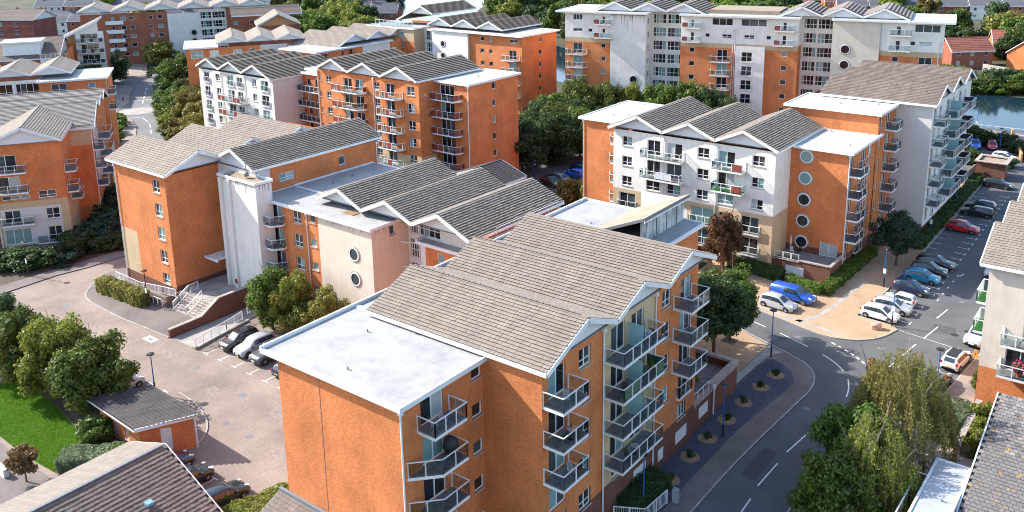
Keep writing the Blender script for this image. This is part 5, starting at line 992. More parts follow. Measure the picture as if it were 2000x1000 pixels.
def tree(label,x,y,h,r,kind='m0',leaf='leaf_green',group=None,base=None,name='tree',rz=None,bark='bark',z0=0,flat=1.0):
    rr_=random.Random(int(x*13+y*7)); e=ob(name,None,loc=(x,y,z0),rz=rr_.uniform(0,6.28) if rz is None else rz,label=label,cat='tree',group=group)
    ch=h*.5*flat if base is None else (h-base)/2; cz=h-ch*1.0
    c=ob('crown',CR[kind],e,loc=(0,0,cz-ch*.05),mat=leaf); c.scale=(r,r,ch)
    t=ob('trunk',cached(('tr',int(h)//2,rr_.randint(0,2),bark),lambda:trunk_mesh(int(h),10,.25,7,bark)),e); t.scale=(h/11,h/11,h/10.2)
    return e
def shrub(label,x,y,r,h,kind='m1',leaf='leaf_dark',group=None,name='shrub',z0=0):
    e=ob(name,None,loc=(x,y,z0),rz=(x*3+y)%6.28,label=label,cat='shrub',group=group); c=ob('foliage',CR[kind],e,loc=(0,0,h*.42),mat=leaf); c.scale=(r*1.08,r*1.08,h*.62)
    st=MB('twig')
    for k in range(4): st.tube([(0,0,0),(math.cos(k*1.6)*r*.3,math.sin(k*1.6)*r*.3,h*.6)],[.05,.02],5)
    ob('stems',st.mesh('stems'),e); return e
def hedge(label,p0,p1,wd,h,leaf='leaf_green',ls=.09,dens=150,seed=1,name='hedge',z0=.1):
    rr_=random.Random(seed); p0,p1=Vector((*p0,0)),Vector((*p1,0)); L=(p1-p0).length; mb=MB('leaf_green'); nb=lambda x,y:.10*math.sin(x*2.1+seed)+.07*math.sin(x*5.3+y*4)
    core=MB('leaf_green'); core.box(.06,-wd/2+.1,0,L-.06,wd/2-.1,h-.12)
    n_=int((L*h*2+L*wd+wd*h*2)*dens)
    for k in range(n_):
        u=rr_.random()*(L*h*2+L*wd+2*wd*h)
        if u<L*h*2: x=rr_.uniform(0,L); z=rr_.uniform(0,h); y=(wd/2)*(1 if u<L*h else -1); nn=Vector((0,1 if y>0 else -1,.2)); y+=nb(x,z)*(1 if y>0 else -1)
        elif u<L*h*2+L*wd: x=rr_.uniform(0,L); y=rr_.uniform(-wd/2,wd/2); z=h+nb(x,y); nn=Vector((0,0,1))
        else: y=rr_.uniform(-wd/2,wd/2); z=rr_.uniform(0,h); x=0 if rr_.random()<.5 else L; nn=Vector((1 if x>0 else -1,0,.2))
        n2=(nn+Vector((rr_.gauss(0,.6),rr_.gauss(0,.6),rr_.gauss(0,.6)))).normalized(); p=Vector((x,y,z))+n2*rr_.uniform(-.08,.08); t=n2.orthogonal().normalized(); t=Matrix.Rotation(rr_.uniform(0,6.28),3,n2)@t; bt=n2.cross(t); s_=ls*rr_.uniform(.6,1.3)
        i=len(mb.v); mb.v+=[tuple(p-t*s_),tuple(p+bt*s_*.65),tuple(p+t*s_),tuple(p-bt*s_*.65)]; mb.f.append((i,i+1,i+2,i+3)); mb.mi.append(0); mb.uv.append(None)
    e=ob(name,None,loc=(p0.x,p0.y,z0),rz=math.atan2(p1.y-p0.y,p1.x-p0.x),label=label,cat='hedge'); ob('foliage',mb.mesh('foliage'),e,mat=leaf); ob('inner_growth',core.mesh('inner_growth'),e,mat=leaf); return e
# courtyard trees
for i,(x,y,h,r,l) in enumerate([(-90.8,33.6,7.6,3.8,'leaf_dark'),(-85.6,34.0,7.8,3.6,'leaf_green'),(-80.2,34.4,8.0,3.5,'leaf_yellow'),(-75.3,34.8,7.9,3.7,'leaf_green')]):
    tree(['dark leafed bushy tree at the end of the row by the lawn','green bushy tree second in the row from the garden path','yellow green bushy tree in the middle of the lawn row','big green bushy tree beside the brick shed'][i],x,y,h,r,'n%d'%i,l,'bushy trees between lawn and courtyard',base=.5)
for i,(x,y,h,r,l) in enumerate([(-75.8,54.8,7.4,2.7,'leaf_green'),(-72.3,55.6,7.0,2.6,'leaf_yellow'),(-69.0,56.4,6.4,2.4,'leaf_olive')]):
    tree(['lush green small tree above the parked dark cars','yellow green small tree in front of the orange balcony wall','olive tinged small tree in front of the cream porthole wall'][i],x,y,h,r,'n%d'%((i+1)%4),l,'small trees behind the car bays',base=.6)
tree('full green street tree with dark trunk in a square pit near the block corner',-34.7,76.4,8.6,3.6,'n2','leaf_dark',base=2.4)
tree('second green street tree beside the junction behind its neighbour',-34.9,80.6,8.3,3.2,'n0','leaf_green',base=2.6)
for x,y in((-34.7,76.4),(-34.9,80.6)): q=MB('earth'); q.box(x-.7,y-.7,.1,x+.7,y+.7,.118); struct('tree_pit',q)
tree('upright green tree at the head of the parking bays',-26.9,111.2,7.4,2.7,'n1','leaf_bluegreen',base=1.8)
tree('coppery brown leaved tree in front of the white balconies',-43.2,96.8,8.6,2.4,'n3','leaf_brown',base=1.0)
# bottom right trees
def weeping(seed,h,r,n_=260):
    rr_=random.Random(seed); mb=MB('leaf_green'); tw_=MB('twig')
    for s_ in range(n_):
        a_=rr_.uniform(0,6.28); rad=r*math.sqrt(rr_.random()); top=h*(1-.42*(rad/r)**2)*rr_.uniform(.62,1.0); ln=rr_.uniform(1.2,3.6); x,y,z=math.cos(a_)*rad,math.sin(a_)*rad,top; dx,dy=math.cos(a_)*.12,math.sin(a_)*.12
        pts=[(x,y,z)]
        for k in range(int(ln/.1)):
            x+=dx*.25+rr_.gauss(0,.015); y+=dy*.25+rr_.gauss(0,.015); z-=.1; dx*=.95; dy*=.95
            if z<.4: break
            for q_ in range(4):
                p=Vector((x,y,z))+Vector((rr_.gauss(0,.10),rr_.gauss(0,.10),rr_.gauss(0,.07))); n2=Vector((rr_.gauss(0,1),rr_.gauss(0,1),rr_.gauss(0,.6)+.3)).normalized(); t=Vector((rr_.gauss(0,.3),rr_.gauss(0,.3),-1)); t=(t-n2*t.dot(n2)).normalized(); bt=n2.cross(t); s2=rr_.uniform(.055,.10)
                i=len(mb.v); mb.v+=[tuple(p-t*s2),tuple(p+bt*s2*.55),tuple(p+t*s2),tuple(p-bt*s2*.55)]; mb.f.append((i,i+1,i+2,i+3)); mb.mi.append(0); mb.uv.append(None)
            pts.append((x,y,z))
        if len(pts)>3: tw_.tube([(pts[0][0]*.55,pts[0][1]*.55,pts[0][2]*.96)]+pts[::max(1,len(pts)//4)],.012,4,cap=False)
    return mb.mesh('weeping_foliage'),tw_.mesh('hanging_twigs')
e=ob('birch_tree',None,loc=(-14.6,66.4,.1),label='weeping birch with hanging yellow green twigs beside the road bend',cat='tree')
wf1,tw1=weeping(5,11.4,3.7,470); ob('crown',wf1,e,mat='leaf_olive'); ob('twigs',tw1,e); ob('trunk',trunk_mesh(5,11,.16,5,'bark_pale'),e)
e=ob('birch_tree',None,loc=(-14.9,60.2,.1),label='lower weeping birch hanging over the verge by the green screen',cat='tree')
wf2,tw2=weeping(9,8.6,2.9,300); ob('crown',wf2,e,mat='leaf_yellow'); ob('twigs',tw2,e); ob('trunk',trunk_mesh(9,9,.15,5,'bark_pale'),e)
tree('dark green spreading tree at the road edge below the birch',-16.9,62.4,8.2,3.2,'n1','leaf_green',base=.4)
tree('lower dark green tree in front of the weeping birches',-16.5,57.6,7.0,3.0,'n3','leaf_green',base=.3)
tree('thin half bare sapling with few rusty leaves beside the birch',-17.4,69.4,8.2,1.5,'f2','leaf_brown',base=3.0)
hedge('grey green clipped hedge on the footway below the cream block',(-13.3,73.4),(-12.5,79.6),1.9,1.3,'leaf_sage',.09,140,3)
q=MB('coping'); q.box(-11.9,72.5,.1,-11.4,80.7,1.2); ob('garden_wall',q.mesh('garden_wall'),label='low rendered garden wall between the hedge and the orange base',cat='wall')
for i,(x,y) in enumerate([(-10.7,78.6),(-10.4,75.8),(-10.2,73.4)]): shrub('leafy green shrub between the garden wall and the slate roof',x,y,1.2,2.2,'m%d'%i,'leaf_yellow','shrubs behind the garden wall')
shrub('climber greenery hugging the corner of the cream block',-12.3,84.5,.8,2.6,'m0','leaf_green')
# hedges
hedge('long clipped hedge with russet tips beside the brick ramp',(-101.3,49.4),(-92.6,49.9),1.5,1.7,'leaf_olive',.10,130,5)
hedge('dark green clipped hedge along the porthole end wall',(-31.0,97.4),(-30.4,113.5),1.3,1.1,'leaf_green',.09,130,6)
hedge('short green hedge in front of the brick terrace wall',(-35.6,98.3),(-31.3,97.2),1.1,1.1,'leaf_green',.09,140,7)
hedge('dark hedge behind the blue pickup under the terrace',(-43.5,99.3),(-36.3,98.6),1.2,1.4,'leaf_dark',.09,130,8)
hedge('dark clipped hedge at the foot of the tan bay inside the picket fence',(-29.4,50.2),(-28.9,55.0),2.0,1.3,'leaf_dark',.08,160,9)
hedge('green and gold hedge against the near brick wall',(-51.9,31.0),(-50.0,37.5),2.2,1.2,'leaf_yellow',.09,130,10)
hedge('dark planting strip between the car park and the white block',(-26.3,118.5),(-26.4,156),1.3,1.2,'leaf_dark',.12,60,11)
hedge('grey green low hedge along the lawn edge beside the tiled roof',(-69.4,28.6),(-64.6,32.9),2.2,1.1,'leaf_sage',.09,130,12)
shrub('dark rounded shrub against the shed wall',-70.6,31.9,1.6,2.4,'m1','leaf_green'); shrub('leafy shrub beside the shed corner',-65.6,31.8,1.1,1.8,'m2','leaf_green')
for i,(x,y,r,h) in enumerate([(-116.6,48.1,3.2,2.6),(-114.6,51.5,2.4,2.0),(-116.3,54.2,3.0,3.0),(-114.2,57.2,2.6,2.2),(-117.9,58.8,3.2,3.6),(-114.6,61.5,2.4,2.6),(-121,62.0,3.0,3.2),(-118,66,3,3.0),(-126,66,3.0,3.4),(-119.8,45.6,2.8,2.2),(-131.5,68.5,3.0,3.6),(-123,56,2.2,1.6)]):
    shrub('dark green rounded shrub massed below the left brick block',x,y,r,h,'m%d'%(i%3),['leaf_dark','leaf_bluegreen','leaf_dark'][i%3],'dark shrubs below the left block')
for i,(x,y,r,h) in enumerate([(-172,89.5,2.6,2),(-178.5,93,3.2,2.6),(-184.5,97,3.4,3),(-189,99.5,2.6,2.2),(-167,85.5,2.6,1.8)]): shrub('clipped dark shrub beside the side road footway',x,y,r,h,'m%d'%(i%3),'leaf_green','clipped shrubs along the side road')
for i,(x,y,r,h,k,l) in enumerate([(-179,112.5,5.0,7.6,'n0','leaf_green'),(-187,118,4.8,8.4,'n1','leaf_dark'),(-170,109,5.4,8.2,'n2','leaf_olive'),(-161.5,104.5,4.6,8.0,'n3','leaf_olive'),(-178.5,108,2.2,4,'m1','leaf_yellow'),(-172,102.5,2.0,3.4,'m2','leaf_yellow'),(-190,120,3,6,'conifer','leaf_bluegreen')]):
    tree(['round green tree beside the side road','deep green tree by the mini roundabout','olive autumn tree in front of the white block','olive bushy tree at the white block corner','low yellow green bush tree at the kerb','small bright bush tree by the white block','narrow blue green conifer among the side road trees'][i],x,y,h,r,k,l,base=.3)
for i,(x,y,r,h,l) in enumerate([(-205,130,6.6,10.5,'leaf_green'),(-197,133,6.6,10.6,'leaf_rust'),(-190,128,6.4,10,'leaf_dark'),(-211,130,5.2,8.5,'leaf_green')]):
    tree(['large green chestnut tree by the far junction','large rust tinted tree behind the white block','dark full tree behind the white block','round green tree by the far bench'][i],x,y,h,r,'n%d'%i,l,base=1.0)
for i,(x,y,r,h,l) in enumerate([(-232,120,4,9,'leaf_dark'),(-238,127,4.4,9,'leaf_dark'),(-245,131,4,8.5,'leaf_bluegreen'),(-226,115,4,8,'leaf_dark'),(-252,150,5,9,'leaf_olive'),(-217,108,3.6,8,'leaf_dark')]):
    tree(['dark evergreen tree beside the far footpath','olive gold round tree on the far green'][1 if l=='leaf_olive' else 0],x,y,h,r,'m%d'%(i%3),l,None if l=='leaf_olive' else 'dark trees by the far footpath',base=.4)
for i,(x,y,r,h) in enumerate([(-244,144,2.4,1.5),(-240,141,2.2,1.4),(-236,138.5,2,1.3)]): shrub('low dark clipped shrub on the far green',x,y,r,h,'m%d'%i,'leaf_dark','low shrubs on the far green')
# middle: trees round the rear car park
for i,(x,y,r,h,l) in enumerate([(-90.5,119,5.0,9.5,'leaf_dark'),(-88.6,125.5,5.2,10,'leaf_dark'),(-87.0,131.5,4.6,9.5,'leaf_green'),(-94,127,5,10,'leaf_dark'),(-84.5,135.5,3.8,9,'leaf_dark'),(-95.5,137,5,9,'leaf_green')]):
    tree('dense dark green tree at the edge of the rear car park',x,y,h,r,'n%d'%(i%4),l,'dark trees beside the rear car park',base=.6)
for i,(x,y,r,h,l) in enumerate([(-74.0,108.8,1.7,4.2,'leaf_olive'),(-71.4,109.6,1.6,4.6,'leaf_yellow'),(-67.2,108.5,1.7,4.0,'leaf_brown'),(-63.6,99.6,1.8,4.0,'leaf_brown'),(-59,96.4,1.6,5.2,'leaf_green'),(-55.6,96.5,1.7,5.6,'leaf_yellow'),(-52,96.4,1.5,5.0,'leaf_green'),(-48.4,96.2,1.6,5.2,'leaf_green')]):
    shrub(['olive gold tall shrub at the car park corner','yellow green tall shrub behind the flat roof','thin brown shrub by the orange end wall','brown shrub in front of the tan base','green shrub rising behind the wedge roof','yellow green shrub before the white windows','narrow green shrub beside the wedge tip','green shrub at the white block foot'][i],x,y,r,h,'m%d'%(i%3),l)
tt=[(-98.4,149.9,5.2,11.2,'leaf_green'),(-92.3,151.1,4.2,11,'leaf_green'),(-88.4,152.9,2.8,10.4,'leaf_yellow'),(-82.6,153.2,4.6,12.1,'leaf_green'),(-78.2,154.2,4.4,11.9,'leaf_green'),(-73.8,155.2,4.4,11.7,'leaf_dark'),(-70.2,155.8,3.6,9.5,'leaf_dark'),(-102.5,145.9,4.6,8.9,'leaf_green'),(-96.5,143.6,4.4,8.0,'leaf_dark'),(-90.6,146.4,3.6,7.4,'leaf_dark'),(-100.5,138,4.6,8.0,'leaf_dark')]
for i,(x,y,r,h,l) in enumerate(tt): tree('round crowned green tree in the row before the riverside block' if l!='leaf_yellow' else 'narrow yellow green tree in the row before the riverside block',x,y,h,r,'n%d'%(i%4),l,'row of round trees before the riverside block' if l!='leaf_yellow' else None,base=.8)
# river banks, far trees
rr=random.Random(77)
def scatter(n_,box,hs,leafs,label,group,kinds='f',ok=None):
    k=0; tr=0
    while k<n_ and tr<n_*40:
        tr+=1; x,y=rr.uniform(box[0],box[2]),rr.uniform(box[1],box[3])
        if ok and not ok(x,y): continue
        h=rr.uniform(*hs); tree(label,x,y,h,h*rr.uniform(.38,.52),kinds+str(rr.randint(0,3 if kinds!='m' else 2)),rr.choice(leafs),group,base=.3); k+=1
def rdist(x,y):
    best=(1e9,0)
    for (x0,y0),(x1,y1) in zip(RC[:-1],RC[1:]):
        dx,dy=x1-x0,y1-y0; t=max(0,min(1,((x-x0)*dx+(y-y0)*dy)/(dx*dx+dy*dy))); ex,ey=x-x0-dx*t,y-y0-dy*t; d=math.hypot(ex,ey)
        if d<best[0]: best=(d,dx*ey-dy*ex)
    return best            # distance, side (>0 = left of travel: camera side)
import numpy as np
def woodland(acc,label,leafs,name):
    src=[]
    for k in range(4):
        me=CR['f%d'%k]; a=np.empty(len(me.vertices)*3,np.float32); me.vertices.foreach_get('co',a); src.append(a.reshape(-1,3))
    V=[]; mi=[]
    for i,(x,y,h) in enumerate(acc):
        a=src[i%4]; r=h*rr.uniform(.44,.56); t=rr.uniform(0,6.28); c,n_=math.cos(t),math.sin(t); q=np.empty_like(a); q[:,0]=(a[:,0]*c-a[:,1]*n_)*r+x; q[:,1]=(a[:,0]*n_+a[:,1]*c)*r+y; q[:,2]=a[:,2]*h*.5+h*.5; V.append(q); mi+=[rr.randrange(len(leafs))]*(len(a)//4)
    V=np.concatenate(V); n=len(V)//4; me=bpy.data.meshes.new(name); me.vertices.add(len(V)); me.vertices.foreach_set('co',V.ravel()); me.loops.add(len(V)); me.loops.foreach_set('vertex_index',np.arange(len(V),dtype=np.int32)); me.polygons.add(n); me.polygons.foreach_set('loop_start',np.arange(n,dtype=np.int32)*4)
    for l in leafs: me.materials.append(M[l])
    me.polygons.foreach_set('material_index',mi); me.update(calc_edges=True); ob(name,me,label=label,cat='woodland',kind='stuff')
def grid(box,step,hs,leafs,label,group,kinds,ok,jit=.35,stuff=None):
    y=box[1]; acc=[]
    while y<box[3]:
        x=box[0]
        while x<box[2]:
            px,py=x+rr.uniform(-jit,jit)*step,y+rr.uniform(-jit,jit)*step
            if ok(px,py) and stuff: acc.append((px,py,rr.uniform(*hs)))
            elif ok(px,py): h=rr.uniform(*hs); tree(label,px,py,h,h*rr.uniform(.42,.55),kinds+str(rr.randint(0,2)),rr.choice(leafs),group,base=.2)
            x+=step
        y+=step
    if stuff: woodland(acc,label,leafs,stuff)
def rb(x,y,a,c):
    d,sg=rdist(x,y); return sg<0 and a<d<c
def lb(x,y,a,c):
    d,sg=rdist(x,y); return sg>0 and a<d<c
grid((-300,215,-78,420),11.5,(9,14),['leaf_green','leaf_green','leaf_dark','leaf_yellow'],'leafy tree in the wood across the river','trees across the river','m',lambda x,y:rb(x,y,21,46) and x<-80 and y>-1.16*x)
grid((-330,250,-70,460),14,(11,17),['leaf_green','leaf_dark','leaf_yellow','leaf_green'],'deep mixed green woodland across the river','','f',lambda x,y:rb(x,y,46,86) and x<-72 and y<400 and y>-1.18*x,stuff='woodland')
grid((-300,182,-180,300),10.5,(10,14),['leaf_green','leaf_dark','leaf_green','leaf_yellow'],'dense tree on the near river bank','trees on the near river bank','m',lambda x,y:lb(x,y,21,62) and x<-186 and y>186+(-186-x)*.18 and y<-.94*x)
grid((-430,270,-290,470),12,(11,17),['leaf_dark','leaf_green','leaf_dark'],'dark woodland along the far river bend','','f',lambda x,y:y<-1.0*x and y>-.7*x,stuff='woodland')
scatter(16,(-66,234,-12,252),(4,6.5),['leaf_green','leaf_dark','leaf_green'],'low bushy tree on the far river bank','bushes on the far river bank','m',lambda x,y:y>232+.45*(x+45) and y<243+.45*(x+45))
for i in range(9): x=-60+i*6.2; shrub('bright green bramble mass along the far river bank',x,233.5+.5*max(0,x+42)+rr.uniform(-.6,.6),4.2,4.2,'m%d'%(i%3),'leaf_green','brambles on the far bank')
scatter(14,(-80,268,-40,330),(9,15),['leaf_green','leaf_dark','leaf_olive','leaf_dark'],'tall mixed green tree behind the red roofed houses','trees behind the red roofed houses','m',lambda x,y:abs(x+53+(y-268)*.12)>9 or y>292)
scatter(46,(-300,330,-60,560),(10,17),['leaf_green','leaf_dark','leaf_yellow','leaf_olive'],'distant tree among the far houses','distant trees among the far houses','f',lambda x,y:not(-350<x<-262))
scatter(34,(-560,150,-300,330),(8,14),['leaf_olive','leaf_dark','leaf_yellow'],'distant tree among the brick terraces','distant trees among the brick terraces','f',lambda x,y:y>x*-.28+88 and y<x*-.62+140+120)
for i,(x,y) in enumerate([(-45,231),(-41,232.5),(-50,230)]):
    st=MB('twig'); r3=random.Random(i)
    for k in range(26): a_=r3.uniform(0,6.28); st.tube([(0,0,0),(math.cos(a_)*1.1,math.sin(a_)*1.1,2.6),(math.cos(a_)*r3.uniform(1.5,2.6),math.sin(a_)*r3.uniform(1.5,2.6),r3.uniform(3.5,5.5))],[.05,.035,.01],4)
    e=ob('bare_shrub',None,loc=(x,y,0),label='bare twiggy shrub on the far river bank',cat='shrub',group='bare shrubs on the far bank'); ob('branches',st.mesh('branches'),e)
for i,(x,y,r,h) in enumerate([(-31.5,181.5,2.6,3),(-27.6,183,2.6,2.6),(-24.5,179,2.2,2.2),(-22.6,176,2.2,2.2),(-34,184.5,2.4,3.2),(-24.6,166.5,2.0,2.0),(-29.4,166,2,2.6),(-31,169,2,2.4)]): shrub('dark green shrub around the far end of the car park',x,y,r,h,'m%d'%(i%3),'leaf_dark','shrubs round the far car park end')

tree('small brown leaved tree beside the garden path corner',-69.6,25.9,3.4,1.25,'m1','leaf_brown',base=1.0)
q=MB('white_trim'); q.box(-75.2,25.0,.02,-71.4,25.4,.75); ob('low_wall',q.mesh('low_wall'),label='low white wall beside the garden path',cat='wall')

for i,(x,y,r,h,l) in enumerate([(-206,123.5,3.4,3.6,'leaf_dark'),(-199,119.5,3.4,3.8,'leaf_green'),(-191.5,114.5,3.2,3.4,'leaf_dark'),(-184.5,110,3.2,3.2,'leaf_green'),(-175.5,106.6,3.0,3.4,'leaf_yellow'),(-166.5,101.5,3.2,3.6,'leaf_olive'),(-158,97.5,3.2,3.8,'leaf_olive')]): shrub(['dark shrub on the side road bank by the large chestnut','green shrub on the side road bank below the rust tinted tree','dark shrub opposite the mini roundabout','green shrub on the bank behind the mini roundabout','yellow green shrub at the side road kerb','olive shrub at the side road bend','olive shrub below the white block corner'][i],x,y,r,h,'m%d'%(i%3),l)
slab('planting_bed',[(-153,91),(-160,97),(-177.5,106.8),(-188,111.5),(-198.5,117.8),(-206.5,122),(-215,127.5),(-210,136),(-185,128),(-156,112)],'earth',.05)
# ------------------------------------------------------------------ far houses
def house(label,x,y,rot,w_,d_,h,wm,rm,group=None,ch=True,floors=2):
    b=Bld('house',label,'house',0.0,0,0,group); b.e.location=(x,y,0); b.e.rotation_euler=(0,0,rot); b.o=(0,0)
    hw,hd=w_/2,d_/2; ops=[]
    n_=max(2,int(w_/3))
    for f_ in range(floors):
        for k in range(n_): s_=w_*(k+.5)/n_-.55; ops.append((s_,s_+1.1,.9+2.6*f_,2.1+2.6*f_,'s'))
    wall(b,(-hw,-hd),(hw,-hd),0,h,wm,ops,far=True); wall(b,(hw,-hd),(hw,hd),0,h,wm,far=True); wall(b,(hw,hd),(-hw,hd),0,h,wm,far=True); wall(b,(-hw,hd),(-hw,-hd),0,h,wm,far=True)
    rise=hd*.75
    for sx in(-hw,hw):
        q=MB(wm); q.face([(sx,-hd,h),(sx,hd,h),(sx,0,h+rise-.1)],0,[(0,0),(d_,0),(hd,3)]); b.part('gable_wall',q)
    gables(b,'X',[0],h+rise,hd+.3,.75,-hw-.25,hw+.25,False,rm,front='both',c=.6,panel=False,fz=.2,h=.05)
    if ch:
        for cx in(-hw+.6,hw-.6): q=MB(['brick_red','terracotta']); q.box(cx-.45,-.45,h+rise-.6,cx+.45,.45,h+rise+1.5); q.lathe([(.14,h+rise+1.5),(.12,h+rise+2)],8,(cx,-.2),1); q.lathe([(.14,h+rise+1.5),(.12,h+rise+2)],8,(cx,.2),1); b.part('chimney',q)
    return b
house('red brick house with red tiled roof and white windows beside the river',-53.0,272,R(41),11.5,8,5.0,'brick_red','tile_red',ch=False)
house('red roofed house end on between the dark trees',-45.5,291,R(20),9,8,5.4,'brick_orange','tile_red',ch=False); house('brick house with red roof at the wood edge',-37.5,279,R(75),12,8,4.6,'brick_orange','tile_red',ch=False)
q=MB('concrete'); q.bar((-47,266,1),(-40,262,1),.25,2.0); ob('boundary_wall',q.mesh('boundary_wall'),label='pale boundary wall beside the red roofed house',cat='wall')
for i in range(7): house('slate roofed terraced house in the far row beyond the trees',-116+i*11,372+i*5.4,R(26),11.2,9,5.6,'render_white' if i%3==1 else 'brick_red','slate_far','far terrace beyond the red roofed houses')
for i in range(9): house('distant slate roofed terraced house on the skyline row',-190+i*14,430+i*7.2,R(27),13.6,9,5.8,'brick_red' if i%2 else 'render_cream','slate_far','skyline terrace')
for i in range(6): house('pink brick house with red roof far beyond the river wood',-170+i*14,372+i*6,R(30),10,8,5.2,'brick_orange','tile_red','pink brick estate')
for i in range(7): house('slate roofed brick terrace house far left beyond the maroon block',-372+i*9.2,168+i*6.6,R(36),10.8,9,5.6,['brick_red','render_white','brick_red'][i%3],'slate_far','left terrace beyond the maroon block')
for i in range(8): house('distant grey roofed terrace house at the far left',-430+i*11,205+i*8.4,R(37),13,9,5.6,['render_grey_shade','brick_red'][i%2],'slate_far','far left grey terrace')
for i in range(9): house('distant brick terrace house beyond the long brick range',-480+i*16,262+i*9.4,R(31),15,9,5.8,'brick_red','slate_far','terrace beyond the long range')
for i in range(6): house('red brick end terrace among the far trees behind the pale gables',-268-i*12,262+i*4,R(30),11,9,5.6,'brick_red','slate_far','terrace by the river bend')
# river side walls, small substation
b=Bld('brick_substation','flat topped brown brick enclosure at the car park end','enclosure','A',-25,159.5)
for p,q_ in(((-27.2,157.4),(-23,157.6)),((-23,157.6),(-23.3,161.9)),((-23.3,161.9),(-27.3,161.2)),((-27.3,161.2),(-27.2,157.4))): wall(b,p,q_,0,2.9,'brick_dark')
q=MB(['coping','membrane_tan']); q.box(-27.5,157.1,2.9,-22.7,157.6,3.05); q.box(-27.5,161.4,2.9,-22.7,162.1,3.05); q.box(-27.5,157.6,2.9,-27.0,161.4,3.05); q.box(-23.3,157.6,2.9,-22.7,161.4,3.05); q.box(-27,157.6,2.6,-23.3,161.4,2.75,1); b.part('coping',q)
q=MB('brick_orange'); q.bar((-22.8,171.5,.8),(-27.6,191.5,.8),.3,1.6); ob('boundary_wall',q.mesh('boundary_wall'),label='orange brick boundary wall beyond the car park corner',cat='wall')
q=MB('brick_dark'); q.bar((-27.6,151.5,1.2),(-27.3,157,1.2),.3,2.4); ob('boundary_wall',q.mesh('boundary_wall'),label='dark brick wall joining the enclosure to the white block',cat='wall')
slab('river_walk',[(-34,187),(-22,187),(-18,193.5),(-36,193.5)],'paving_slab',.05); railing('river_rail','white railing along the river walk',[(-36,193.3,.05),(-28,193.4,.05),(-14,193.6,.05)],h=1.1,step=2.2)
# ------------------------------------------------------------------ street lamps
def lamp(label,x,y,h=5,pole='lamp_blue',rz=0,twin=False,z0=.1,sign=False):
    e=ob('street_lamp',None,loc=(x,y,z0),rz=rz,label=label,cat='street lamp',group='blue street lamps')
    q=MB('lamp_black'); q.lathe([(.085,0),(.085,1.1),(.07,1.15)],10); ob('base',q.mesh('base'),e)
    q=MB(pole); q.lathe([(.055,1.1),(.045,h-.35)],10); ob('pole',q.mesh('pole'),e)
    q=MB(['lamp_black','lamp_lens']); q.tube([(0,0,h-.4),(0,0,h-.05)],.035,8); 
    q.lathe([(.05,h-.1),(.36,h-.04),(.34,h+.03),(.08,h+.1)],16); q.lathe([(.06,h-.28),(.1,h-.18),(.05,h-.1)],10,(0,0),1); ob('lamp_head',q.mesh('lamp_head'),e)
    if sign: q=MB('paint'); q.box(-.17,-.08,1.7,.17,-.06,2.3); ob('notice',q.mesh('notice'),e)
for l,x,y,h,s_ in [('blue lamp post beside the brick shed roof in the courtyard',-73.7,39.6,4.0,0),('dark lamp post at the end of the russet hedge',-92.2,50.0,4.4,1),('blue lamp post on the dark shrub bank of the left block',-113.2,46.3,4.5,1),('blue lamp post at the tip of the slate bed by the junction',-30.1,79.7,5.0,0),('blue lamp post among the planted rings of the slate bed',-27.9,63.9,4.9,0),('blue lamp post beside the picket fence hedge',-28.5,51.6,4.6,0),('blue lamp post on the paved apron by the porthole wall hedge',-26.2,103.6,4.9,1),('blue lamp post beside the white hatchback',-22.5,93.6,4.3,1),('blue lamp post on the east footway by the birch',-15.1,80.4,5.0,0),('blue lamp post in the planting strip near the red car',-26.2,124.7,4.3,1),('blue lamp post in the planting strip by the white block',-26.6,140.8,4.2,0),('blue lamp post under the trees of the rear car park',-86.3,116.4,4.2,0),('pale lamp post by the river walk',-33.6,190.5,5,1),('blue lamp post at the far car park end',-26.9,175.6,4.6,0),('dark lamp post on the far green by the junction',-239,139,5.5,0),('blue lamp post with round sign beside the side road trees',-186,115.5,5.0,1)]: lamp(l,x,y,h,sign=bool(s_),pole='lamp_blue' if 'dark' not in l else 'lamp_black')
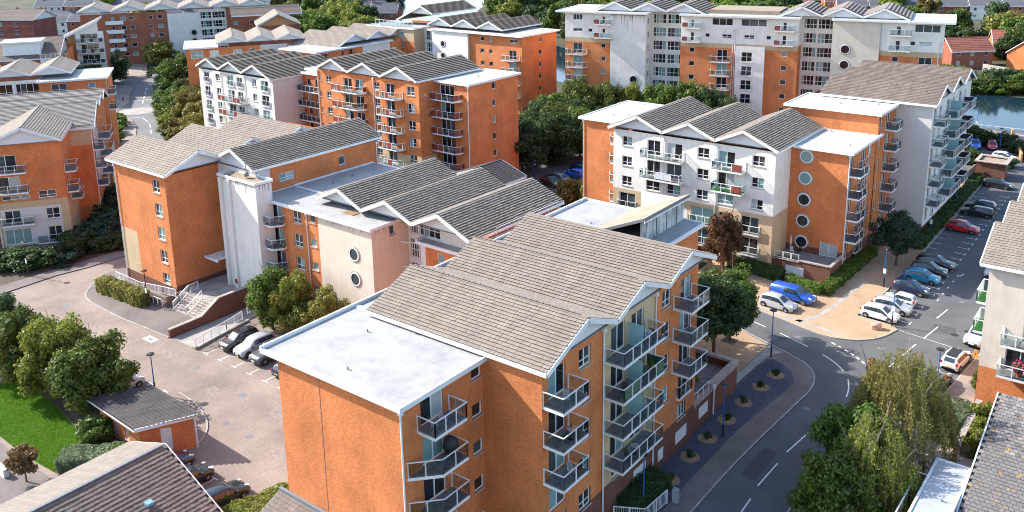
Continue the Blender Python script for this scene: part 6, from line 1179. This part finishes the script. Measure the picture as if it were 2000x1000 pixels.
# ------------------------------------------------------------------ cars
def loft(mb,secs,mi=0):
    i0=len(mb.v); n_=len(secs[0])
    for s_ in secs: mb.v+=s_
    for k in range(len(secs)-1):
        for j in range(n_-1): mb.f.append((i0+k*n_+j,i0+(k+1)*n_+j,i0+(k+1)*n_+j+1,i0+k*n_+j+1)); mb.mi.append(mi); mb.uv.append(None)
    mb.f.append(tuple(i0+j for j in range(n_))); mb.mi.append(mi); mb.uv.append(None); mb.f.append(tuple(i0+(len(secs)-1)*n_+j for j in range(n_))[::-1]); mb.mi.append(mi); mb.uv.append(None)
KINDS={ # x, zlow, zbelt, ztop, half width belt, half width top
 'hatch':[(-2.0,.38,.72,.78,.70,.62),(-1.95,.27,.86,.94,.79,.68),(-1.62,.22,.92,1.36,.84,.60),(-1.0,.2,.93,1.46,.855,.62),(-.1,.2,.92,1.48,.86,.63),(.3,.2,.91,1.42,.86,.62),(.95,.2,.90,.96,.86,.72),(1.5,.2,.80,.87,.84,.68),(1.85,.26,.66,.74,.78,.62),(1.98,.34,.54,.60,.68,.55)],
 'estate':[(-2.25,.38,.75,.80,.72,.62),(-2.2,.27,.9,1.0,.8,.68),(-2.0,.22,.94,1.38,.85,.6),(-1.0,.2,.95,1.48,.87,.64),(.0,.2,.94,1.5,.87,.64),(.4,.2,.93,1.43,.87,.63),(1.05,.2,.92,.98,.87,.73),(1.7,.2,.82,.9,.85,.7),(2.05,.26,.68,.76,.79,.63),(2.2,.34,.55,.6,.68,.55)],
 'suv':[(-2.15,.45,.85,.9,.74,.66),(-2.1,.34,1.0,1.1,.84,.72),(-1.85,.3,1.06,1.55,.89,.66),(-1.0,.28,1.08,1.68,.91,.69),(.0,.28,1.07,1.69,.91,.69),(.4,.28,1.06,1.6,.91,.68),(1.05,.28,1.04,1.1,.91,.76),(1.7,.28,.95,1.02,.89,.74),(2.05,.34,.78,.86,.83,.68),(2.18,.42,.64,.7,.72,.58)],
 'van':[(-2.6,.45,1.0,1.1,.9,.86),(-2.58,.36,1.2,2.2,.96,.84),(-1.5,.32,1.2,2.3,.98,.86),(.4,.32,1.2,2.3,.98,.86),(.95,.32,1.2,2.2,.98,.84),(1.75,.32,1.15,1.32,.97,.82),(2.25,.34,1.0,1.12,.95,.8),(2.5,.4,.75,.85,.85,.7),(2.58,.46,.65,.7,.8,.66)],
 'pickup':[(-2.6,.5,.95,1.0,.82,.8),(-2.55,.42,1.0,1.55,.88,.7),(-2.3,.4,1.02,1.66,.9,.72),(-.9,.4,1.02,1.7,.9,.72),(-.8,.4,1.02,1.72,.9,.72),(.45,.4,1.02,1.72,.9,.72),(.6,.4,1.02,1.68,.9,.71),(1.15,.4,1.02,1.1,.9,.78),(1.95,.4,.98,1.04,.9,.76),(2.35,.44,.85,.92,.86,.72),(2.5,.5,.7,.76,.78,.65)]}
GL={'hatch':(2,6,1,2,5,6),'estate':(2,6,1,2,5,6),'suv':(2,6,1,2,5,6),'van':(3,5,None,None,4,5),'pickup':(4,7,1,2,6,7)}
def car_meshes(kind):
    S_=KINDS[kind]; d={}
    secs=[]
    for x,zl,zb,zt,wb,wt in S_:
        zm=(zl+zb)/2; secs.append([(x,-wb*.94,zl),(x,-wb,zm),(x,-wb*.985,zb),(x,-wt,zt-.05),(x,-wt*.8,zt),(x,wt*.8,zt),(x,wt,zt-.05),(x,wb*.985,zb),(x,wb,zm),(x,wb*.94,zl)])
    mb=MB('car_white'); loft(mb,secs); me=mb.mesh('body'); 
    for p in me.polygons: p.use_smooth=True
    d['body']=me
    i0,i1,r0,r1,f0,f1=GL[kind]
    def quadpatch(a,b_,j0,j1,ins,off):
        A,B_,C_,D=[Vector(v) for v in(secs[a][j0],secs[b_][j0],secs[b_][j1],secs[a][j1])]; c=(A+B_+C_+D)/4; n_=(C_-A).cross(D-B_).normalized()
        if n_.dot(c-Vector((c.x*.7,0,.5)))<0: n_=-n_
        return [tuple(p+(c-p)*ins+n_*off) for p in(A,B_,C_,D)]
    q=MB('car_glass'); q.face(quadpatch(f0,f1,4,5,.06,.012)); d['windscreen']=q.mesh('windscreen')
    if r0 is not None: q=MB('car_glass'); q.face(quadpatch(r0,r1,4,5,.1,.012)); d['rear_window']=q.mesh('rear_window')
    for sd_,(j0,j1) in enumerate(((2,3),(7,6))):
        q=MB('car_glass')
        rng=list(range(i0,i1))
        for a in rng:
            A,B_,C_,D=[Vector(v) for v in(secs[a][j0],secs[a+1][j0],secs[a+1][j1],secs[a][j1])]
            sg=-1 if sd_==0 else 1; o_=Vector((0,sg*.012,.004)); lo,hi=.10,.90
            P=lambda L_,U,t:L_+(U-L_)*t
            xx=.03
            pts=[P(A,D,lo),P(B_,C_,lo),P(B_,C_,hi),P(A,D,hi)]; c=sum(pts,Vector())/4
            pts=[p+(c-p)*(.03 if abs(p.x-c.x)>.1 else .0)+o_ for p in pts]; q.face([tuple(p) for p in pts])
        d['side%d'%sd_]=q.mesh('side_windows')
    L=S_[-1][0]; Rr=-S_[0][0]; big=kind in('suv','van','pickup'); wr=.36 if big else .31
    d['wx']=(L*.64,-Rr*.66 if kind!='pickup' else -1.55); d['wr']=wr; d['hw']=max(s_[4] for s_ in S_)
    q=MB('tyre')
    prof=[(wr*.6,-.1),(wr*.96,-.1),(wr,-.06),(wr,.06),(wr*.96,.1),(wr*.6,.1)]; n_=16; i0_=0
    for r_,y in prof:
        for j in range(n_): t=2*math.pi*j/n_; q.v.append((r_*math.cos(t),y,r_*math.sin(t)))
    for k in range(len(prof)-1):
        for j in range(n_): q.f.append((k*n_+j,k*n_+(j+1)%n_,(k+1)*n_+(j+1)%n_,(k+1)*n_+j)); q.mi.append(0); q.uv.append(None)
    d['tyre']=q.mesh('tyre',True)
    q=MB(['alloy','tyre']); 
    for sgn in(-1,1):
        q.face([(wr*.6*math.cos(2*math.pi*j/n_),sgn*.085,wr*.6*math.sin(2*math.pi*j/n_)) for j in range(n_)],1)
        for k in range(5):
            a_=2*math.pi*k/5; q.bar((0,sgn*.095,0),(wr*.6*math.cos(a_),sgn*.095,wr*.6*math.sin(a_)),.07,.02,0,upv=(0,1,0))
    d['rim']=q.mesh('rim')
    q=MB('black_plastic'); 
    for j in range(n_): 
        t0,t1=math.pi*j/n_,math.pi*(j+1)/n_; ra,rb=wr*1.0,wr*1.2
        q.face([(ra*math.cos(t0),0,ra*math.sin(t0)),(ra*math.cos(t1),0,ra*math.sin(t1)),(rb*math.cos(t1),0,rb*math.sin(t1)),(rb*math.cos(t0),0,rb*math.sin(t0))])
    d['arch']=q.mesh('wheel_arch')
    f=S_[-2]; f2=S_[-3]; rr_=S_[1]
    q=MB('lamp_lens'); q.bar((f[0]+.03,0,0),(f2[0]+.1,.12,.08),.2,.12); d['head']=q.mesh('headlight'); d['headz']=(f[2]+f[3])/2+.02; d['heady']=f[4]*.72
    q=MB('tail_lens'); q.box(rr_[0]-.04,-.1,-.13,rr_[0]+.16,.1,.16); d['tail']=q.mesh('tail_light'); d['tailz']=rr_[2]-.02; d['taily']=rr_[4]-.1
    q=MB('black_plastic'); q.box(S_[-1][0]-.06,-.55,S_[-1][1]-.02,S_[-1][0]+.015,.55,S_[-1][2]-.02); q.box(S_[0][0]-.02,-.6,S_[0][1]-.02,S_[0][0]+.05,.6,S_[0][1]+.12); q.box(-L*.5,-d['hw']+.02,S_[3][1]-.04,L*.45,d['hw']-.02,S_[3][1]+.06); d['trim']=q.mesh('bumper_trim')
    q=MB('black_plastic'); q.box(-.09,-.1,-.07,.09,.1,.07); d['mirror']=q.mesh('mirror'); d['mx']=S_[f1][0]-.18; d['mz']=S_[f1][2]+.06
    q=MB('plate_white'); q.box(S_[-1][0]+.016,-.26,-.055,S_[-1][0]+.03,.26,.055); d['pf']=q.mesh('number_plate'); d['pfz']=S_[-1][1]+.12
    q=MB('plate_yellow'); q.box(S_[0][0]-.035,-.26,-.055,S_[0][0]-.021,.26,.055); d['pr']=q.mesh('number_plate'); d['prz']=S_[0][1]+.22
    q=MB('black_plastic'); x0,x1=S_[3][0],S_[4][0]; d['roof']=None
    return d
def car(label,kind,paint,x,y,deg,sc=1.0,group=None,roof=None,name='parked_car'):
    d=cached(('car',kind),lambda:car_meshes(kind)); e=ob(name,None,loc=(x,y,.008),rz=R(deg),label=label,cat='van' if kind=='van' else ('pickup' if kind=='pickup' else 'car'),group=group or 'parked cars'); e.scale=(sc,sc,sc)
    ob('body',d['body'],e,mat=paint); ob('windscreen',d['windscreen'],e)
    if 'rear_window' in d: ob('rear_window',d['rear_window'],e)
    for s_ in(0,1): ob('side_windows',d['side%d'%s_],e)
    for wx in d['wx']:
        for sg in(-1,1):
            yy=sg*(d['hw']-.085); w_=ob('wheel',d['tyre'],e,loc=(wx,yy,d['wr'])); ob('rim',d['rim'],w_); ob('wheel_arch',d['arch'],e,loc=(wx,sg*(d['hw']+.004),d['wr']))
    for sg in(-1,1):
        h_=ob('headlight',d['head'],e,loc=(0,sg*d['heady'],d['headz'])); h_.scale=(1,-sg,1); ob('tail_light',d['tail'],e,loc=(0,sg*d['taily'],d['tailz'])); ob('mirror',d['mirror'],e,loc=(d['mx'],sg*(d['hw']+.08),d['mz']),mat=None)
    ob('bumper_trim',d['trim'],e); ob('number_plate',d['pf'],e,loc=(0,0,d['pfz'])); ob('number_plate',d['pr'],e,loc=(0,0,d['prz']))
    if roof:
        S_=KINDS[kind]; q=MB(roof); a_,c=S_[2],S_[5]; q.box(a_[0]+.1,-a_[5]*.78,0,c[0]-.05,a_[5]*.78,.02); o=ob('roof_panel',q.mesh('roof_panel'),e,loc=(0,0,S_[3][3]-.01))
    return e
CARS=[('white hatchback at the apron corner beside the lamp post','hatch','car_white',-24.1,95.0,-4,.98),('silver hatchback parked beside the white hatchback','hatch','car_silver',-23.6,97.6,0,1.02),('small white hatchback parked nose in with its rear window showing','hatch','car_white',-23.5,100.2,176,.88),('navy blue hatchback parked by the apron lamp','hatch','car_navy',-23.3,104.0,-3,1.0),('bright teal hatchback between two dark cars','hatch','car_teal',-23.1,108.2,-2,.99),('black hatchback next to the teal car','hatch','car_black',-23.0,110.9,2,1.02),('black estate car with roof box at the end of the near bays','estate','car_black',-22.9,113.7,-2,.98),('red hatchback alone in the middle bays','hatch','car_red',-23.1,129.2,-2,1.03),('black people carrier in the upper bays','estate','car_black',-23.0,137.4,180,.95),('dark blue hatchback beside the black people carrier','hatch','car_navy',-23.1,140.6,178,1.0),('black saloon near the brick enclosure','estate','car_black',-23.2,153.8,-6,.95),
('silver four wheel drive facing the camera by the cream block','suv','car_silver',-14.5,95.2,-97,1.0),('white crossover with black roof on the east kerb','suv','car_white',-15.2,88.6,83,.95),('dark car half hidden behind the birch on the east kerb','hatch','car_graphite',-15.7,83.2,82,1.0),('silver hatchback on the apron beside the blue pickup','hatch','car_silver',-34.0,91.3,-6,1.03),
('black sport utility car next to the ramp railing','suv','car_black',-75.6,50.4,-92,.95),('white and grey crossover between two dark cars','suv','car_silver',-73.2,50.5,-92,.97),('dark grey pickup styled car with chrome wheels in the courtyard','suv','car_graphite',-70.6,50.6,-92,1.02),('dark blue hatchback showing its tail lights at the near block corner','hatch','car_navy',-66.6,49.9,90,.95),('silver coupe by the courtyard lamp post','hatch','car_silver',-77.0,38.2,86,1.0),('black hatchback behind the silver coupe','hatch','car_black',-79.4,38.0,86,1.0),('silver car glimpsed through the bushy trees','hatch','car_silver',-88.9,38.6,86,1.0),('white car glimpsed under the bushy trees','hatch','car_white',-84.2,38.3,86,1.0),('dark car at the far end behind the bushy trees','hatch','car_graphite',-91.4,38.7,86,1.0),
('navy car nearest the shed corner','hatch','car_navy',-61.6,33.5,88,.98),('black saloon between the navy car and the black coupe','hatch','car_black',-58.8,33.3,88,1.02),('glossy black coupe beside the tiled roof edge','estate','car_black',-54.6,33.5,88,.98),
('dark car in the rear car park beyond the striped roofs','hatch','car_black',-81.7,115.2,-16,1.05),('grey blue saloon in the rear car park','estate','car_steel',-81.4,117.6,-14,1.0),('bright blue hatchback in the rear car park','hatch','car_brightblue',-81.2,121.4,174,1.05),('dark blue estate beyond the bright blue hatchback','estate','car_navy',-81.8,124.4,-4,1.0),('red car under the trees of the rear car park','hatch','car_red',-90.4,136.2,60,1.0),('white car beside the red one under the trees','hatch','car_white',-86.9,137.2,60,1.0),
('blue hatchback at the far end by the river shrubs','hatch','car_brightblue',-31.4,178.2,-75,1.05),('red hatchback at the far end by the river shrubs','hatch','car_red',-28.8,179.3,-75,1.0),('white car behind the brick enclosure','hatch','car_white',-25.4,171.8,-10,1.0),('blue car parked near the far footpath','hatch','car_blue',-254,158,20,1.0)]
for c in CARS: car(*c,roof='black_plastic' if 'black roof' in c[0] else None)
car('bright blue pickup with hard top on the apron','pickup','car_blue',-33.4,94.2,-6,1.0); car('white delivery van parked against the cream block','van','car_silver',-16.4,115.3,-96,.95,name='parked_van'); car('orange van by the far white panel','van','van_orange',-262,163,20,.95,name='parked_van')
# ------------------------------------------------------------------ small things
for i,(x,y) in enumerate([(-28.3,76.4),(-28.6,73.5),(-28.75,70.0),(-28.7,66.5),(-28.8,62.9),(-28.75,59.6),(-28.6,55.9)]):
    e=ob('planting_ring',None,loc=(x,y,.13),label='round tan bark ring with a clipped dark ball shrub in the slate bed',cat='planting',group='planted rings in the slate bed')
    q=MB('sand_ring'); r3=random.Random(i); q.v=[(0,0,.05)]+[((.78+.06*r3.random())*math.cos(2*math.pi*j/24),(.78+.06*r3.random())*math.sin(2*math.pi*j/24),.006) for j in range(24)]
    for j in range(24): q.f.append((0,1+j,1+(j+1)%24)); q.mi.append(0); q.uv.append(None)
    ob('mulch',q.mesh('mulch'),e); c=ob('ball_shrub',CR['m%d'%(i%3)],e,loc=(0,0,.32),mat='leaf_dark'); c.scale=(.36,.36,.36)
    pe=MB('sand_ring')
    for j in range(120):
        a_=r3.uniform(0,6.28); rr_=.8*math.sqrt(r3.random()); s_=r3.uniform(.03,.06); px,py=rr_*math.cos(a_),rr_*math.sin(a_); pe.v+=[(px-s_,py,.03),(px,py-s_,.035),(px+s_,py,.03),(px,py+s_,.035),(px,py,.085)]; v=len(pe.v)-5
        for f_ in((0,1,4),(1,2,4),(2,3,4),(3,0,4)): pe.f.append(tuple(v+k for k in f_)); pe.mi.append(0); pe.uv.append(None)
    ob('bark_chips',pe.mesh('bark_chips'),e,kind='stuff')
r3=random.Random(2); q=MB('stone_pink')
import bmesh
bm=bmesh.new(); bmesh.ops.create_icosphere(bm,subdivisions=2,radius=.55)
for v in bm.verts: v.co=Vector((max(-.5,min(.5,v.co.x*1.25)),max(-.42,min(.42,v.co.y*1.2)),max(-.3,min(.45,v.co.z))))+Vector((r3.uniform(-.04,.04),r3.uniform(-.04,.04),r3.uniform(-.04,.04)))
me=bpy.data.meshes.new('boulder'); bm.to_mesh(me); bm.free(); me.materials.append(M['stone_pink']); ob('boulder',me,loc=(-23.6,92.0,.38),rz=.3,label='squared pinkish boulder on the apron corner',cat='boulder')
e=ob('wet_floor_sign',None,loc=(-14.0,91.3,.1),label='orange folding warning sign on the east footway',cat='sign'); q=MB('cone_orange')
for sg in(-1,1): q.v+=[(-.2,sg*.22,0),(.2,sg*.22,0),(.13,sg*.03,.7),(-.13,sg*.03,.7)]; v=len(q.v)-4; q.f.append((v,v+1,v+2,v+3)); q.mi.append(0); q.uv.append(None)
q.box(-.13,-.04,.68,.13,.04,.74); ob('boards',q.mesh('boards'),e); q=MB('black_plastic'); q.face([(-.07,-.15,.28),(.07,-.15,.28),(0,-.1,.48)]); ob('symbol',q.mesh('symbol'),e)
def chair(label,x,y,z,deg,group=None,mat='metal_chair'):
    e=ob('garden_chair',None,loc=(x,y,z),rz=R(deg),label=label,cat='chair',group=group)
    q=MB(mat); 
    for k in range(6): q.bar((-.2,-.2+.08*k,.44),(.2,-.2+.08*k,.44),.05,.02)
    ob('seat',q.mesh('seat'),e); q=MB(mat)
    for k in range(4): q.bar((-.2,.24+.02*k,.55+.1*k),(.2,.24+.02*k,.55+.1*k),.02,.06)
    ob('backrest',q.mesh('backrest'),e)
    for sx in(-1,1): q=MB(mat); q.bar((sx*.21,-.25,0),(sx*.21,.22,.5),.025,.025); ob('leg',q.mesh('leg'),e); q=MB(mat); q.bar((sx*.19,.28,0),(sx*.19,-.2,.44),.025,.025); q.bar((sx*.19,.2,.45),(sx*.19,.31,.9),.025,.025); ob('leg',q.mesh('leg'),e)
chair('metal folding chair by the door on the top balcony of the brick end',-33.9,35.4,12.8,150); chair('metal folding chair in the middle of the top brick end balcony',-33.9,36.3,12.8,100); chair('pale metal chair against the wall on the top brick end balcony',-34.0,37.6,12.8,20)
chair('white chair on the brick terrace below the portholes',-37.2,103.4,1.8,30,mat='rail_white'); chair('dark chair beside the white one on the porthole terrace',-36.5,103.9,1.8,-20,mat='lamp_black')
e=ob('parasol',None,loc=(-37.6,104.0,1.8),label='folded grey parasol on the porthole terrace',cat='parasol'); q=MB('cloth_white'); q.lathe([(.05,.9),(.16,1.2),(.1,1.9),(.02,2.2)],10); ob('canopy',q.mesh('canopy'),e); q=MB('metal_chair'); q.tube([(0,0,0),(0,0,2.25)],.025,6); ob('pole',q.mesh('pole'),e)
e=ob('hanging_egg_seat',None,loc=(-34.2,37.1,10.05),label='black round covered seat on the second brick end balcony',cat='seat'); q=MB('black_plastic'); q.lathe([(.1,.1),(.38,.3),(.52,.75),(.42,1.2),(.15,1.42),(.02,1.45)],16); ob('cover',q.mesh('cover',True),e)
def planter(label,x,y,z,r=.2,h=.3,leaf='leaf_green',s=.45,pot='terracotta',kind='m1',flower=False):
    e=ob('potted_plant',None,loc=(x,y,z),label=label,cat='plant'); q=MB(pot); q.lathe([(r*.7,0),(r,h),(r*.9,h)],12); ob('pot',q.mesh('pot'),e); c=ob('foliage',CR[kind],e,loc=(0,0,h+s*.7),mat=leaf); c.scale=(s,s,s)
    if flower:
        fl=MB('flower'); r4=random.Random(3)
        for k in range(60): a_=Vector((r4.gauss(0,1),r4.gauss(0,1),r4.gauss(0,1))).normalized()*s*1.02+Vector((0,0,h+s*.7)); fl.box(a_.x-.05,a_.y-.05,a_.z-.05,a_.x+.05,a_.y+.05,a_.z+.05)
        ob('flowers',fl.mesh('flowers'),e)
planter('palm like potted plant on the ground terrace of the near block',-32.4,67.0,2.05,.25,.35,'leaf_yellow',.6)
planter('terracotta pot on the lowest left balcony of the near block',-28.8,43.5,7.62,.16,.25,'leaf_brown',.14); planter('plant on the middle tan bay balcony rail',-29.0,53.2,10.34,.15,.6,'leaf_green',.3); planter('large leafy plant on the orange end balcony of the white block',-61.9,103.0,9.7,.25,.4,'leaf_yellow',.7)
planter('balcony planter with magenta flowers on the cream block',-8.9,80.2,4.52,.3,.5,'leaf_green',.55,flower=True); planter('terracotta pot on the base of the cream block',-7.6,80.4,1.2,.2,.35,'leaf_brown',.2); planter('potted shrub at the tall orange block top balcony',-97.0,102.2,15.2,.25,.3,'leaf_dark',.6)
q=MB('lamp_grey'); q.box(-27.2,53.6,.1,-26.8,54.0,1.2); ob('utility_cabinet',q.mesh('utility_cabinet'),label='small grey utility cabinet by the picket fence',cat='cabinet')
e=ob('park_bench',None,loc=(-233,137.6,.08),rz=R(40),label='white bench on the green above the far junction',cat='bench'); q=MB('white_trim'); q.box(-1.6,-.3,.42,1.6,.3,.5); ob('seat',q.mesh('seat'),e); q=MB('white_trim'); q.box(-1.6,.28,.5,1.6,.36,1.05); ob('backrest',q.mesh('backrest'),e)
for sx in(-1.3,1.3): q=MB('white_trim'); q.box(sx-.08,-.25,0,sx+.08,.3,.42); ob('leg',q.mesh('leg'),e)
# a pedestrian on the far footway
me=bpy.data.meshes.new('body'); J=[(0,0,.95),(0,0,1.2),(0,0,1.42),(0,0,1.52),(0,.02,1.66),(.1,0,.9),(.12,.1,.5),(.11,.0,.06),(.11,.14,.02),(-.1,0,.9),(-.12,-.12,.5),(-.11,-.3,.1),(-.11,-.2,.02),(.2,0,1.4),(.26,-.06,1.12),(.26,.06,.88),(-.2,0,1.4),(-.26,.06,1.12),(-.25,.18,.9),(0,.02,1.74)]
Eg=[(0,1),(1,2),(2,3),(3,4),(0,5),(5,6),(6,7),(7,8),(0,9),(9,10),(10,11),(11,12),(2,13),(13,14),(14,15),(2,16),(16,17),(17,18),(4,19)]
me.from_pydata(J,Eg,[]); me.materials.append(M['cloth_dark']); e=ob('person',me,loc=(-209.8,113.9,.08),rz=R(40),label='person in dark trousers walking on the far footway',cat='person')
md=e.modifiers.new('skin','SKIN'); rad=[.15,.14,.14,.06,.1,.09,.065,.045,.04,.09,.065,.045,.04,.07,.045,.035,.07,.045,.035,.08]
for v,r_ in zip(me.skin_vertices[0].data,rad): v.radius=(r_,r_)
me.skin_vertices[0].data[0].use_root=True; md=e.modifiers.new('sub','SUBSURF'); md.levels=1; md.render_levels=1
q=MB('cloth_white'); q.lathe([(.2,.98),(.21,1.2),(.2,1.42),(.08,1.5)],12); ob('jacket',q.mesh('jacket',True),e); q=MB('lamp_black'); q.lathe([(.1,1.66),(.115,1.72),(.08,1.8),(.01,1.83)],10,(0,.0)); ob('hair',q.mesh('hair',True),e)

# ------------------------------------------------------------------ balcony clutter
def clutter(label,group,spots,what):
    for i,(x,y,z,deg) in enumerate(spots):
        if what=='chair': chair(label,x,y,z,deg,group,mat=['metal_chair','lamp_black','black_plastic'][i%3])
        elif what=='table':
            e=ob('small_table',None,loc=(x,y,z),rz=R(deg),label=label,cat='table',group=group); q=MB('metal_chair'); q.lathe([(.3,.66),(.32,.69),(.3,.7)],14); ob('table_top',q.mesh('table_top'),e); q=MB('lamp_black'); q.lathe([(.18,0),(.03,.04),(.03,.66)],8); ob('leg',q.mesh('leg'),e)
clutter('slatted metal chair on a left bay balcony of the near block','chairs on the near block left bay',[(-28.9,42.2,13.07,40),(-28.9,43.2,10.35,120),(-29.0,42.0,10.35,-30),(-28.9,42.8,7.63,80)],'chair')
clutter('slatted metal chair on a tan bay balcony of the near block','chairs on the near block tan bay',[(-28.9,52.6,13.07,40),(-28.9,53.4,13.07,170),(-28.9,49.2,10.35,10),(-28.9,52.4,7.63,60),(-28.9,50.0,4.91,90),(-28.9,52.8,4.91,-60)],'chair')
clutter('round bistro table on a tan bay balcony of the near block','tables on the near block tan bay',[(-28.95,53.0,13.07,0),(-28.95,51.0,4.91,0)],'table')
clutter('round bistro table on a left bay balcony of the near block','tables on the near block left bay',[(-28.95,42.7,10.35,0)],'table')
clutter('slatted chair on a balcony of the white gabled block','chairs on the white gabled block',[(-54.5,99.4,9.7,30),(-53.4,99.4,9.7,160),(-52,99.4,12.42,80),(-45,99.4,12.42,10),(-44.2,99.4,9.7,90)],'chair')
clutter('slatted chair on a balcony of the tall orange block','chairs on the tall orange block',[(-112.4,97.0,15.2,20),(-111.6,97.0,12.42,100),(-104,97.0,15.2,60),(-95.4,100.8,15.2,60),(-94.6,100.8,12.42,10)],'chair')
